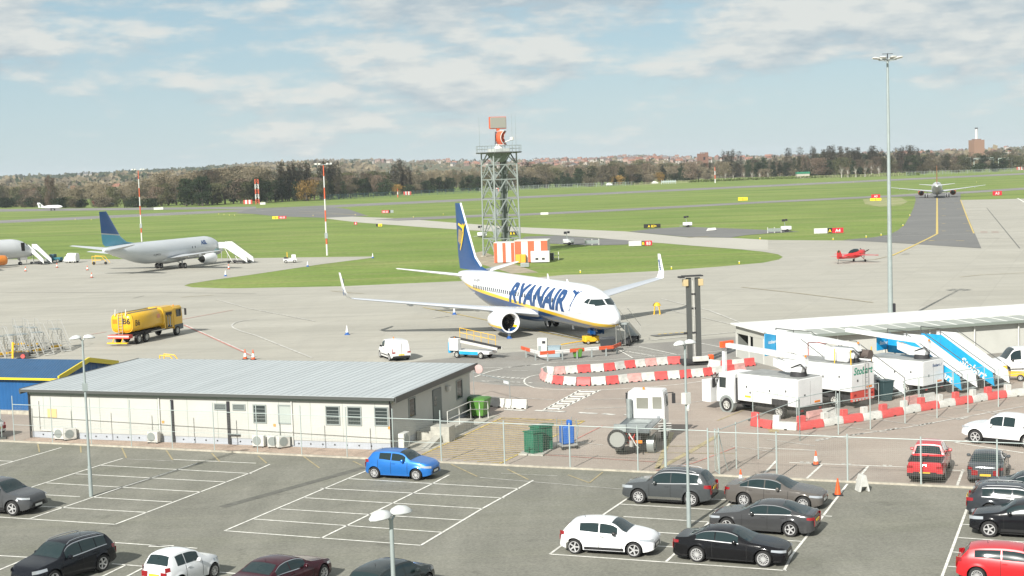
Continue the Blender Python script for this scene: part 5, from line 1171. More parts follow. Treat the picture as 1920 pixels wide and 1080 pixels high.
striped_mast('slim red and white mast rising behind the pale grey cargo airliner', (266, 453), 319, 8)
striped_mast('red and white mast beside the wedge of concrete at centre left', (613.5, 479), 309, 8)
striped_mast('thin red and white pole in front of the bare birch trees', (1341, 343), 313, 4, .35, False, 'marker_pole')
striped_mast('short red and white pole in front of the dark fence beyond the runway', (746, 370), 354, 3, .3, False, 'marker_pole')
p = G(483, 383); H = solve_z(p, 336); T = thing('lattice_mast', 'small red and white lattice mast in front of the dark trees', 'mast', p)
for k in range(5):
    b = MB(); z0, z1 = H*k/5, H*(k+1)/5; c = [(-.9, -.9), (.9, -.9), (.9, .9), (-.9, .9)]
    for i, (x, y) in enumerate(c): b.beam((x, y, z0), (x, y, z1), .22); x2, y2 = c[(i+1) % 4]; b.beam((x, y, z0), (x2, y2, z1), .14); b.beam((x, y, z1), (x2, y2, z1), .14)
    b.build('mast_section', M_or if k % 2 == 0 else M_wh, T)
for px, py, w_, h_, lb in ((1138, 347, 0, 0, ''),): pass
# radar tower
M_galvt = mat('tower steel', (.29, .325, .31), .5, .15)
TL = G(906.5, 481.5); sx = Vector((.48, -.88, 0)).normalized(); sy = Vector((.88, .48, 0)).normalized(); S_ = 5.1
T = thing('radar_tower', 'grey steel lattice tower carrying an orange radar dish and flat antenna', 'radar tower', TL+sx*S_/2+sy*S_/2, math.atan2(sy.y, sy.x))
H = 19.0; corners = [(-S_/2, S_/2), (-S_/2, -S_/2), (S_/2, -S_/2), (S_/2, S_/2)]; lv = [0, 3.4, 7, 10.6, 14.2, 16.9, 19]
def tc(i, z): k = lerp(1.0, .93, z/H); return (corners[i % 4][0]*k, corners[i % 4][1]*k, z)
for i in range(4): MB().tube(tc(i, 0), tc(i, H), .17, .14, 8).build('leg', M_galvt, T); MB().box(tc(i, 0)[0]-.4, tc(i, 0)[0]+.4, tc(i, 0)[1]-.4, tc(i, 0)[1]+.4, 0, .25).build('footing', M_kerb, T)
for i in range(4):
    for k in range(6):
        z0, z1 = lv[k], lv[k+1]; b = MB(); m_ = tuple((a+c)/2 for a, c in zip(tc(i, z1), tc(i+1, z1)))
        b.beam(tc(i, z1), tc(i+1, z1), .17); b.beam(tc(i, z0), m_, .17); b.beam(tc(i+1, z0), m_, .17); q0 = tuple(lerp(a, c, .5) for a, c in zip(tc(i, z0), m_)); q1 = tuple(lerp(a, c, .5) for a, c in zip(tc(i+1, z0), m_)); b.beam(q0, tc(i, (z0+z1)/2), .06); b.beam(q1, tc(i+1, (z0+z1)/2), .06)
        b.build('brace', M_galvt, T)
MB().box(.5, 1.3, -.2, .6, 0, H-.2).build('cable_riser', mat('dark cable riser', (.12, .14, .13), .7), T)
for x in (.4, 1.4):
    for y in (-.3, .7): MB().tube((x, y, 0), (x, y, H), .06, n=6).build('riser_post', M_galv, T)
for k in range(5):
    z0, z1 = lv[k], lv[k+1]; zm = (z0+z1)/2; b = MB()
    b.beam((-1.9, -1.2, z0+.1), (-.3, 1.0, zm), .9, .12); b.beam((-.3, 1.0, zm), (-1.9, 1.6, z1), .9, .12)
    for s_ in (.5,): b.beam((-1.9, -1.2-s_, z0+1.1), (-.3, 1.0-s_, zm+1.0), .05); b.beam((-.3, 1-s_, zm+1), (-1.9, 1.6-s_, z1+1), .05)
    b.build('stair_flight', M_galv, T)
b = MB(); b.lathe([(.9, H-1.6), (1.1, H-1.5), (1.9, H-.1), (1.9, H-.05)], n=16); b.build('cone_support', mat('tower grey sheet', (.24, .28, .26), .6), T)
pl = MB(); pl.lathe([(.01, H-.02), (4.3, H-.02), (4.4, H+.08), (4.4, H+.2), (.01, H+.22)], n=8); pl.build('platform', M_dkgrey, T, flat=True)
for i in range(8):
    a, c = 2*math.pi*i/8, 2*math.pi*(i+1)/8; p, q = (math.cos(a)*4.3, math.sin(a)*4.3), (math.cos(c)*4.3, math.sin(c)*4.3); b = MB()
    for h in (.6, 1.15): b.tube((*p, H+.2+h), (*q, H+.2+h), .03, n=5)
    b.tube((*p, H+.2), (*p, H+1.4), .035, n=5); b.tube(((p[0]+q[0])/2, (p[1]+q[1])/2, H+.2), ((p[0]+q[0])/2, (p[1]+q[1])/2, H+1.35), .03, n=5); b.build('railing', M_galv, T)
MB().box(-1.5, 1.5, -1.5, 1.5, H+.22, H+.8).build('plant_room', mat('pale plant room', (.46, .49, .47), .6), T, bevel=.05)
for x, y, h in ((-4.3, -.8, 6.5), (-2.6, -3.3, 4.2), (.6, -4.2, 7.0), (4.3, 1.1, 7.2), (2.9, 3.0, 3.4)): MB().tube((x, y, H), (x, y, H+h), .035, .015, 5).build('whip_antenna', M_galv, T)
rd = thing('radar_antenna', 'orange mesh radar dish under a silver flat panel on top of the lattice tower', 'radar', T.location+Vector((0, 0, H+.82)), math.atan2(sy.y, sy.x)-.2)
MB().lathe([(.9, 0), (.8, .3), (.45, .6), (.4, .9)], n=14).build('pedestal', M_wh, rd)
b = MB(); R_ = []
dm = Matrix.Rotation(R(62), 4, 'Z')
for j in range(9):
    v = -1+2*j/8; R_.append([tuple(dm @ Vector((math.sin(u*1.25)*1.75*math.sqrt(max(0, 1-(v*.72)**2)), .5-1.3*(u*u)-.5*v*v, 1.95+v*1.25))) for u in [-1+2*i/12 for i in range(13)]])
b.loft(R_, closed=False, caps=False); b.build('dish', M_or, rd, angle=60, fix=False)
b = MB(); b.path([R_[j][0] for j in range(9)]+[R_[8][i] for i in range(13)]+[R_[j][12] for j in range(8, -1, -1)]+[R_[0][i] for i in range(12, -1, -1)], .07, 5); b.build('dish_rim', M_wh, rd)
for u in (-.55, 0, .55): MB().beam(dm @ Vector((u*2.0, .3, .8)), dm @ Vector((u*1.8, .3, 3.1)), .12).build('dish_rib', mat('dark red paint', (.22, .03, .02), .6) if 'dark red paint' not in bpy.data.materials else bpy.data.materials['dark red paint'], rd)
MB().tube((.4, -.2, .9), (2.1, -1.6, 1.6), .1).lathe([(.01, 0), (.4, .1), (.4, .6), (.01, .7)], c=(2.1, -1.7, 1.4), n=10).build('feed_horn', M_wh, rd)
MB().box(-1.5, 1.5, -.3, .1, 3.75, 5.7).build('flat_panel', mat('silver grey panel', (.27, .27, .235), .5), rd, bevel=.03)
for a_, c_, w_ in (((-1.6, -.1, 3.7), (-1.6, -.1, 5.8), .2), ((-1.6, -.1, 5.78), (1.55, -.1, 5.78), .1), ((-1.6, -.1, 3.68), (1.55, -.1, 3.68), .14), ((1.55, -.1, 3.68), (1.55, -.1, 5.78), .08)): MB().beam(a_, c_, w_).build('panel_frame', M_or, rd)
MB().beam((0, 0, 3.2), (0, 0, 3.7), .5).build('mast_stub', M_or, rd)
# striped equipment hut
C0 = G(966, 493.5); HL = G(930, 489); HR = G(1027, 492); hu = (HR-C0).normalized(); hl = (C0-HL).length; hr = (HR-C0).length; hh_ = 3.7; hn_ = Vector((-hu.y, hu.x, 0))
T = thing('equipment_hut', 'orange and white striped equipment hut at the foot of the lattice tower', 'hut', C0+Vector((0, 0, .02)), math.atan2(hu.y, hu.x))
MB().box(0, hr, 0, 5.0, .1, hh_).build('wall', M_wh, T, flat=True); MB().box(-.08, hr+.08, -.08, 5.08, hh_, hh_+.12).build('roof', M_plastw, T, flat=True)
lx_ = (HL-C0).dot(hu); ly_ = (HL-C0).dot(hn_)
for k in (0, 2, 4): MB().box(hr*k/5+.0, hr*(k+1)/5, -.012, .0, .1, hh_-.0).build('stripe', M_or, T, flat=True)
for k in (0, 2, 4): MB().box(-.012, 0, 5.0*k/5+.0, 5.0*(k+1)/5, .1, hh_).build('stripe', M_or, T, flat=True)
# left flank seen at a slant
MB().box(lx_+.6, -.02, 1.0, 4.6, .1, hh_-.15).build('annex', M_wh, T, flat=True)
for k in range(3): x = lerp(lx_+.9, -.5, k/2); MB().box(x-.28, x+.28, .985, 1.0, .1, hh_-.25).build('stripe', M_or, T, flat=True)
T = thing('cabinet', 'white equipment cabinet standing against the striped hut', 'cabinet', C0+hu*(hr*.5)-hn_*.9+Vector((0, 0, .02)), math.atan2(hu.y, hu.x))
MB().box(0, 3.2, 0, .7, .1, 2.0).build('casing', M_wh, T, bevel=.03)
for x in (.8, 1.9): MB().box(x, x+.5, -.02, .0, .5, .85).build('louvre', M_ink, T)
T = thing('cabinet', 'yellow equipment cabinet at the near corner of the striped hut', 'cabinet', C0+hu*.2-hn_*.9+Vector((0, 0, .02)), math.atan2(hu.y, hu.x))
MB().box(0, 1.7, 0, .7, .1, 1.5).build('casing', mat('cabinet yellow', (.70, .36, .03), .5), T, bevel=.03); MB().box(.82, .88, -.01, 0, .2, 1.4).build('door_seam', M_ink, T)
T = thing('cabinet', 'small grey ventilation box on the grass beside the striped hut', 'cabinet', G(976, 502)+Vector((0, 0, .02)), math.atan2(hu.y, hu.x))
MB().box(0, 1.4, 0, .7, .1, .75).build('casing', M_galv, T, bevel=.02); MB().box(.15, 1.25, -.01, 0, .25, .6).build('louvre', M_winf, T)
T = thing('generator', 'small frame mounted generator right of the striped hut', 'generator', G(1028, 489)+Vector((0, 0, .02)), math.atan2(hu.y, hu.x))
MB().box(0, .9, 0, .8, .1, 1.3).build('casing', M_dkgrey, T, bevel=.03)
MB().beam((1.0, .1, .1), (1.0, .1, 1.4), .1).beam((1.8, .1, .1), (1.8, .1, 1.5), .1).beam((1, .1, .9), (1.8, .1, .9), .12).beam((1, .1, .4), (1.8, .1, .4), .1).build('frame', M_wh, T)
# ---------------------------------------------------------------- vehicles and equipment on the apron
Z = Vector((0, 0, .045))
M_trk = mat('service truck white', (.70, .71, .70), .45, coat=.2, var=.10, vscale=.8)
M_tgrey = mat('truck roof grey', (.30, .31, .30), .7, var=.3, vscale=1.5)
M_chas = mat('chassis black', (.03, .03, .032), .7)
M_tyel = mat('tanker amber paint', (.66, .385, .012), .4, coat=.3, var=.06, vscale=1)
M_byel = mat('equipment yellow', (.75, .45, .02), .5)
M_bl = mat('bright cyan blue', (.01, .26, .52), .4, var=.4, vscale=.7, c2=(.03, .40, .66))
M_alu = mat('aluminium stairs', (.50, .50, .47), .4, .5)
M_redb = mat('red truck bumper', (.52, .06, .04), .5)
M_prd = mat('red plastic barrier', (.60, .09, .085), .55, var=.18, vscale=2.5)
M_ppk = mat('faded pink barrier', (.60, .33, .30), .6, var=.25, vscale=2.5)
M_pwh = mat('white plastic barrier', (.56, .56, .52), .6, var=.2, vscale=2.5)
M_green = mat('bin green', (.08, .22, .035), .5, var=.12, vscale=2)
M_cabg = mat('cabinet dark green', (.015, .13, .075), .5, var=.12, vscale=2)
M_cone = mat('cone orange', (.70, .10, .02), .5)
M_conb = mat('cone blue', (.015, .10, .35), .5)
M_txtg = mat('green lettering', (.0, .24, .14), .5)
M_txtw = mat('white lettering', (.70, .72, .72), .5)
def axle(T, x, hw, r, spokes=8, wd=.3, dual=False):
    for sg in (1, -1): wheel_obj(T, x, sg*(hw-wd/2), r, wd, spokes, sg, M_pwh if not dual else None, rr=.58)
# fuel tanker
F, Rr = G(331, 629), G(261.5, 644.5); a = hdg(Rr, F); k = (F-Rr).length/7.3
T = thing('fuel_tanker', 'yellow three axle fuel tanker marked B6 with its pump cabinet open behind the cab', 'fuel truck')
c, s_ = math.cos(a), math.sin(a); mid = (F+Rr)/2; lx, ly = .35*k, -1.15; T.location = (mid.x-(lx*c-ly*s_), mid.y-(lx*s_+ly*c), .02); T.rotation_euler = (0, 0, a)
def ell(x, w_, h_, zc, n=28, e=3.6): return [(x, w_*math.copysign(abs(math.cos(t))**(2/e), math.cos(t)), zc+h_*math.copysign(abs(math.sin(t))**(2/e), math.sin(t))) for t in [2*math.pi*i/n for i in range(n)]]
b = MB(); b.loft([ell(x, 1.22*f, .95*f, 2.15) for x, f in ((-4.5, .55), (-4.45, .86), (-4.3, 1), (1.35, 1), (1.4, .97))]); tk = b.build('tank', M_tyel, T, angle=50)
b = MB(); b.loft([ell(x, 1.23, .97, 2.16) for x in (-4.33, -4.18)]); b.build('tank_rim', M_byel, T, angle=50)
b = MB(); b.loft([ell(x, 1.26, 1.0, 2.18) for x in (1.35, 1.6)]); b.build('tank_rim', M_byel, T, angle=50)
b = MB(); b.loft([[(x, y, z) for y, z in ((-1.2, .95), (-1.2, 2.75), (-.85, 3.15), (.85, 3.15), (1.2, 2.75), (1.2, .95))] for x in (1.6, 3.35)]); b.build('pump_cabinet', M_tyel, T)
MB().box(1.85, 3.05, -1.215, -1.19, 1.0, 2.6).build('cabinet_opening', M_chas, T)
for i in range(5): MB().box(1.95+.22*i, 2.05+.22*i, -1.25, -1.2, 1.1+.1*(i % 3), 2.3-.15*(i % 2)).build('hose_reel', M_alu if i % 2 else M_byel, T)
b = MB(); b.loft([[(x, y*w_, z) for y, z in ((-1.2, .75), (-1.2, 1.9), (-1.12, 2.85), (-.9, 3.05), (.9, 3.05), (1.12, 2.85), (1.2, 1.9), (1.2, .75))] for x, w_ in ((3.45, 1), (5.05, 1), (5.25, .93))]); b.build('cab', M_tyel, T)
for sg in (1, -1):
    MB().box(3.95, 4.85, sg*1.10-.105, sg*1.10+.105, 1.95, 2.7).build('side_window', M_pane, T); MB().box(3.5, 5.2, sg*1.2-.01, sg*1.2+.01, .6, 1.15).build('step_panel', mat('cab grey plastic', (.09, .11, .115), .6) if 'cab grey plastic' not in bpy.data.materials else bpy.data.materials['cab grey plastic'], T)
    m_ = MB(); m_.tube((5.0, sg*1.2, 2.75), (5.25, sg*1.5, 2.7), .02); m_.box(5.2, 5.3, sg*1.5-.1, sg*1.5+.1, 2.0, 2.7); m_.build('wing_mirror', M_blk, T)
MB().box(5.2, 5.262, -1.0, 1.0, 1.95, 2.8).build('windscreen', M_pane, T)
MB().lathe([(.07, 0), (.07, .1), (.001, .14)], c=(4.4, -.6, 3.05), n=8).build('beacon', M_lampo, T)
MB().box(-4.4, 5.0, -.75, .75, .75, 1.1).build('chassis', M_chas, T)
MB().box(-5.1, -4.4, -1.2, 1.2, .7, 1.05).build('rear_bumper', M_redb, T); MB().box(-5.12, -5.1, -1.2, 1.2, .85, 1.0).build('reflector_strip', M_pwh, T)
MB().box(-5.6, -5.3, -1.25, 1.0, .25, .36).tube((-5.4, -.5, .3), (-5.0, -.5, .8), .05).tube((-5.4, .5, .3), (-5.0, .5, .8), .05).build('tow_bar', M_byel, T)
lad = MB()
for y in (-.2, .25): lad.tube((-4.62, y, .9), (-4.55, y, 3.45), .03, n=6)
for i in range(8): lad.tube((-4.62, -.2, 1.1+i*.28), (-4.62, .25, 1.1+i*.28), .02, n=5)
lad.build('ladder', M_alu, T)
for sg in (1, -1):
    MB().beam((-4.2, sg*.55, 3.13), (1.3, sg*.55, 3.13), .05, .1).build('walkway_rail', M_galv, T); MB().beam((-1.0, sg*1.2, .95), (1.5, sg*1.2, .95), .06, .09).build('side_guard', M_alu, T)
    MB().tube((-4.55, sg*.6, 2.9), (-4.45, sg*.6, 3.55), .05).build('hand_grip', M_pwh, T)
MB().box(-4.52, -4.5, .45, .95, 2.15, 2.55).build('hazard_plate', M_lampo, T); MB().box(.2, .75, -1.235, -1.215, 2.2, 2.6).build('hazard_plate', mat('hazard plate', (.6, .25, .14), .5), T)
text('lettering', 'B6', .82, face_M((-3.45, -1.245, 1.85), (1, 0, 0)), M_ink, T, bold=.012); text('lettering', 'B6', .80, face_M((-4.53, -.62, 2.1), (0, -1, 0)), M_ink, T, bold=.012)
for x in (4.0, -1.9, -3.3): axle(T, x*k if False else x, 1.25, .5)
# passenger steps
def pax_stairs(label, px, ang, side='white', h=3.3, panel=None, canopy=False, top=None):
    """descends along +x from the platform; origin on the ground under the bottom step"""
    L = h*1.75; pl = 1.7 if h > 2.3 else .6
    if top: q_ = G(top[0], top[1], h+1.05); p_ = G(*px); q_.z = 0; ang = hdg(q_, p_); L = min(h*2.3, max(h*1.3, (p_-q_).length))
    T = thing('passenger_stairs', label, 'aircraft stairs', G(*px)+Z, ang, 'mobile passenger stairs'); W_ = .9
    for sg in (1, -1):
        b = MB(); b.prism([(0, .25), (-L, h-.1), (-L-pl, h-.1), (-L-pl, h+1.05), (-L, h+1.05), (-.15, 1.15)] if side != 'open' else [(0, .2), (-L, h-.1), (-L, h+.15), (0, .45)], sg*W_-.03, sg*W_+.03)
        b.build('side_panel', M_trk if (side == 'white' or sg > 0) else (M_bl if side == 'blue' else M_alu), T)
        b = MB(); b.path([(.0, sg*W_, .4), (.05, sg*W_, 1.35), (-L, sg*W_, h+1.25), (-L-pl, sg*W_, h+1.25)], .028); b.build('handrail', M_dkgrey if side != 'open' else M_alu, T)
        b = MB(); b.tube((-L*.72, sg*.8, .3), (-L-.3, sg*.8, h-.15), .06); b.tube((-L-1.2, sg*.8, .3), (-L-1.2, sg*.8, h-.1), .06); b.build('support_leg', M_alu, T)
        for x in (-1.0, -L*.9): MB().lathe([(.001, -.08), (.28, -.08), (.28, .08), (.001, .08)], c=(x, sg*.85, .28), n=14, axis='y').build('wheel', M_tyre, T)
    n_ = 14
    for i in range(n_): t = i/n_; MB().box(-L*t-.34, -L*t-.02, -W_+.05, W_-.05, .22+(h-.3)*t, .28+(h-.3)*t).build('tread', M_galv, T)
    MB().box(-L-pl-.05, -L, -W_, W_, h-.12, h).build('platform', M_galv, T); MB().box(-L*.95, -.3, -.7, .7, .25, .5).build('base_frame', M_chas, T)
    if side == 'blue': text('lettering', 'Stobart', .75, face_M((-L*.42, -W_-.035, .47*h), (1, 0, -.50), (.50, 0, 1)), M_txtw, T, bold=.02, shear=.2)
    if canopy:
        b = MB(); b.path([(-L-.1, -W_, h), (-L-.1, -W_, h+1.5), (-L-pl-.05, -W_, h+1.55), (-L-pl-.05, -W_, h)], .035); b.build('canopy_frame', M_dkgrey, T)
    if panel:
        q = MB().box(-L-pl-.1, -L-pl-.04, -W_-1.2, -W_+.35, h-.35 if panel == 2 else h+.1, h+1.25).build('sign_panel', M_bl, T, bevel=.05)
        text('lettering', 'Stobart' if panel == 1 else 'tobart', .34, face_M((-L-pl-.03, -W_-.42, h+.5), (0, 1, 0)), M_txtw, T, bold=.01, shear=.2)
    return T
AR = hdg(G(1449, 786), G(1359.6, 773.7))                  # the service trucks face this way
SA = AR+math.pi-.26
pax_stairs('blue sided passenger stairs with white lettering, the right hand pair behind the barrier row', (1879, 729), R(-52), 'blue', 2.45, None, True)
pax_stairs('blue and white passenger stairs with blue board on top, half hidden by a service truck', (1818, 737), R(-52), 'blue', 2.5, 1, True)
pax_stairs('white passenger stairs between the truck with green lettering and the right hand service truck', (1680, 750), R(-52), 'white', 2.3)
pax_stairs('white passenger stairs with tall blue end panel behind the left hand service truck', (1602, 737), R(-52), 'white', 2.6, 2, True)
q = pax_stairs('bare metal folding stairs under the nose of the blue and white airliner', (1193, 638), 0, 'open', 2.2, None, False, (1164, 585))
q.scale = (1, .5, 1); q.location.z = .02; q['group'] = 'loose aircraft stairs'
q = pax_stairs('white passenger stairs leading down from the cargo airliner nose', (470, 494), R(-32), 'white', 3.0); q.location.z = .02; q['group'] = 'loose aircraft stairs'
q = pax_stairs('white passenger stairs at the nose of the airliner cut by the left edge', (90, 496), R(-40), 'white', 2.9); q.location.z = .02; q['group'] = 'loose aircraft stairs'
# catering / service trucks
def cab(T, x0, x1, W_, z0, z1, mt, slope=.25):
    b = MB(); b.loft([[(x, y, z) for y, z in ((-W_, z0), (-W_, lerp(z0, z1, .55)), (-W_*.95, z1-.08), (-W_*.86, z1), (W_*.86, z1), (W_*.95, z1-.08), (W_, lerp(z0, z1, .55)), (W_, z0))] for x in (x0, x1-slope)]+[[(x1-(slope if z > z0+.9*(z1-z0) else 0)-.02, y*.95, z) for y, z in ((-W_, z0), (-W_, lerp(z0, z1, .5)), (-W_*.93, z1-.1), (-W_*.84, z1-.03), (W_*.84, z1-.03), (W_*.93, z1-.1), (W_, lerp(z0, z1, .5)), (W_, z0))]])
    b.build('cab', mt, T)
    for sg in (1, -1):
        MB().box(x0+.45*(x1-x0), x1-slope-.08, sg*W_*.95-.06, sg*W_*.95+.06, lerp(z0, z1, .5), lerp(z0, z1, .86)).build('side_window', M_pane, T)
        m_ = MB(); m_.tube((x1-.3, sg*W_, z1-.3), (x1-.1, sg*(W_+.3), z1-.3), .025); m_.box(x1-.16, x1-.06, sg*(W_+.3)-.1, sg*(W_+.3)+.1, z1-.95, z1-.35); m_.build('wing_mirror', M_blk, T)
    MB().box(x1-slope*.7, x1-slope*.7+.06, -W_*.86, W_*.86, lerp(z0, z1, .5), lerp(z0, z1, .88)).build('windscreen', M_pane, T)
def boom_truck(label, near_r, far_r, top, bot, L, group=True, front=None, letter=None, redb=False, boomdir=1, cabon=True):
    """box-bodied aircraft service truck; near_r/far_r are ground points of the rear corners"""
    A, B_ = G(*near_r), G(*far_r); W_ = 1.22; T = thing('service_truck', label, 'service truck', group='white aircraft service trucks')
    ctr = A+Vector((math.cos(AR), math.sin(AR), 0))*(0)+Vector((-math.sin(AR), math.cos(AR), 0))*(-W_)      # left flank faces us
    T.location = ctr+Z; T.rotation_euler = (0, 0, AR)
    zt, zb2 = solve_z(A, top), solve_z(A, bot)
    b = MB(); b.box(0, L, -W_, W_, zb2, zt); b.build('box_body', M_trk, T, bevel=.03)
    MB().box(.08, L-.08, -W_+.08, W_-.08, zt, zt+.035).build('box_roof', M_tgrey, T)
    MB().box(.05, L+1.9, -.8, .8, .55, zb2).build('chassis', M_chas, T)
    MB().box(-.04, .12, -W_*.96, W_*.96, .5, zb2-.02).build('rear_bumper', M_redb if redb else M_chas, T)
    if redb:
        for i in range(7): MB().box(-.05, -.04, -W_*.9+i*.34, -W_*.9+i*.34+.2, .52, .62).build('reflector', M_pwh, T)
    for sg in (1, -1): MB().box(-.06, -.04, sg*.9-.12, sg*.9+.12, zb2-.3, zb2-.18).build('tail_light', M_lampr, T)
    for x in (L*.33, L*.66, L*.95): MB().box(x-.008, x+.008, W_, W_+.006, zb2+.1, zt-.15).build('panel_joint', M_tgrey, T)
    MB().box(-.006, 0, -.012, .012, zb2+.1, zt-.2).build('door_joint', M_tgrey, T)
    for x, z in ((.9, .5), (2.2, .45), (3.8, .3), (L-.8, .5)): MB().box(x, x+.10, W_, W_+.02, lerp(zb2, zt, z), lerp(zb2, zt, z)+.14).build('latch', M_dkgrey, T)
    MB().box(-.02, 0, .5, .62, lerp(zb2, zt, .35), lerp(zb2, zt, .35)+.15).build('latch', M_dkgrey, T); MB().box(-.02, 0, -.95, -.4, zb2+.12, zb2+.24).build('number_plate', M_lampo, T)
    MB().box(L-1.1, L-.6, W_, W_+.012, zb2+.25, zb2+.38).build('warning_label', M_byel, T)
    if cabon:
        cab(T, L+.35, L+1.95, 1.15, .62, zt-.1, M_trk)
        MB().box(L+.02, L+.35, -1.0, 1.0, .7, zt-.35).build('bulkhead', M_chas, T)
        for x in (1.55, L+1.0): axle(T, x, 1.2, .46)
        for sg in (1, -1): MB().lathe([(.46, -.16), (.60, -.16), (.60, .16), (.46, .16), (.46, -.16)], c=(L+1.0, sg*1.05, .5), n=20, axis='y').build('mudguard', M_galv, T)
        MB().box(-0.2+1.0, 2.1, W_-.1, W_+.008, zb2-.0, zb2+.38).build('wheel_arch', M_chas, T)
    # folded boom on the roof
    zr = zt+.04; b = MB()
    MB().lathe([(.55, 0), (.5, .28), (.001, .3)], c=(.9, 0, zr), n=16).build('turntable', M_chas, T)
    MB().prism([(.5, zr+.25), (1.7, zr+.22), (L*.55, zr+.55), (L*.55, zr+1.0), (1.9, zr+.75), (.4, zr+.6)], -.28, .28).build('lower_boom', M_trk, T)
    MB().prism([(.2, zr+.75), (.6, zr+1.05), (L*.55, zr+1.15), (L+2.2, zr+1.45), (L+2.2, zr+1.7), (L*.5, zr+1.45), (.3, zr+1.2)], -.2, .2).build('upper_boom', M_trk, T)
    MB().tube((1.2, .1, zr+.3), (2.8, .1, zr+1.0), .09).build('boom_ram', M_alu, T)
    MB().path([(.3, .1, zr+.2), (.1, .3, zr+.5), (.5, .3, zr+.8), (1.3, .25, zr+.5)], .05).build('hose', M_blk, T)
    MB().lathe([(.07, 0), (.07, .1), (.001, .14)], c=(.25, .1, zr+1.25), n=8).build('beacon', M_lampo, T)
    if letter: text('lettering', letter, .66, face_M((-.012, 0.0, lerp(zb2, zt, .62)), (0, -1, 0)), M_txtg, T, bold=.012, shear=.25)
    return T, zt, zb2, L
T, zt, zb2, L = boom_truck('left hand white service truck with cab, folded boom and open front basket', (1497, 792), (1545, 780), 714, 766, 4.9)
b = MB(); b.beam((L+2.15, 0, zt+1.55), (L+2.15, 0, .9), .22); b.build('mast_arm', M_trk, T)
b = MB(); b.box(L+2.35, L+3.1, .25, 1.2, .5, 1.95); b.build('work_basket', M_trk, T)
for i in range(6): MB().path([(L+2.0, .3+.12*i, .8+.1*i), (L+2.4, .5+.1*i, 1.5+.15*i), (L+2.1, .3+.12*i, 2.4)], .03, 5).build('hydraulic_hose', M_chas if i % 2 else M_alu, T)
MB().lathe([(.05, 0), (.07, .2), (.001, .22)], c=(L+2.9, .1, 2.1), n=8).build('red_lamp', M_lampr, T)
MB().box(L+1.85, L+2.1, -.6, .5, zt+1.45, zt+1.85).build('orange_cap', M_cone, T)
T, zt, zb2, L = boom_truck('middle white service truck with green lettering, red bumper and yellow roof rails', (1597, 770), (1650, 758), 687, 737, 5.6, letter='Stobart', redb=True, cabon=False)
lad = MB()
for y in (.02, .38): lad.tube((-.1, y, .7), (-.1, y, zt+.1), .02, n=5)
for i in range(9): lad.tube((-.1, .02, .9+i*.3), (-.1, .38, .9+i*.3), .015, n=5)
lad.v = [(v[0], v[1]-.45, v[2]) for v in lad.v]; lad.build('ladder', M_alu, T)
for x, y in ((.1, 1.1), (.1, -1.1), (1.4, 1.1), (1.4, -1.1)): MB().tube((x, y, zt), (x, y, zt+1.0), .035, n=6).build('roof_rail', M_byel, T)
MB().box(.7, 2.6, -.7, .7, zt+.05, zt+.95).build('spray_tank', M_trk, T, bevel=.15); MB().tube((-.2, -.6, zt+.55), (.7, -.6, zt+.55), .3, .3, 14).build('nozzle', mat('brown canvas', (.10, .08, .07), .8), T)
axle(T, 1.4, 1.2, .46)
for x0 in (1.8, 4.0): MB().box(x0, x0+.7, 1.222, 1.226, lerp(zb2, zt, .25), lerp(zb2, zt, .5)).build('vent_panel', mat('vent panel grey', (.56, .57, .56), .6) if 'vent panel grey' not in bpy.data.materials else bpy.data.materials['vent panel grey'], T)
b = MB(); b.path([(3.6, -1.0, zt), (3.6, -1.0, zt+.9), (4.4, -1, zt+1.0), (5.2, -1, zt+.9), (5.2, -1, zt)], .035); b.build('red_guard_rail', M_redb, T)
T, zt, zb2, L = boom_truck('right hand white service truck with small blue lettering and folded boom', (1731, 746), (1781, 737), 680, 726, 4.9, cabon=False); axle(T, 1.4, 1.2, .46)
text('lettering', 'Stobart', .28, face_M((-.012, -.3, lerp(zb2, zt, .72)), (0, -1, 0)), M_blue, T, bold=.005, shear=.2); MB().prism([(-.72, 0), (-.9, .22), (-.78, 0)], -.015, -.01, plane='yz').build('bird_mark', M_blue, T, loc=(0, -.1, lerp(zb2, zt, .72)))
# flatbed service truck with a coiled hose, seen from behind
F, Rr = G(1251, 800), G(1205, 846); a = hdg(Rr, F); T = thing('flatbed_truck', 'white cabbed flatbed utility truck with a hose reel at its tail, inside the fence', 'truck', G(1184, 857)+Z, a)
MB().box(0, 4.1, -1.05, 1.05, 1.32, 1.46).build('deck', mat('grey steel deck', (.13, .15, .155), .4, .3, var=.2, vscale=1.5), T); MB().box(.3, 6.0, -.5, .5, .6, 1.3).build('chassis', M_chas, T)
for sg in (1, -1): MB().box(.3, 4.1, sg*1.05-.04, sg*1.05+.04, 1.12, 1.46).build('deck_edge', M_alu, T)
MB().box(1.0, 2.0, -.6, .6, 1.465, 1.49).build('hatch', M_galv, T); MB().box(2.4, 3.4, -.6, .6, 1.465, 1.49).build('hatch', M_galv, T)
cab(T, 4.5, 6.1, 1.1, .95, 3.0, M_trk)
MB().box(4.48, 4.5, -.15, .55, 1.95, 2.6).build('rear_window', mat('cab rear glass', (.20, .20, .17), .2), T); MB().box(4.48, 4.5, -.95, -.4, 1.95, 2.65).build('rear_window', bpy.data.materials['cab rear glass'], T)
for y in (-.75, .85): MB().box(4.46, 4.5, y-.09, y+.09, 1.35, 1.6).build('work_lamp', M_lampw, T)
MB().tube((4.25, .95, 1.3), (4.25, .95, 2.55), .17, .17, 12).build('exhaust_stack', M_galv, T); MB().lathe([(.07, 0), (.07, .13), (.001, .17)], c=(5.0, .2, 3.0), n=8).build('beacon', M_lampo, T)
for x in (1.3, 5.3): axle(T, x, 1.1, .45)
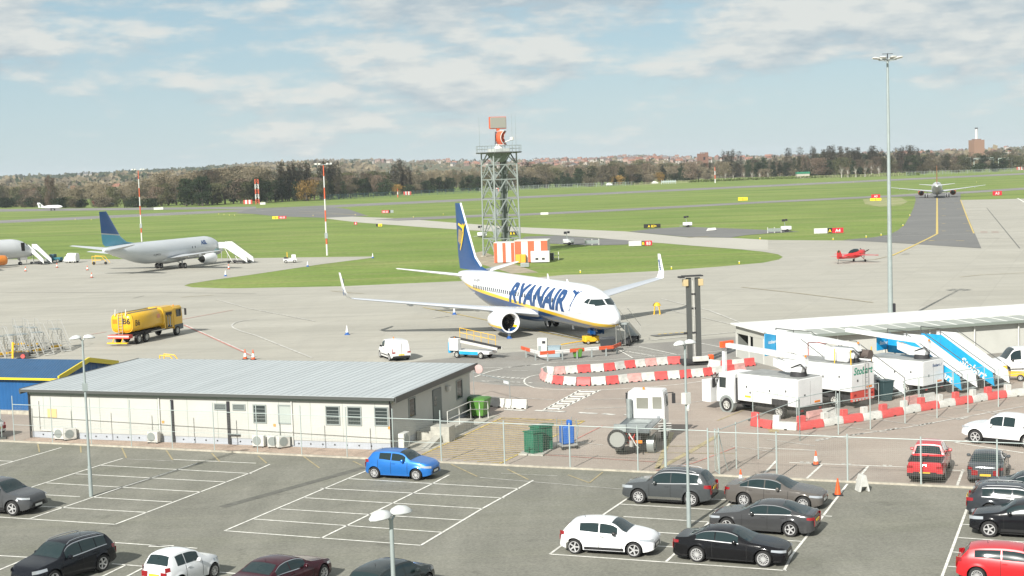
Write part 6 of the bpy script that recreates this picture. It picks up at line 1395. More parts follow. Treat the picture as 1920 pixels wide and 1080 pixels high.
for sg in (1, -1): MB().lathe([(.5, -.2), (.56, -.2), (.56, .2), (.5, .2), (.5, -.2)], c=(1.3, sg*.92, .52), n=20, axis='y').build('mudguard', M_galv, T)
MB().box(.15, .22, -.6, -.05, .72, .88).build('number_plate', M_lampo, T)
hr_ = MB().lathe([(.45, -.10), (.56, -.10), (.56, .10), (.45, .10), (.45, -.10)], c=(0, 0, 0), n=26, axis='x').build('hose_reel', M_blk, T, loc=(-.15, .75, .98)); MB().lathe([(.001, -.04), (.45, -.04), (.45, .04), (.001, .04)], n=24, axis='x').build('reel_cheek', mat('reel grey', (.27, .28, .26), .6), hr_)
MB().path([(-.1, .1, 1.3), (-.25, -.15, 1.0), (-.2, -.3, .7), (-.1, -.45, .5)], .035).build('hose', M_pwh, T); MB().tube((.05, .0, .55), (.05, .0, .9), .13, n=12).build('filter', M_alu, T); MB().box(-.1, .1, .25, .95, 1.4, 1.8).build('control_box', M_galv, T)
for i in range(5): MB().path([(.1, -.2+.12*i, 1.25), (-.12, -.15+.12*i, 1.05), (.1, -.25+.1*i, .7)], .025, 5).build('cable', M_chas if i % 2 else M_redb, T)
MB().box(.0, .1, -.2, .0, .95, 1.15).build('red_lamp', M_lampr, T)
# belt loader
F, Rr = G(872, 671), G(893, 678); a = hdg(G(918, 672), G(850, 667))
T = thing('belt_loader', 'white and blue baggage belt loader with yellow side rails beside the white van', 'belt loader', G(887, 671)+Vector((0, 0, .03)), R(148)); T.scale = (.8, .9, .9)
MB().box(-2.6, 2.0, -.75, .75, .45, .75).build('chassis', M_trk, T, bevel=.05); MB().box(-1.2, 1.2, .75, .78, .38, .68).build('side_skirt', M_bl, T); MB().box(-1.2, 1.2, -.78, -.75, .38, .68).build('side_skirt', M_bl, T)
MB().prism([(-3.4, .95), (2.6, 1.75), (2.6, 1.95), (-3.4, 1.15)], -.38, .38).build('conveyor_belt', M_chas, T)
for sg in (1, -1): MB().prism([(-3.5, .85), (2.7, 1.65), (2.7, 1.9), (-3.5, 1.1)], sg*.44-.05, sg*.44+.05).build('conveyor_side', M_pwh, T)
MB().box(1.2, 2.4, .35, 1.0, .7, 1.9).build('cab', M_trk, T, bevel=.08); MB().box(2.38, 2.42, .42, .92, 1.25, 1.8).build('windscreen', M_pane, T); MB().box(2.3, 2.65, -.8, .8, .45, 1.5).build('front_bumper', M_bl, T, bevel=.06)
b = MB(); pts = [(-2.4, .95), (2.2, 1.55)]
for i in range(6): x = lerp(-2.6, 2.0, i/5); z = 1.1+(x+3.4)*.133; b.tube((x, -.5, z), (x, -.5, z+.95), .03, n=6)
for h in (.5, .95): b.tube((-2.6, -.5, 1.2+h), (2.0, -.5, 1.82+h), .03, n=6)
b.build('guard_rail', M_byel, T)
for x in (-1.6, 1.5): axle(T, x, .85, .34, wd=.2)
MB().lathe([(.06, 0), (.06, .1), (.001, .13)], c=(1.8, .7, 1.9), n=8).build('beacon', M_lampo, T)
# ground power post with crash rail
p0, p1, p2, p3 = G(978, 668), G(1013, 679), G(1150, 667), G(1164, 661)
T = thing('crash_rail', 'orange and white steel crash rail on short posts guarding the ground power cabinet', 'barrier')
def rail(a, c, n, first):
    for i in range(n):
        A, B_ = a.lerp(c, i/n)+Vector((0, 0, .75)), a.lerp(c, (i+1)/n)+Vector((0, 0, .75))
        b = MB(); b.beam(A, B_, .07, .30); b.beam(A+Vector((0, 0, .07)), B_+Vector((0, 0, .07)), .12, .05); b.beam(A-Vector((0, 0, .07)), B_-Vector((0, 0, .07)), .12, .05); b.build('rail_section', M_or if (i+first) % 2 == 0 else M_wh, T)
        MB().beam(a.lerp(c, (i+.5)/n)+Vector((0, 0, .03)), a.lerp(c, (i+.5)/n)+Vector((0, 0, .72)), .12).build('post', M_galv, T)
rail(p0, p1, 2, 0); rail(p1, p2, 5, 0); rail(p2, p3, 1, 0)
for o in T.children: pass
T = thing('power_cabinet', 'tall white ground power cabinet with dark display behind the crash rail', 'cabinet', G(1018, 670)+Vector((0, 0, .03)), R(-8)); MB().box(-.42, .42, -.3, .3, 0, 1.65).build('casing', M_plastw, T, bevel=.04); MB().box(.0, .28, -.32, -.3, 1.2, 1.42).build('display', M_ink, T); MB().box(-.35, -.1, -.31, -.3, .4, 1.0).build('door_panel', M_galv, T)
T = thing('power_cabinet', 'short blue grey electrical cabinet beside the tall white power cabinet', 'cabinet', G(1040, 670)+Vector((0, 0, .03)), R(-8)); MB().box(-.52, .52, -.35, .35, 0, .92).build('casing', mat('cabinet blue grey', (.27, .35, .39), .5), T, bevel=.04); MB().box(-.56, .56, -.38, .38, .92, .97).build('lid', bpy.data.materials['cabinet blue grey'], T)
def wheelie(label, px, mt, k=1.0, rz=0, z=.04):
    T = thing('wheeled_bin', label, 'bin', G(*px)+Vector((0, 0, z)), rz); b = MB(); b.loft([[(x*k, y*k, zz*k) for x, y in ((-w_, -d_), (w_, -d_), (w_, d_), (-w_, d_))] for zz, w_, d_ in ((.15, .52, .38), (1.05, .66, .52), (1.15, .68, .54))]); b.build('tub', mt, T, bevel=.03)
    b = MB(); b.loft([[(x*k, y*k, zz*k) for x, y in ((-w_, -d_), (w_, -d_), (w_, d_), (-w_, d_))] for zz, w_, d_ in ((1.16, .71, .57), (1.24, .70, .56), (1.33, .5, .4))]); b.build('lid', mt, T, bevel=.02)
    for x in (-.45, .45):
        for y in (-.3, .3): MB().lathe([(.001, -.03), (.08*k, -.03), (.08*k, .03), (.001, .03)], c=(x*k, y*k, .08*k), n=10, axis='y').build('wheel', M_tyre, T)
    return T
wheelie('dark grey wheeled bin behind the crash rail near the nose wheel', (1139, 660), mat('bin dark grey', (.045, .05, .055), .5), 1.0); wheelie('small green bin behind the crash rail', (1083, 672), M_green, .62)
wheelie('bright green wheeled bin with open side at the office corner, nearer one', (901, 783), M_green, 1.0, AA+R(90)); wheelie('dark green wheeled bin against the office wall behind the brighter one', (884, 778), mat('bin dark green', (.02, .085, .02), .5), .95, AA+R(90))
# tow tractor at the nose wheel
T = thing('tow_tractor', 'small yellow electric tow tractor with tow bar at the airliner nose wheel', 'tow tractor', G(1108, 645)+Vector((0, 0, .03)), R(-160))
MB().box(-.7, .7, -.45, .45, .2, .75).build('body', M_byel, T, bevel=.06); MB().box(-.45, .2, -.4, .4, .75, .85).build('seat_deck', M_chas, T)
for x in (-.45, .45): axle(T, x, .45, .2, wd=.12)
MB().path([(.7, 0, .3), (1.6, .3, .3), (3.3, .9, .25)], .05).build('tow_bar', M_byel, T)
T = thing('placard', 'blue square placard with white marks hanging on the nose wheel leg', 'sign', RYA.location+Matrix.Rotation(-1.18, 3, 'Z') @ Vector((-3.2, -.1, .95)), -1.18); MB().box(-.03, .03, -.55, .55, 0, .75).build('board', M_blue, T); text('lettering', 'BL', .4, face_M((.035, 0, .22), (0, 1, 0)), M_txtw, T, bold=.01)
T = thing('hose_stand', 'yellow tripod hose stand on the concrete right of the airliner', 'stand', G(1232, 590)+Vector((0, 0, .02)))
for i in range(4): a_ = math.pi*i/2+.6; MB().tube((math.cos(a_)*.45, math.sin(a_)*.45, 0), (math.cos(a_)*.3, math.sin(a_)*.3, 1.0), .05, n=6).build('leg', M_byel, T)
MB().lathe([(.001, .95), (.45, .95), (.3, 1.25), (.001, 1.35)], n=12).build('top', M_byel, T)
# floodlight trailer with two tall masts
fb_ = G(1302, 685); T = thing('mobile_floodlight', 'dark twin column floodlight tower standing in the barrier loop', 'floodlight', fb_+Z, R(10)); H = solve_z(fb_, 517)
for x in (-.34, .40): b = MB(); b.box(x-.19, x+.19, -.14, .14, .3, H-.2); b.build('column', M_dkgrey, T)
MB().box(-1.1, 1.1, -.5, .5, .15, .5).build('base', M_chas, T, bevel=.05); MB().box(-.3, 1.0, -.75, -.5, .35, .75).build('battery_box', M_pwh, T, bevel=.03); MB().box(1.1, 1.5, -.5, -.1, .4, .8).build('orange_box', M_cone, T, bevel=.05)
for z in (H*.35, H*.62, H*.78): MB().box(-.8 if z < H*.5 else -.5, .5, -.1, .1, z, z+.14).build('cross_member', M_chas, T)
MB().box(-.85, .8, -.35, .35, H-.1, H).build('lamp_frame', M_chas, T); MB().box(-1.15, -.75, -.4, .3, H-.18, H-.05).build('lamp_frame', M_chas, T)
for x in (-.62, .62): MB().box(x-.2, x+.2, -.3, .2, H-.85, H-.3).build('floodlight', mat('lamp lens amber', (.50, .40, .22), .4) if 'lamp lens amber' not in bpy.data.materials else bpy.data.materials['lamp lens amber'], T, bevel=.03)
MB().path([(0, 0, H-.3), (.05, -.15, H*.6), (0, 0, H*.4), (.05, -.1, .6)], .03).build('cable', M_pwh, T)

# ---------------------------------------------------------------- plastic barriers
def barrier_proto(mt):
    T = thing('traffic_barrier', 'x', 'barrier'); b = MB()
    b.loft([[(x, y, z) for y, z in ((-.24, 0), (-.24, .18), (-.10, .42), (-.08, .80), (.08, .80), (.10, .42), (.24, .18), (.24, 0))] for x in (-.49, -.46, .46, .49)]); b.build('shell', mt, T, bevel=.015)
    for sx_ in (-.26, .26):
        for sg in (1, -1): MB().box(sx_-.09, sx_+.09, sg*.235-.01, sg*.235+.01, .0, .10).build('fork_slot', M_seam, T)
    return T
def low_proto(mt):
    T = thing('traffic_barrier', 'x', 'barrier')
    MB().loft([[(x, y, z) for y, z in ((-.25*f, 0), (-.25*f, .25), (-.15*f, .5*g), (.15*f, .5*g), (.25*f, .25), (.25*f, 0))] for x, f, g in ((-.5, .9, 1), (-.47, 1, 1.0), (.5, 1, 1))]).build('shell', mt, T, bevel=.02)
    MB().loft([[(x, y, z) for y, z in ((-.16, .4), (-.14, .9), (.14, .9), (.16, .4))] for x in (-.5, -.28, -.22)]).build('end_block', mt, T, bevel=.03)
    MB().box(.0, .12, -.255, -.245, 0, .08).build('fork_slot', M_seam, T); return T
PR = {}
def place_barrier(kind, c, A, B_, label, group):
    key = (kind, c); d = B_-A; d.z = 0; mid = (A+B_)/2+Z; L = d.length
    mt = {'r': M_prd, 'w': M_pwh, 'p': M_ppk}[c]
    if key not in PR: o = PR[key] = (low_proto if kind == 'low' else barrier_proto)(mt); o.location = mid; o.rotation_euler = (0, 0, hdg(A, B_))
    else: o = dup(PR[key], mid, hdg(A, B_))
    o.scale = (L*.985, 1, .78 if kind == 'std' else .95); o['label'] = label; o['group'] = group
cn = {'r': 'red', 'w': 'white', 'p': 'faded pink'}
def run(kind, pts, cols, fmt, group):
    seen = {}; tot = {c: cols.count(c) for c in cols}; od = 'first second third fourth fifth sixth seventh eighth ninth'.split()
    P = [G(*p) for p in pts]
    for A, B_, c in zip(P, P[1:], cols):
        i = seen.get(c, 0); seen[c] = i+1
        place_barrier(kind, c, A, B_, fmt.format((od[i]+' ' if tot[c] > 1 else 'only ')+cn[c]), group)
run('std', [(1018, 712), (1027, 717), (1038, 720), (1058, 722), (1082, 723.5), (1108, 723.5), (1136, 722), (1159, 720), (1176, 717.7), (1202, 715.5), (1227, 713.5), (1251, 712), (1274, 710.5), (1295, 708.5), (1318, 706.5), (1334, 704.5), (1354, 702), (1376, 699), (1396, 696)], 'pwrwrwrwpwrwrwrwrp', '{} plastic barrier from the left along the near side of the barrier loop', 'barriers of the oval loop')
run('std', [(1018, 712), (1016.5, 706), (1024, 702), (1040, 703.5), (1059, 702), (1082, 700), (1107, 698.5), (1132, 697), (1152, 695), (1170, 692), (1190, 690), (1209, 688), (1230, 686), (1251, 684), (1276, 683)], 'pwwpwrwrwrwpwr', '{} plastic barrier from the left along the far side of the barrier loop', 'barriers of the oval loop')
run('std', [(1330, 689), (1352, 692), (1372, 690), (1395, 688), (1414, 686)], 'wrwr', '{} plastic barrier just beyond the roof of the left hand service truck cab', 'barriers of the oval loop')
run('low', [(1411, 799), (1450, 805), (1496, 808), (1541, 801), (1577, 795), (1615, 790), (1650, 785), (1690, 778), (1722, 772), (1757, 766), (1787, 761), (1820, 756), (1847, 751), (1884, 746), (1920, 742), (1958, 738)], 'rwrwrwrwrwrwrww', '{} stepped barrier from the left in the row before the service trucks', 'stepped barriers before the service trucks')
run('std', [(1513, 792), (1541, 787), (1566, 783)], 'pw', '{} plastic barrier directly behind the stepped row below the left truck tail', 'spare barriers behind the stepped row')
run('std', [(1695, 764), (1722, 759), (1752, 754)], 'pw', '{} plastic barrier directly behind the stepped row below the right truck', 'spare barriers behind the stepped row')
run('std', [(918, 762), (948, 765)], 'w', '{} plastic barrier lying by the red cylinder near the green bins', 'white barriers by the office end'); run('std', [(949, 766), (960, 766.5), (989, 767)], 'ww', '{} plastic barrier standing right of the green bins', 'white barriers by the office end')

# ---------------------------------------------------------------- cones and small things
def cone_proto(ca, band):
    T = thing('traffic_cone', 'x', 'cone'); MB().box(-.19, .19, -.19, .19, 0, .05).build('base', ca if ca is M_conb else M_ink, T)
    b = MB(); pr = [(.14, .05), (.115, .2), (.095, .32), (.07, .46), (.04, .62), (.03, .72), (.001, .73)]; b.lathe([(.001, .05)]+pr, n=14, fm=lambda i, j: 1 if (band and i in (2, 3)) or (ca is M_conb and i >= 2) else 0); b.build('cone_body', [ca, M_txtw], T); return T
cA = cone_proto(M_cone, True); cB = cone_proto(M_cone, False); cC = cone_proto(M_conb, True)
def put_cone(proto, px, lb, k=1, z=.04, rz=0): 
    if 'used' not in proto: o = proto; proto['used'] = 1; o.location = G(*px)+Vector((0, 0, z)); o['label'] = lb; o.scale = (k,)*3; return o
    o = dup(proto, G(*px)+Vector((0, 0, z)), rz, lb, scale=k); return o
put_cone(cA, (1530, 873), 'orange cone with white band on the brown asphalt beyond the fence', 1.05); put_cone(cB, (1571, 930), 'plain orange cone in the car park near the white folded barrier', 1.15)
put_cone(cA, (1389, 908), 'orange and white cone behind the roof of the grey brown saloon'); put_cone(cA, (1289, 890), 'orange cone just behind the roof of the dark grey sport utility car')
for px, lb in (((651, 628), 'blue and white cone farthest left on the open concrete'), ((852, 590), 'blue and white cone under the near wing of the blue and white airliner'), ((955, 635), 'blue and white cone below the near engine'), ((423, 518), 'blue and white cone at the grass edge right of the cargo airliner'), ((699, 484), 'blue and white cone at the tip of the concrete wedge'), ((577, 500), 'blue and white cone on the grass edge below the red and white mast')): put_cone(cC, px, lb, 1.3, .02)
for px, lb in (((172, 521), 'red and white cone nearest the grass point at far left'), ((164, 507), 'red and white cone below the yellow service frame'), ((48, 509), 'red and white cone in front of the orange engine airliner'), ((107, 502), 'yellowish cone left of the small white van'), ((429, 505), 'red and white cone under the stairs of the cargo airliner'), ((460, 674), 'left of two red cones behind the office roof'), ((475, 675), 'right of two red cones behind the office roof')): put_cone(cA, px, lb, 1.25, .02)
T = thing('folding_barrier', 'white plastic A shaped barrier standing alone near the plain orange cone', 'barrier', G(1617, 922)+Z, R(8)); T.scale = (.8, 1, .85)
MB().prism([(-.36, 0), (-.22, 0), (-.16, .3), (.16, .3), (.22, 0), (.36, 0), (.13, .95), (-.13, .95)], -.30, .30).build('shell', M_pwh, T, bevel=.02)
for lb, px, w_, h_, dz in (('larger dark green metal cabinet on the concrete plinth', (1016, 846), .85, 1.35, 0), ('smaller dark green metal cabinet at the front of the plinth', (1001, 852), .62, 1.2, 0)):
    T = thing('fuel_cabinet', lb, 'cabinet', G(*px)+Vector((0, 0, .10)), R(38)); MB().box(-w_*.6, w_*.6, -.42, .42, 0, h_).build('casing', M_cabg, T, bevel=.03); MB().prism([(-.48, h_), (.48, h_), (.48, h_+.05), (-.48, h_+.16)], -w_*.65, w_*.65, plane='yz').build('lid', M_cabg, T); MB().box(-.01, .01, -.43, -.42, .1, h_-.1).build('door_seam', M_ink, T)
b = MB(); pl_ = PX((972, 855), (1018, 857), (1052, 834), (1012, 832)); b.add([(p.x, p.y, .04) for p in pl_]+[(p.x, p.y, .14) for p in pl_], [(4, 5, 6, 7), (0, 1, 5, 4), (1, 2, 6, 5), (2, 3, 7, 6), (3, 0, 4, 7)]); o = b.build('plinth', M_block, None, flat=True); tag(o, kind='structure')
T = thing('chemical_tank', 'blue plastic chemical tank strapped on a grey wheeled frame', 'tank', G(1065, 842)+Z, R(20)); MB().box(-.42, .32, -.32, .32, .3, 1.35).build('tank', mat('tank blue', (.02, .12, .42), .45), T, bevel=.08); MB().box(.0, .25, -.2, .2, 1.35, 1.65).build('neck', bpy.data.materials['tank blue'], T, bevel=.06)
for x in (-.5, .42):
    for y in (-.38, .38): MB().tube((x, y, .1), (x, y, 1.75), .025, n=6).build('frame_post', M_galv, T)
MB().box(-.52, .45, -.4, .4, .2, .28).build('tray', M_alu, T); MB().path([(.45, -.1, 1.6), (.65, -.1, 1.2), (.55, -.1, .6), (.4, -.1, .4)], .03).build('hose', M_galv, T)
for x in (-.45, .4): MB().lathe([(.001, -.04), (.1, -.04), (.1, .04), (.001, .04)], c=(x, -.38, .1), n=10, axis='y').build('wheel', M_tyre, T)
T = thing('sign_frame', 'thin grey pipe frame carrying a small white notice right of the office', 'sign'); a_, b_ = G(957, 764), G(889, 745); zt_ = solve_z(a_, 715); p_, q_ = v3(a_, zt_), v3(b_, zt_)
MB().path([(a_.x, a_.y, 0), tuple(p_), tuple(q_), (b_.x, b_.y, 0)], .03).build('pipe', M_galv, T); MB().beam(p_.lerp(q_, .03)-Vector((0, 0, .1)), p_.lerp(q_, .16)-Vector((0, 0, .1)), .02, .25).build('notice', M_txtw, T)
T = thing('extinguisher', 'red cylinder partly hidden behind the bright green bin', 'extinguisher', G(914, 768)+Z); MB().tube((0, 0, 0), (0, 0, .75), .14, .12, 10).build('cylinder', M_prd, T); MB().tube((0, 0, .75), (0, 0, .85), .04, .04, 8).build('valve', M_ink, T)
# maintenance steps, far left
def steps_proto():
    T = thing('maintenance_steps', 'x', 'aircraft steps', group='aluminium maintenance steps'); L, h = 2.6, 2.6
    for sg in (1, -1):
        MB().beam((0, sg*.45, .15), (-L, sg*.45, h), .06, .16).build('stringer', M_alu, T); MB().path([(.05, sg*.48, .25), (.05, sg*.48, 1.0), (-L, sg*.48, h+1.05), (-L-1.3, sg*.48, h+1.05), (-L-1.3, sg*.48, h)], .028).build('handrail', M_alu, T)
        MB().beam((-L, sg*.45, h), (-L, sg*.45, .2), .06).beam((-L-1.3, sg*.45, h), (-L-1.3, sg*.45, .2), .06).beam((-L-1.3, sg*.45, .4), (-L, sg*.45, h-.3), .04).build('frame_leg', M_alu, T); MB().lathe([(.001, -.06), (.2, -.06), (.2, .06), (.001, .06)], c=(-L-.6, sg*.6, .2), n=12, axis='y').build('wheel', M_tyre, T)
    for i in range(9): t = (i+.5)/9; MB().box(-L*t-.14, -L*t+.1, -.42, .42, .15+(h-.1)*t, .19+(h-.1)*t).build('tread', M_alu, T)
    MB().box(-L-1.35, -L, -.45, .45, h-.05, h).build('platform', M_galv, T); MB().box(-L-.9, -L-.3, -.5, .5, .25, .5).build('axle_box', M_byel, T); MB().box(.0, .35, -.5, .5, .06, .12).build('foot_plate', M_pwh, T); return T
st_ = steps_proto(); st_.location = G(62, 670)+Vector((0, 0, .02)); st_.rotation_euler = (0, 0, R(-52)); st_.scale = (.82, 1, .78); st_['label'] = 'aluminium maintenance steps third from the right in the far left cluster'
for px, lb, an in (((92, 666), 'aluminium maintenance steps second from the right in the far left cluster', -50), ((124, 659), 'aluminium maintenance steps at the right end of the far left cluster', -52), ((20, 674), 'aluminium maintenance steps at the left edge of the picture', -47), ((48, 655), 'aluminium maintenance steps in the back row of the far left cluster', -60), ((76, 656), 'aluminium maintenance steps in the back row, right hand ones of the far left cluster', -56), ((-4, 668), 'aluminium maintenance steps half outside the left edge of the picture', -50), ((38, 672), 'aluminium maintenance steps just right of the yellow tow bar', -54)): dup(st_, G(*px)+Vector((0, 0, .02)), R(an), lb).scale = (.82, 1, .78)
T = thing('steps_tow_bar', 'upright yellow tow bar with red hub in front of the maintenance steps', 'tow bar', G(24, 674)+Vector((0, 0, .02))); MB().beam((0, 0, .1), (.1, 0, 1.6), .16).build('bar', M_byel, T); MB().box(.2, 1.6, -.3, .3, .25, .6).build('chassis', M_chas, T); MB().lathe([(.001, -.1), (.2, -.1), (.2, .1), (.001, .1)], c=(1.1, -.4, .3), n=12, axis='y').build('hub', M_prd, T)
def frame(label, px, w_, d_, h_, rz, z=.02):
    T = thing('work_stand', label, 'work stand', G(*px)+Vector((0, 0, z)), rz)
    for sg in (1, -1): MB().path([(-w_/2, sg*d_/2, .1), (-w_/2, sg*d_/2, h_), (w_*.15, sg*d_/2, h_*.92), (w_/2, sg*d_/2, .3)], .05).build('side_frame', M_byel, T)
    MB().box(-w_/2, w_*.1, -d_/2, d_/2, h_*.5, h_*.55).build('shelf', M_byel, T)
    for x in (-w_*.4, w_*.4): MB().lathe([(.001, -.08), (.3, -.08), (.3, .08), (.001, .08)], c=(x, -d_/2, .3), n=12, axis='y').build('wheel', M_tyre, T)
frame('yellow wheeled service frame on the apron left of the cargo airliner', (190, 496), 3.0, 1.6, 1.7, R(-5)); frame('yellow pipe frame showing above the ridge of the grey office roof', (320, 690), 1.5, .9, 1.15, R(-10))
T = thing('baggage_tractor', 'teal baggage tractor parked by the far left stairs', 'baggage tractor', G(103, 492)+Vector((0, 0, .02)), R(-10)); MB().box(-1.5, 1.5, -.7, .7, .35, 1.0).build('body', mat('teal paint', (.01, .13, .17), .5), T, bevel=.08); MB().box(-.9, .2, -.6, .6, 1.0, 1.7).build('cab', mat('dark teal cab', (.01, .05, .07), .4), T, bevel=.1)
for x in (-1, 1): axle(T, x, .75, .35, wd=.22)
T = thing('small_van', 'small white box van with blue front on the far left apron', 'van', G(135, 493)+Vector((0, 0, .02)), R(165)); b = MB(); b.loft([[(x, y, z) for y, z in ((-.8, .35), (-.8, h_*.7), (-.6, h_), (.6, h_), (.8, h_*.7), (.8, .35))] for x, h_ in ((-1.3, 1.9), (.5, 2.0), (1.1, 1.4), (1.35, 1.0))]); b.build('body', M_trk, T, angle=50); MB().box(.5, 1.0, .68, .72, 1.1, 1.55).build('side_window', M_pane, T); MB().box(1.0, 1.4, -.7, .7, .4, .95).build('front_panel', M_bl, T, bevel=.05)
for x in (-.8, .85): axle(T, x, .8, .3, wd=.2)
T = thing('utility_cart', 'white utility cart with yellow seat back on the concrete wedge', 'cart', G(544, 493)+Vector((0, 0, .02)), R(10)); MB().box(-1.2, 1.2, -.6, .6, .3, .8).build('body', M_trk, T, bevel=.05); MB().box(.3, 1.1, -.55, .55, .8, 1.5).build('cab', M_trk, T, bevel=.08); MB().box(-1.1, -.3, -.5, .5, .8, 1.1).build('load', M_chas, T, bevel=.1); MB().beam((-.5, .4, .8), (-.5, .4, 2.0), .1).beam((-.5, -.4, .8), (-.5, -.4, 2.0), .1).build('yellow_frame', M_byel, T)
for x in (-.8, .8): axle(T, x, .65, .3, wd=.2)
T = thing('yellow_trolley', 'yellow wheeled trolley in front of the large white panel van', 'trolley', G(1897, 714)+Z, R(-20)); MB().box(-.7, .9, -.45, .45, .35, .6).build('deck', M_byel, T); MB().box(-.7, -.3, -.4, .4, .6, 1.0).build('motor_box', M_byel, T, bevel=.05)
for x in (-.45, .6): axle(T, x, .5, .24, wd=.14)
T = thing('wheeled_bin', 'dark green tall bin between the middle service truck and the white stairs', 'bin', G(1660, 752)+Z, R(20)); MB().loft([[(x, y, z) for x, y in ((-w_, -w_), (w_, -w_), (w_, w_), (-w_, w_))] for z, w_ in ((0, .32), (1.3, .42))]).build('tub', mat('slate green plastic', (.03, .06, .065), .5), T, bevel=.03); MB().box(-.45, .45, -.45, .45, 1.3, 1.38).build('lid', bpy.data.materials['slate green plastic'], T)
# lighting trailers on the grass
def trailer(label, px, z=.06):
    T = thing('lighting_trailer', label, 'lighting trailer', G(*px)+Vector((0, 0, z)), R(5), 'white lighting trailers on the airfield'); MB().box(-1.1, 1.1, -.6, .6, .45, 1.25).build('body', M_trk, T, bevel=.1); MB().box(-1.0, 1.0, -.55, .55, .25, .45).build('chassis', M_chas, T); MB().tube((-.2, 0, 1.25), (-.4, 0, 2.6), .07).build('mast', M_galv, T)
    MB().box(-.9, -.3, -.2, .2, 2.3, 2.8).build('lamp', M_ink, T, bevel=.05); MB().box(-.2, .3, -.2, .2, 2.4, 2.85).build('lamp', M_ink, T, bevel=.05); MB().beam((-1.1, 0, .4), (-2.0, 0, .35), .12).build('drawbar', M_galv, T)
    for sg in (1, -1): MB().lathe([(.001, -.08), (.32, -.08), (.32, .08), (.001, .08)], c=(.1, sg*.65, .32), n=12, axis='y').build('wheel', M_tyre, T)
    return T
trailer('white lighting trailer right of the striped hut', (1066, 460)); trailer('white lighting trailer behind the legs of the lattice tower', (904, 446)); trailer('white lighting trailer on the dark asphalt patch in mid field', (1289, 426.5)); trailer('white lighting trailer nearest the A4 sign', (1474, 435))
def hboard(label, px, w_, h_, z=.05):
    T = thing('grey_screen', label, 'screen', G(*px)+Vector((0, 0, z)), R(3)); MB().box(-w_/2, w_/2, -.08, .08, .3, h_).build('panel', M_galv, T)
    for x in (-w_/2, 0, w_/2): MB().beam((x, 0, 0), (x, 0, h_+.25), .14).build('post', M_pwh, T)
hboard('low grey panel on posts right of the lighting trailer by the hut', (1110, 460), 2.8, 1.0); hboard('low grey panel on posts beside the lighting trailer near the A4 sign', (1452, 437), 3.0, 1.0)
T = thing('marker_arrow', 'small pale wedge marker lying on the dark asphalt patch', 'marker', G(1334, 433)+Vector((0, 0, .06))); MB().prism([(-1.2, 0), (1.1, .2), (.9, .7), (-.8, .6)], -.4, .4).build('wedge', M_plastw, T)
# airfield signs
M_sr = mat('sign red', (.50, .015, .03), .5); M_sy = mat('sign yellow', (.80, .60, .02), .5); M_sb = mat('sign black', (.02, .02, .02), .5)
def sign(label, px, parts, h=.95, k=1.0, z=.03):
    """parts: (width, face, text, text material), left to right"""
    T = thing('airfield_sign', label, 'airfield sign', G(*px)+Vector((0, 0, z)), 0); x = -sum(p[0] for p in parts)*k/2
    for w_, f, t, tm in parts:
        w_ *= k; p = MB().box(x, x+w_-.04, -.12, .12, .12*k, h*k).build('panel', f, T)
        if t: text('lettering', t, h*.78*k, face_M((x+w_/2, -.125, .26*h*k), (1, 0, 0)), tm, T, bold=.015)
        MB().box(x+w_*.3, x+w_*.35, -.06, .06, 0, .12*k).build('foot', M_galv, T); x += w_
sign('sign with white panel and red B3 board on the grass island', (1201, 462), [(2.4, M_wh, '', None), (.6, M_sb, 'B', M_sy), (1.4, M_sr, 'B3', M_txtw)], 1.0, 1.05)
sign('sign with white panel and red A4 board beside the dark taxiway', (1554, 438.5), [(2.6, M_wh, '', None), (.9, M_sb, 'A', M_sy), (2.2, M_sr, 'A4', M_txtw)], 1.1, 1.1)
sign('black and yellow direction sign on the grass before the dark asphalt patch', (1223, 428.5), [(4.2, M_sb, 'A B3>', M_sy)], 1.1, 1.0)
sign('black and yellow direction sign seen through the lattice tower', (961, 442), [(2.6, M_sb, 'B A', M_sy)], 1.0); sign('plain yellow sign with dark letter in the far grass strip', (1393, 376.5), [(3.8, M_sy, 'A', M_sb)], 1.4)
sign('red A3 board above a yellow board near the bare soil patch', (1642, 372), [(3.4, M_sr, 'A3', M_txtw)], 1.5); sign('yellow board just below the red A3 board', (1642, 377), [(4.0, M_sy, 'B', M_sb)], 1.0); sign('red A3 board on the grass at the far right', (1870, 367), [(3.4, M_sr, 'A3', M_txtw)], 1.7)
sign('yellow and red runway sign beside the brown asphalt on the left', (524, 411), [(2.2, M_sy, 'B', M_sb), (3.0, M_sr, '05-23', M_txtw)], 1.1); sign('red runway sign with black end in mid grass left of the airliner tail', (727, 400), [(2.8, M_sr, '05-23', M_txtw), (.6, M_sb, '', None), (1.2, M_galv, '', None)], 1.2)
sign('small dark red square sign in the grass left of the airliner tail', (667, 422), [(1.0, M_sr, 'B', M_txtw)], .9); sign('small black and yellow sign in the grass just left of the airliner tail', (711, 425.5), [(.6, M_sb, '', None), (1.2, M_sy, 'B', M_sb)], .9); sign('small white numbered board right of the lattice tower', (1021, 403.5), [(2.6, M_wh, '', None)], .9, z=.05)
for px, lb, w_ in (((1137, 367) if False else (764, 366.5), 'far red and white striped board before the blue fence', 5), ((465, 383.5), 'far red and white striped board left of the lattice mast', 5), ((1913, 319), 'far red and white striped board at the right edge', 6), ((934, 359.5), 'far red and white striped board seen through the lattice tower', 4)):
    T = thing('striped_board', lb, 'marker board', G(*px)); 
    for i in range(5): MB().box(-w_/2+i*w_/5, -w_/2+(i+1)*w_/5, -.2, .2, .3, 2.6).build('stripe', M_redb if i % 2 == 0 else M_wh, T)
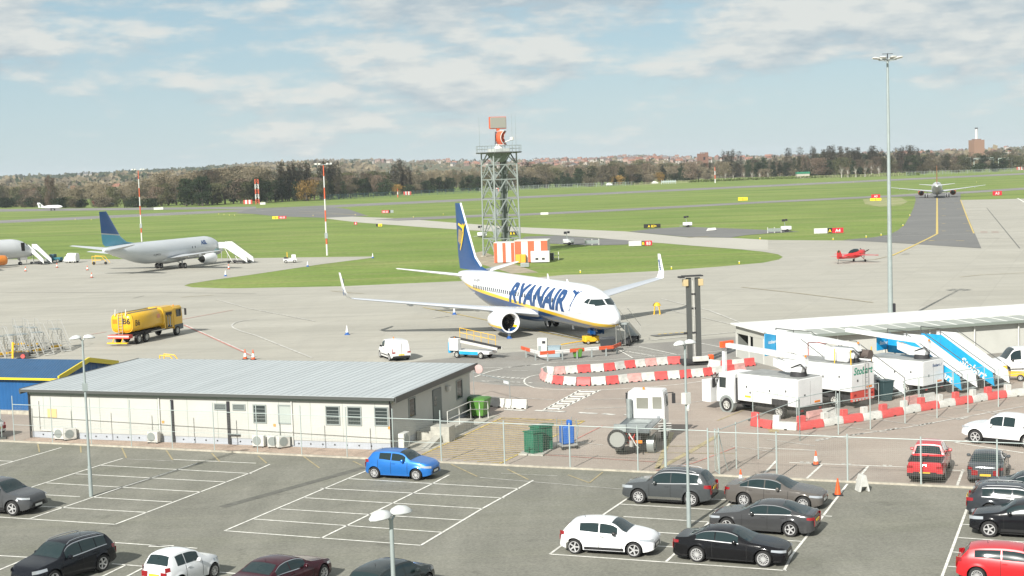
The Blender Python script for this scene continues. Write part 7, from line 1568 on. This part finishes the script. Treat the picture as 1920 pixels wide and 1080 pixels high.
for px, lb, w_ in (((298, 393.5), 'long low white box beside the far airfield road', 5), ((493, 384), 'low white box left of the lattice mast', 3)): T = thing('equipment_box', lb, 'equipment box', G(*px)); MB().box(-w_/2, w_/2, -.8, .8, .1, 1.3).build('casing', M_wh, T, bevel=.05); MB().box(-w_/2-.1, w_/2+.1, -.9, .9, 1.3, 1.4).build('lid', M_plastw, T)
# edge markers
pxs = [(141, 412), (171, 413), (410, 402), (420, 403), (430, 404), (440, 404.5), (587, 405), (666, 403.5), (775, 408), (831, 402.5), (1259, 505), (1386, 495), (1088, 512), (1425, 449), (1562, 450), (1624, 445.5), (1652, 442), (1693, 424), (1706, 405), (1600, 342), (1831, 342)]
mp_ = None
for i, (x, y) in enumerate(pxs):
    if mp_ is None: T = mp_ = thing('edge_marker', 'small yellowish marker post at a pavement edge out on the airfield', 'marker post', G(x, y), group='airfield edge markers'); MB().box(-.07, .07, -.05, .05, 0, .32).build('post', M_sy, T); MB().box(-.09, .09, -.06, .06, .32, .42).build('cap', M_wh, T)
    else: dup(mp_, G(x, y)+Vector((0, 0, .03)))

# ---------------------------------------------------------------- fences
def mesh_fence(name, label, pts, h, rail, post_r, spacing, posts=None, wire=.0022, step=.10, over=0.0, mid=None):
    T = thing(name, label, 'fence'); n = len(pts)-1
    for i in range(n):
        A, B_ = pts[i], pts[i+1]; L = (B_-A).length; d = (B_-A)/L; b = MB(); k = 0
        nx = int(L/step)
        def strip(p, q, wv):
            b.add([p-wv, p+wv, q+wv, q-wv], [(0, 1, 2, 3)])
        for j in range(nx):
            p = A+d*(j+.5)*step; strip(v3(p, .06), v3(p, rail), d*wire)
        for j in range(int((rail-.06)/step)): z = .06+j*step; strip(v3(A, z), v3(B_, z), Vector((0, 0, wire)))
        b.build('mesh_panel', M_wire, T, flat=True, fix=False)
        MB().tube(v3(A, rail), v3(B_, rail), .022, n=6).build('rail', M_galvl, T)
        if mid: MB().tube(v3(A, mid), v3(B_, mid), .014, n=6).build('rail', M_galvl, T)
        np_ = max(1, round(L/spacing))
        for j in range(np_ + (1 if i == n-1 else 0)): p = A+d*L*j/np_; MB().tube(v3(p, 0), v3(p, h+over), post_r, n=8).build('post', M_galvl, T)
    return T
M_galvl = mat('light galvanised post', (.40, .46, .44), .5, .2); M_wire = mat('fence wire', (.26, .27, .23), .8)
mesh_fence('mesh_fence', 'long wire mesh fence on grey posts between the car park and the compound', [K0+KU*1.2, K0+KU*31], 2.85, 2.45, .03, 2.9, over=.15, mid=1.15); 
mesh_fence('mesh_fence', 'taller posted wire fence running right from beside the blue hatchback to the corner post', [K0+KU*31, K0+KU*46.3], 2.55, 2.4, .04, 3.6)
MB_ = thing('gate_post', 'thick pale fence post with bracket beside the flatbed truck', 'post', K0+KU*44.0+Vector((0, 0, .02))); MB().tube((0, 0, 0), (0, 0, 2.9), .075, n=10).build('post', M_galvl, MB_)
for i in range(4): MB().beam((-.35, 0, 2.3+i*.13), (.35, 0, 2.3+i*.13), .03).build('bracket', M_plastw, MB_)
mesh_fence('mesh_fence', 'wire mesh fence on grey posts in front of the red pickup', [K0+KU*46.3, K0+KU*75], 2.5, 2.35, .045, 3.6)
c0 = G(1349, 893); c1 = G(1381, 880); c2 = G(1422, 862); c3 = G(1500, 828)
mesh_fence('mesh_fence', 'slanting mesh fence leading from the corner gate up to the truck compound', [c0, c1, c2, c3], 2.55, 2.45, .035, 4.0)
mesh_fence('mesh_fence', 'mesh fence running past the stepped barriers in front of the service trucks', [G(1500, 828), G(1572, 816), G(1632, 806), G(1697, 795), G(1757, 785), G(1815, 775), G(1872, 764), G(1945, 752)], 2.5, 2.0, .035, 30)
T = thing('corner_gate', 'folded mesh gate leaf with diagonal brace at the fence corner', 'gate', c0+Z, R(30))
b = MB(); b.path([(0, 0, .1), (0, 0, 2.3), (.35, .8, 2.3), (.35, .8, .1), (0, 0, .1), (.35, .8, 2.3)], .025); b.build('gate_frame', M_galvl, T)
b = MB(); b.tube((0, 0, 2.2), (.95, .5, .05), .025); b.build('brace', M_galvl, T)
for i in range(12): MB().tube((.03*i, .07*i, .15), (.03*i, .07*i, 2.25), .006, n=4).build('mesh_wire', M_wire, T)
def heras(label, a, c, z=.04):
    A, B_ = G(*a), G(*c); T = thing('site_fence_panel', label, 'fence panel', group='temporary fence panels'); d = B_-A
    MB().path([(A.x, A.y, .1), (A.x, A.y, 1.95), (B_.x, B_.y, 1.95), (B_.x, B_.y, .1), (A.x, A.y, .1)], .025).build('frame', M_galvl, T); b = MB(); n_ = int(d.length/.12)
    for i in range(n_): p = A.lerp(B_, (i+.5)/n_); w_ = d.normalized()*.004; b.add([v3(p-w_, .1), v3(p+w_, .1), v3(p+w_, 1.95), v3(p-w_, 1.95)], [(0, 1, 2, 3)])
    b.build('mesh_infill', M_wire, T, flat=True, fix=False)
    for p in (A, B_): MB().box(p.x-.3, p.x+.3, p.y-.12, p.y+.12, .04, .17).build('foot', M_dkgrey, T)
heras('temporary fence panel before the front half of the left service truck', (1412, 790), (1494, 806)); heras('temporary fence panel before the tail of the left service truck', (1497, 806), (1568, 790)); heras('temporary fence panel before the middle service truck', (1575, 789), (1648, 775)); heras('temporary fence panel before the stairs beside the middle truck', (1696, 770), (1722, 764)); heras('temporary fence panel before the right service truck', (1724, 764), (1786, 752)); heras('temporary fence panel before the blue stairs', (1788, 752), (1846, 741))
heras('rounded temporary fence panel at the far left edge beside the office', (-40, 829), (4, 824))
# ---------------------------------------------------------------- far land: hills, woods, houses, trees
def interp(tab, x):
    if x <= tab[0][0]: return tab[0][1]
    for (a, p), (b, q) in zip(tab, tab[1:]):
        if x <= b: return lerp(p, q, (x-a)/(b-a))
    return tab[-1][1]
RIDGE = [(-900, 6), (-100, 10), (100, 9), (200, 11), (320, 13), (400, 15), (480, 19), (600, 20), (700, 18), (850, 15), (960, 11), (1100, 10), (1160, 12), (1210, 12), (1300, 6), (1500, 3.5), (1800, 3), (1920, 5), (2100, 6), (2900, 4)]
def yh(x): return 313.2-(x-960)*.0326
def at(x, d, z=0.0):
    """point at view-axis distance d under image column x"""
    r_ = ray(x, yh(x)); t = d/r_.y; return Vector((r_.x*t, d, z))
rows = [(1330, 0), (1600, .12), (2100, .38), (2750, .66), (3500, .88), (4300, 1), (5000, .98), (6000, .8), (7500, .5), (8900, .1)]
def hill_z(x, d):
    f = interp(rows, d); w_ = .82+.10*math.sin(x*.021+d*.003)+.08*math.sin(x*.057-d*.0021)
    return f*(CAMH*.9+interp(RIDGE, x)*4300/FPX)*(w_ if d < 3700 else lerp(w_, 1, min(1, (d-3700)/500)))
b = MB(); xs = list(range(-900, 2901, 50)); ds = [1330, 1450, 1600, 1800, 2100, 2400, 2750, 3100, 3500, 3900, 4300, 4700, 5000, 6000, 7500, 8900]
b.loft([[tuple(at(x, d, hill_z(x, d)-(.3 if d == 1330 else 0))) for x in xs] for d in ds], closed=False, caps=False)
M_hill = surf('hill woods and fields', (.095, .10, .055), (.14, .13, .075), .004, fine=.3, fscale=.3, stain=((.17, .19, .08), .003, .8), bump=0)
for i, f in enumerate(b.f): b.f[i] = tuple(reversed(f))
o = b.build('hills', M_hill, fix=False, angle=180); tag(o, kind='structure')
if o.data.polygons[0].normal.z < 0: o.data.flip_normals()

def leafmat(name, c1, c2, tr=.0):
    m = bpy.data.materials.new(name); m.use_nodes = True; nt = m.node_tree; p = nt.nodes['Principled BSDF']; p.inputs['Roughness'].default_value = .9; p.inputs['Specular IOR Level'].default_value = .1
    oi = nt.nodes.new('ShaderNodeObjectInfo'); tc_ = nt.nodes.new('ShaderNodeTexCoord'); n = nt.nodes.new('ShaderNodeTexNoise'); n.inputs['Scale'].default_value = .35; n.inputs['Detail'].default_value = 3
    nt.links.new(tc_.outputs['Object'], n.inputs['Vector'])
    a = nt.nodes.new('ShaderNodeMath'); a.operation = 'MULTIPLY_ADD'; nt.links.new(oi.outputs['Random'], a.inputs[0]); a.inputs[1].default_value = .7; a.inputs[2].default_value = -.35
    s_ = nt.nodes.new('ShaderNodeMath'); s_.operation = 'ADD'; s_.use_clamp = True; nt.links.new(a.outputs[0], s_.inputs[0]); nt.links.new(n.outputs['Fac'], s_.inputs[1])
    x = nt.nodes.new('ShaderNodeMix'); x.data_type = 'RGBA'; nt.links.new(s_.outputs[0], x.inputs[0]); x.inputs[6].default_value = (*c1, 1); x.inputs[7].default_value = (*c2, 1)
    nt.links.new(x.outputs[2], p.inputs['Base Color']); return m
M_bark = mat('bark', (.10, .085, .07), .9, var=.3, vscale=2); M_birch = mat('pale birch bark', (.46, .44, .40), .8)
L_brown = leafmat('bare brown twigs', (.085, .075, .05), (.155, .13, .088)); L_pink = leafmat('bare russet twigs', (.105, .075, .055), (.17, .13, .095)); L_tan = leafmat('tan twigs', (.15, .125, .08), (.22, .185, .12))
L_dark = leafmat('dark evergreen leaves', (.014, .024, .012), (.035, .05, .022)); L_olive = leafmat('dull olive foliage', (.055, .06, .03), (.10, .10, .05)); L_pop = leafmat('dark poplar twigs', (.035, .032, .022), (.07, .062, .042)); L_gold = leafmat('golden twigs', (.24, .15, .045), (.32, .21, .07)); L_green = leafmat('fresh green hedge', (.06, .10, .02), (.12, .15, .04))
rng = random.Random(11)
def crown_pts(n, shape, W_, H, z0):
    out = []; cl = []
    for _ in range(18):
        t = rng.random(); a = rng.random()*6.283
        if shape == 'round': r_ = math.sqrt(max(0, 1-(2*t-1)**2))*.72
        elif shape == 'tall': r_ = .8*math.sin(math.pi*min(1, t*.9+.1))**.6
        else: r_ = (1-t)*.85+.05
        cl.append((math.cos(a)*r_*W_/2*rng.uniform(.4, 1), math.sin(a)*r_*W_/2*rng.uniform(.4, 1), z0+t*H, W_*rng.uniform(.14, .26)))
    while len(out) < n:
        c = rng.choice(cl); k = c[3]; p = Vector((c[0]+rng.gauss(0, k*.6), c[1]+rng.gauss(0, k*.6), c[2]+rng.gauss(0, k*.6*(H/W_ if shape != 'round' else 1)*.6)))
        if z0*.8 < p.z < z0+H*1.04: out.append(p)
    return out
def tree_proto(kind, shape, W_, H, z0, n, q, leaf, bark=None, limbs=9):
    n = int(n*1.9)
    T = thing(kind, 'x', 'tree'); b = MB(); b.tube((0, 0, 0), (0, 0, z0+H*.45), W_*.035+.12, .1, 7)
    pts = crown_pts(n, shape, W_, H, z0)
    for i in range(limbs): p = rng.choice(pts); zb_ = rng.uniform(z0*.6, z0+H*.35); b.tube((0, 0, min(zb_, p.z*.8)), p, .13, .03, 5)
    b.build('trunk', bark or M_bark, T)
    b = MB()
    for p in pts:
        u = Vector((rng.gauss(0, .7), rng.gauss(0, .7), rng.gauss(0, 1.2))).normalized(); v = u.orthogonal().normalized(); s_ = q*rng.uniform(.4, 1.1); k = rng.uniform(.15, .4)
        b.add([p-u*s_, p+v*s_*k, p+u*s_, p-v*s_*k], [(0, 1, 2, 3)])
    b.build('crown', leaf, T, flat=True, fix=False); return T
TP = {}
def protos():
    TP['round'] = [tree_proto('bare_tree', 'round', 11, 9, 3.0, 900, .55, L_brown), tree_proto('bare_tree', 'round', 12, 9, 2.5, 800, .6, L_pink), tree_proto('bare_tree', 'round', 10, 10, 3, 900, .5, L_brown)]
    TP['tan'] = [tree_proto('bare_tree', 'round', 12, 9, 2.0, 900, .6, L_tan)]
    TP['poplar'] = [tree_proto('poplar_tree', 'tall', 4.2, 21, 1.5, 850, .55, L_pop), tree_proto('poplar_tree', 'tall', 5.5, 19, 1.5, 850, .6, L_pop)]
    TP['brownpoplar'] = [tree_proto('poplar_tree', 'tall', 5.5, 15, 1.0, 800, .5, L_pink)]
    TP['ever'] = [tree_proto('evergreen_tree', 'round', 9, 10, 1.0, 1000, .7, L_dark), tree_proto('evergreen_tree', 'cone', 7, 12, .6, 900, .7, L_dark)]
    TP['olive'] = [tree_proto('bushy_tree', 'round', 10, 9, .8, 1000, .65, L_olive)]
    TP['gold'] = [tree_proto('golden_tree', 'round', 10, 8, .6, 900, .6, L_gold)]
    TP['bush'] = [tree_proto('shrub', 'round', 9, 5, .2, 700, .6, L_brown, limbs=3), tree_proto('shrub', 'round', 8, 4.5, .2, 700, .6, L_dark, limbs=3)]
    TP['birch'] = [tree_proto('birch_tree', 'round', 5.5, 8, 2.5, 330, .35, L_pink, M_birch, 16)]
protos()
used_tp = {}
BASE = [(-60, 391), (100, 391), (300, 390), (400, 387.5), (480, 384), (640, 374), (760, 366), (900, 359), (960, 355.5), (1100, 350), (1200, 346), (1300, 340), (1440, 334.5), (1600, 331.5), (1700, 327.5), (1800, 324.5), (1920, 319.5), (2050, 314)]
ZN = [(250, 'beyond the airfield road at the far left'), (500, 'between the first red and white mast and the lattice mast'), (660, 'behind the second red and white mast'), (880, 'behind the airliner tail and far fence'), (1010, 'beyond the lattice radar tower'), (1290, 'along the far fence right of the radar tower'), (1430, 'around the brick church tower'), (1600, 'left of the tall floodlight mast in the far tree line'), (1730, 'beside the tall floodlight mast in the far tree line'), (9999, 'below the white chimney at the far right')]
DESC = dict(round='bare brown tree', tan='pale tan bare tree', poplar='tall dark narrow poplar', brownpoplar='russet narrow tree', ever='dark evergreen tree', olive='dull olive bushy tree', gold='golden orange round tree', bush='low shrub', birch='white stemmed birch')
NTREE = [0]
def plant(kind, x, top, dy=0.0):
    """tree under image column x, foot on the ground dy pixels behind the tree-line foot, crown reaching image row top"""
    yb = interp(BASE, x)-dy; g = G(x, max(yb, yh(x)+13)); H = solve_z(g, top); vs = TP[kind]; i = rng.randrange(len(vs)); src = vs[i]
    zone = next(n for lim, n in ZN if x < lim); lb = DESC[kind]+' '+zone; grp = DESC[kind]+'s '+zone
    cr = [c for c in KIDS[src.name] if c.name.startswith('crown')][0]; top0 = max(v.co.z for v in cr.data.vertices)*.97; s_ = H/top0
    if src.name not in used_tp: used_tp[src.name] = 1; o = src; o.location = g; o.rotation_euler = (0, 0, rng.random()*6)
    else: o = dup(src, g, rng.random()*6)
    k = rng.uniform(.9, 1.15); o.scale = (s_*k, s_*k, s_) if kind not in ('poplar',) else (min(s_, 1.4)*1.3, min(s_, 1.4)*1.3, s_)
    o['label'] = lb; o['group'] = grp; NTREE[0] += 1
# explicit characters of the tree line
for x, t in ((530, 304), (543, 306), (551, 303), (559, 306), (566, 303), (577, 306), (607, 303), (616, 302), (622, 306), (634, 303), (741, 309), (752, 298), (760, 303), (768, 313)): plant('poplar', x, t, 3)
for x, t in ((1357, 281), (1366, 284), (1374, 280), (1387, 284), (1478, 278), (1501, 276), (1523, 272), (1528, 276), (1556, 274), (1562, 272), (1576, 275), (1589, 277), (1600, 278), (1609, 277), (1633, 271), (1638, 274), (1653, 277), (1680, 277), (1693, 273), (1701, 270), (1707, 273), (1713, 272), (1721, 276), (1688, 278), (1646, 280), (1545, 281)): plant('poplar', x, t, 4)
for x, t in ((1508, 291), (1514, 293), (93, 330), (101, 334)): plant('brownpoplar', x, t, 2)
for x, t in ((1239, 322), (1160, 328), (1150, 331), (1180, 330), (745, 345), (575, 336)): plant('gold', x, t, 1)
for x, t in ((1085, 315), (1166, 313), (1243, 306), (790, 342), (800, 338), (812, 333), (824, 332), (838, 331), (846, 333), (868, 330), (882, 328), (896, 330), (380, 330), (350, 334), (1055, 322), (1065, 324), (985, 327), (1278, 305), (1600, 300), (1625, 302), (1450, 302), (1462, 300), (1425, 304), (1700, 292), (1712, 290), (1555, 300), (1545, 302), (1475, 304)): plant('ever', x, t, 2)
for x, t in ((1535, 296), (1185, 308), (1128, 310), (1140, 309), (1025, 307), (1295, 303), (1310, 302)): plant('round', x, t, 0)
for x, t in ((1578, 306), (1605, 307), (1622, 304), (1634, 301), (1648, 303), (1395, 315), (1410, 317), (1425, 318), (1440, 316), (1360, 318), (1375, 322), (1590, 310)): plant('birch', x, t, -1)
# filling rows
def fill(x0, x1, step, kinds, t0, t1, dy, jt=5):
    x = x0
    while x < x1:
        u = (x-x0)/(x1-x0); plant(rng.choice(kinds), x+rng.uniform(-step*.3, step*.3), lerp(t0, t1, u)+rng.uniform(-jt, jt), dy+rng.uniform(0, 2)); x += step*rng.uniform(.8, 1.25)
fill(-20, 300, 15, ['round', 'round', 'tan', 'olive'], 352, 350, 8); fill(-15, 310, 14, ['bush', 'olive', 'bush'], 372, 368, 1, 3); fill(10, 300, 30, ['tan', 'round'], 345, 338, 12)
fill(290, 520, 13, ['round', 'ever', 'olive', 'round'], 345, 335, 3); fill(300, 500, 17, ['tan', 'tan', 'round'], 326, 318, 10); fill(395, 480, 12, ['tan'], 316, 312, 14, 3)
fill(490, 720, 12, ['ever', 'olive', 'round', 'ever'], 336, 333, 1); fill(500, 700, 18, ['round', 'olive'], 322, 326, 6); fill(640, 665, 12, ['round'], 329, 330, 3)
fill(700, 900, 16, ['round', 'tan', 'olive'], 322, 318, 7); fill(720, 900, 15, ['bush', 'olive', 'ever'], 346, 336, 1)
fill(900, 1440, 15, ['round', 'round', 'olive', 'round', 'tan'], 316, 302, 3); fill(900, 1330, 22, ['bush', 'ever', 'bush'], 337, 322, -.5, 3); fill(960, 1440, 24, ['round', 'tan', 'olive'], 309, 297, 8)
fill(1400, 1920, 15, ['round', 'olive', 'round', 'ever'], 300, 292, 2); fill(1440, 1720, 17, ['ever', 'poplar'], 291, 284, 5); fill(1730, 1935, 17, ['round', 'olive', 'round'], 289, 281, 6, 3); fill(1440, 1930, 34, ['bush', 'bush', 'round'], 315, 304, -.5, 3)
for n_, vs in TP.items():
    for v in vs:
        if v.name not in used_tp:
            for c in KIDS[v.name]: bpy.data.objects.remove(c)
            bpy.data.objects.remove(v)
# woods on the slopes: one mass nobody could count
wb = MB()
for _ in range(11000):
    x = rng.uniform(-350, 2250); d = rng.choice((1450, 1600, 2000, 2500, 3000, 3500, 4000, 4250, 4350))*rng.uniform(.96, 1.05); d = min(max(d, 1400), 4500); z = hill_z(x, d); p0 = at(x, d, z)
    town = 700 < x < 1480 and d > 2000 or (x > 1480 and d > 3000)
    if town and rng.random() < .60: continue
    s_ = rng.uniform(3.0, 6.5)*(.62 if town else 1)*(1 if d < 2300 else 1.35); mi = rng.choices((0, 1, 2, 3), ((3, 3, 1, .8) if x < 600 else (3, 2, 1.2, .6)))[0]
    if x < 420 and d > 3000: mi = rng.choice((2, 2, 3))
    for _k in range(5):
        c = p0+Vector((rng.gauss(0, s_*.5), rng.gauss(0, s_*.5), s_*.55+rng.gauss(0, s_*.3))); u = Vector((rng.gauss(0, 1), rng.gauss(0, 1)*.5, rng.gauss(0, 1))).normalized()*s_*rng.uniform(.35, .7); v = u.cross(Vector((rng.gauss(0, .3), 1, rng.gauss(0, .3)))).normalized()*u.length*rng.uniform(.6, 1)
        wb.add([c-u, c-v, c+u, c+v], [(0, 1, 2, 3)], mi)
tag(wb.build('hillside_woods', [L_brown, L_tan, L_dark, L_olive], None, flat=True, fix=False), 'brown winter woods and gardens covering the far slopes', 'woodland', kind='stuff')
# houses
M_hw = mat('cream house wall', (.42, .38, .33), .8); M_hp = mat('pinkish house wall', (.36, .25, .20), .8); M_hr = mat('brick house wall', (.20, .125, .10), .8); M_rt = mat('orange tiled roof', (.26, .125, .085), .8); M_rg = mat('grey brown roof', (.17, .12, .105), .8); M_rs = mat('slate roof', (.13, .14, .15), .7)
def house(w_, rf, L=11):
    T = thing('house', 'x', 'house'); MB().box(-L/2, L/2, -4, 4, -2, 5.2).build('wall', w_, T, flat=True); MB().prism([(-4.4, 5.2), (4.4, 5.2), (0, 8.6)], -L/2-.3, L/2+.3, plane='yz').build('roof', rf, T, flat=True)
    MB().box(L*.25, L*.25+1, -.6, .6, 7, 9.8).build('chimney', M_hr, T, flat=True)
    for x in (-L*.28, L*.2): MB().box(x-.8, x+.8, -4.05, -4, 1.2, 2.6).build('window', M_pane, T, flat=True); MB().box(x-.8, x+.8, -4.05, -4, 3.5, 4.7).build('window', M_pane, T, flat=True)
    return T
hs = [(house(a, r_), ds_) for a, r_, ds_ in ((M_hw, M_rt, 'cream house with orange roof'), (M_hw, M_rg, 'cream house with brown roof'), (M_hp, M_rg, 'pinkish house with brown roof'), (M_hr, M_rt, 'brick house with orange roof'), (M_hw, M_rs, 'white house with slate roof'), (M_hp, M_rt, 'pinkish house with orange roof'))]
hu_ = set()
def put_house(i, p, rz, lb, grp, k=1):
    T, ds_ = hs[i]
    if i in hu_: o = dup(T, p, rz)
    else: hu_.add(i); o = T; o.location = p; o.rotation_euler = (0, 0, rz)
    o.scale = (k, k, k); o['label'] = ds_+' '+lb; o['group'] = ds_+'s '+grp
def hz_(x): return 'on the slope left of the radar tower' if x < 960 else ('on the slope right of the radar tower' if x < 1290 else ('on the slope right of the church tower' if x < 1600 else 'on the slope behind the far right trees'))
n_h = 0
for _ in range(1500):
    if n_h >= 270: break
    x = rng.choice((rng.uniform(960, 1440), rng.uniform(960, 1300), rng.uniform(690, 960), rng.uniform(1440, 1900))); d = rng.uniform(2400, 4250)
    if x < 850 and d < 3600: continue
    p = at(x, d, hill_z(x, d)+.5); k = rng.uniform(.75, 1.15); put_house(rng.randrange(6), p, rng.choice((-.45, -.3, 1.1, .2, .9))+rng.uniform(-.15, .15), hz_(x), hz_(x)[3:], k); n_h += 1
for i, (x, y, d, k) in enumerate(((33, 354, 1300, .75), (64, 356, 1320, .8), (120, 352, 1300, .85), (132, 352, 1310, .7), (200, 349, 1320, .9), (215, 348, 1320, .8), (252, 350, 1300, .6), (325, 344, 1320, .7), (368, 341, 1320, .8), (160, 325, 3300, 1.0), (172, 326, 3300, .8), (150, 327, 3300, .9), (720, 332, 1250, 1), (735, 326, 1300, 1))):
    p = at(x, d); zt_ = 0
    lo = d/2787*(yh(x)-y)+CAMH-6.5*k; p.z = max(0, lo); put_house((3, 0, 4, 5, 4, 0, 0, 0, 5, 4, 4, 4, 0, 4)[i], p, rng.uniform(-.6, .6), 'among the far left trees' if x < 300 else ('among the trees left of the lattice mast' if x < 500 else 'among the trees left of the airliner tail'), 'left of the airliner', k)
# brick church tower, chimney building
g_ = G(1318, 330); Ht = solve_z(g_, 288); w_ = 15.5/FPX*g_.y*.5
T = thing('church_tower', 'tall reddish brick church tower standing above the bare trees', 'tower', g_, .3); MB().box(-w_, w_, -w_, w_, 0, Ht).build('shaft', mat('red brown brick', (.22, .12, .085), .85, var=.2, vscale=.3), T, flat=True); MB().box(w_*.4, w_*1.05, -w_*1.05, -w_*.4, 0, Ht*1.04).build('stair_turret', bpy.data.materials['red brown brick'], T, flat=True)
for i in range(4): MB().box(-w_+i*w_*.55, -w_+i*w_*.55+w_*.3, -w_, -w_+.6, Ht, Ht+1.4).build('battlement', bpy.data.materials['red brown brick'], T, flat=True)
for z in (.72, .45): MB().box(-w_*.25, w_*.25, -w_-.05, -w_, Ht*z, Ht*z+3).build('belfry_opening', M_ink, T, flat=True)
g_ = at(1831, 1700); lo = lambda y: g_.y/FPX*(yh(1831)-y)+CAMH; w_ = 21/FPX*1700*.5
T = thing('chimney_building', 'square brick building carrying a tall white chimney at the far right', 'building', g_, .2); MB().box(-w_, w_, -w_, w_, 0, lo(263)).build('wall', mat('tan brick', (.27, .165, .11), .85), T, flat=True); MB().box(-w_*.6, w_*.6, -w_*.6, w_*.6, lo(263), lo(261)).build('parapet', M_hr, T, flat=True); MB().tube((0, 0, lo(262)), (0, 0, lo(242)), 1.7, 1.3, 14).build('chimney', M_wh, T); MB().tube((0, 0, lo(242)), (0, 0, lo(240)), 1.7, 1.7, 14).build('chimney_cap', M_ink, T)
for x0, x1, lb in ((1799, 1820, 'left'), (1826, 1863, 'middle'), (1872, 1897, 'right')):
    p, q = at(x0, 1360), at(x1, 1360); zt_ = 1360/FPX*(yh(x0)-297)+CAMH; T = thing('rail_gantry', f'{lb} of three pale steel rail gantries among the far right trees', 'gantry')
    for r_ in (p, q): MB().beam(v3(r_, 0), v3(r_, zt_), .5).build('mast', M_galvl, T)
    MB().beam(v3(p, zt_), v3(q, zt_), .5).beam(v3(p, zt_-1.2), v3(q, zt_-1.2), .3).build('truss', M_galvl, T)
# air
hz = MB().box(-6600, 6600, -420, 9300, -1, 80).build('haze', mat('haze shell', (1, 1, 1)), None, flat=True); tag(hz, 'thin pale haze lying over the airfield and far hills', 'haze', kind='stuff')
nt = hz.data.materials[0].node_tree; nt.nodes.clear(); o_ = nt.nodes.new('ShaderNodeOutputMaterial'); v_ = nt.nodes.new('ShaderNodeVolumePrincipled')
v_.inputs['Color'].default_value = (.86, .93, 1, 1); v_.inputs['Density'].default_value = .00007; v_.inputs['Anisotropy'].default_value = 0.0; nt.links.new(v_.outputs[0], o_.inputs['Volume'])
# far perimeter fences
def far_fence(label, pts, c, h=2.4, sp=9):
    T = thing('perimeter_fence', label, 'fence'); P = [G(*p) for p in pts]
    for A, B_ in zip(P, P[1:]):
        L = (B_-A).length; b = MB(); n_ = int(L/1.2); d = (B_-A).normalized()
        for i in range(n_): p = A+d*(i*1.2); b.beam(v3(p, 0), v3(p, h), .16 if i % 6 else .3)
        b.beam(v3(A, h*.9), v3(B_, h*.9), .12); b.beam(v3(A, h*.4), v3(B_, h*.4), .12); b.build('fence_run', c, T, flat=True)
far_fence('dark blue green palisade fence below the trees behind the airliner tail', [(600, 376), (760, 368), (900, 361)], mat('dark teal fence', (.03, .07, .075), .7), 3.4)
far_fence('grey chain fence below the trees right of the radar tower', [(900, 361), (1010, 354.5), (1190, 348)], M_galv, 3.0); far_fence('pale wooden fence line at the far edge of the grass', [(1190, 348), (1300, 342), (1440, 336.5), (1700, 329.5)], mat('pale fence wood', (.36, .36, .22), .8), 2.0); far_fence('grey fence in front of the far right trees', [(1700, 329.5), (1800, 326), (1925, 321)], M_galv, 3.0)
hb_ = MB()
for i in range(2600):
    x = rng.uniform(1290, 1725); g_ = G(x, interp([(1290, 342.5), (1440, 336.6), (1725, 328.7)], x)); c = g_+Vector((0, rng.uniform(0, 2.5), rng.uniform(.2, 1.9))); u = Vector((rng.gauss(0, 1), rng.gauss(0, 1), rng.gauss(0, 1))).normalized()*.5; v = u.orthogonal()
    hb_.add([c-u, c-v*.6, c+u, c+v*.6], [(0, 1, 2, 3)])
tag(hb_.build('hedge', L_green, None, flat=True, fix=False), 'low fresh green hedge along the far airfield fence', 'hedge')
p = G(1505, 334); T = thing('green_hut', 'small green roofed hut at the far edge of the grass', 'hut', p); MB().box(-5, 5, -3, 3, 0, 3.4).build('wall', M_hw, T, flat=True); MB().box(-5.2, 5.2, -3.2, 3.2, 3.4, 5.0).build('roof', mat('bright green roof', (.02, .17, .10), .6), T, flat=True)
for px, lb in (((1228, 345.5), 'tiny white vehicle by the far fence below the golden tree'), ((1142, 348.5), 'tiny white vehicle by the far fence below the russet tree')): T = thing('parked_van', lb, 'van', G(*px)); MB().box(-2.4, 2.4, -1, 1, .4, 1.6).build('body', M_trk, T, bevel=.2); MB().box(-1.6, 1.2, -.9, .9, 1.6, 2.3).build('cab', M_trk, T, bevel=.2)
T = thing('transformer_yard', 'cluster of small grey fenced frames at the far edge right of the white vehicle', 'equipment', G(1255, 345)); 
for i in range(7): MB().box(i*1.7-6, i*1.7-5.6, -.2, .2, 0, 3).build('frame', M_galvl, T, flat=True); 
MB().box(-6, 5, -.1, .1, 1.2, 2.4).build('screen', M_galvl, T, flat=True)
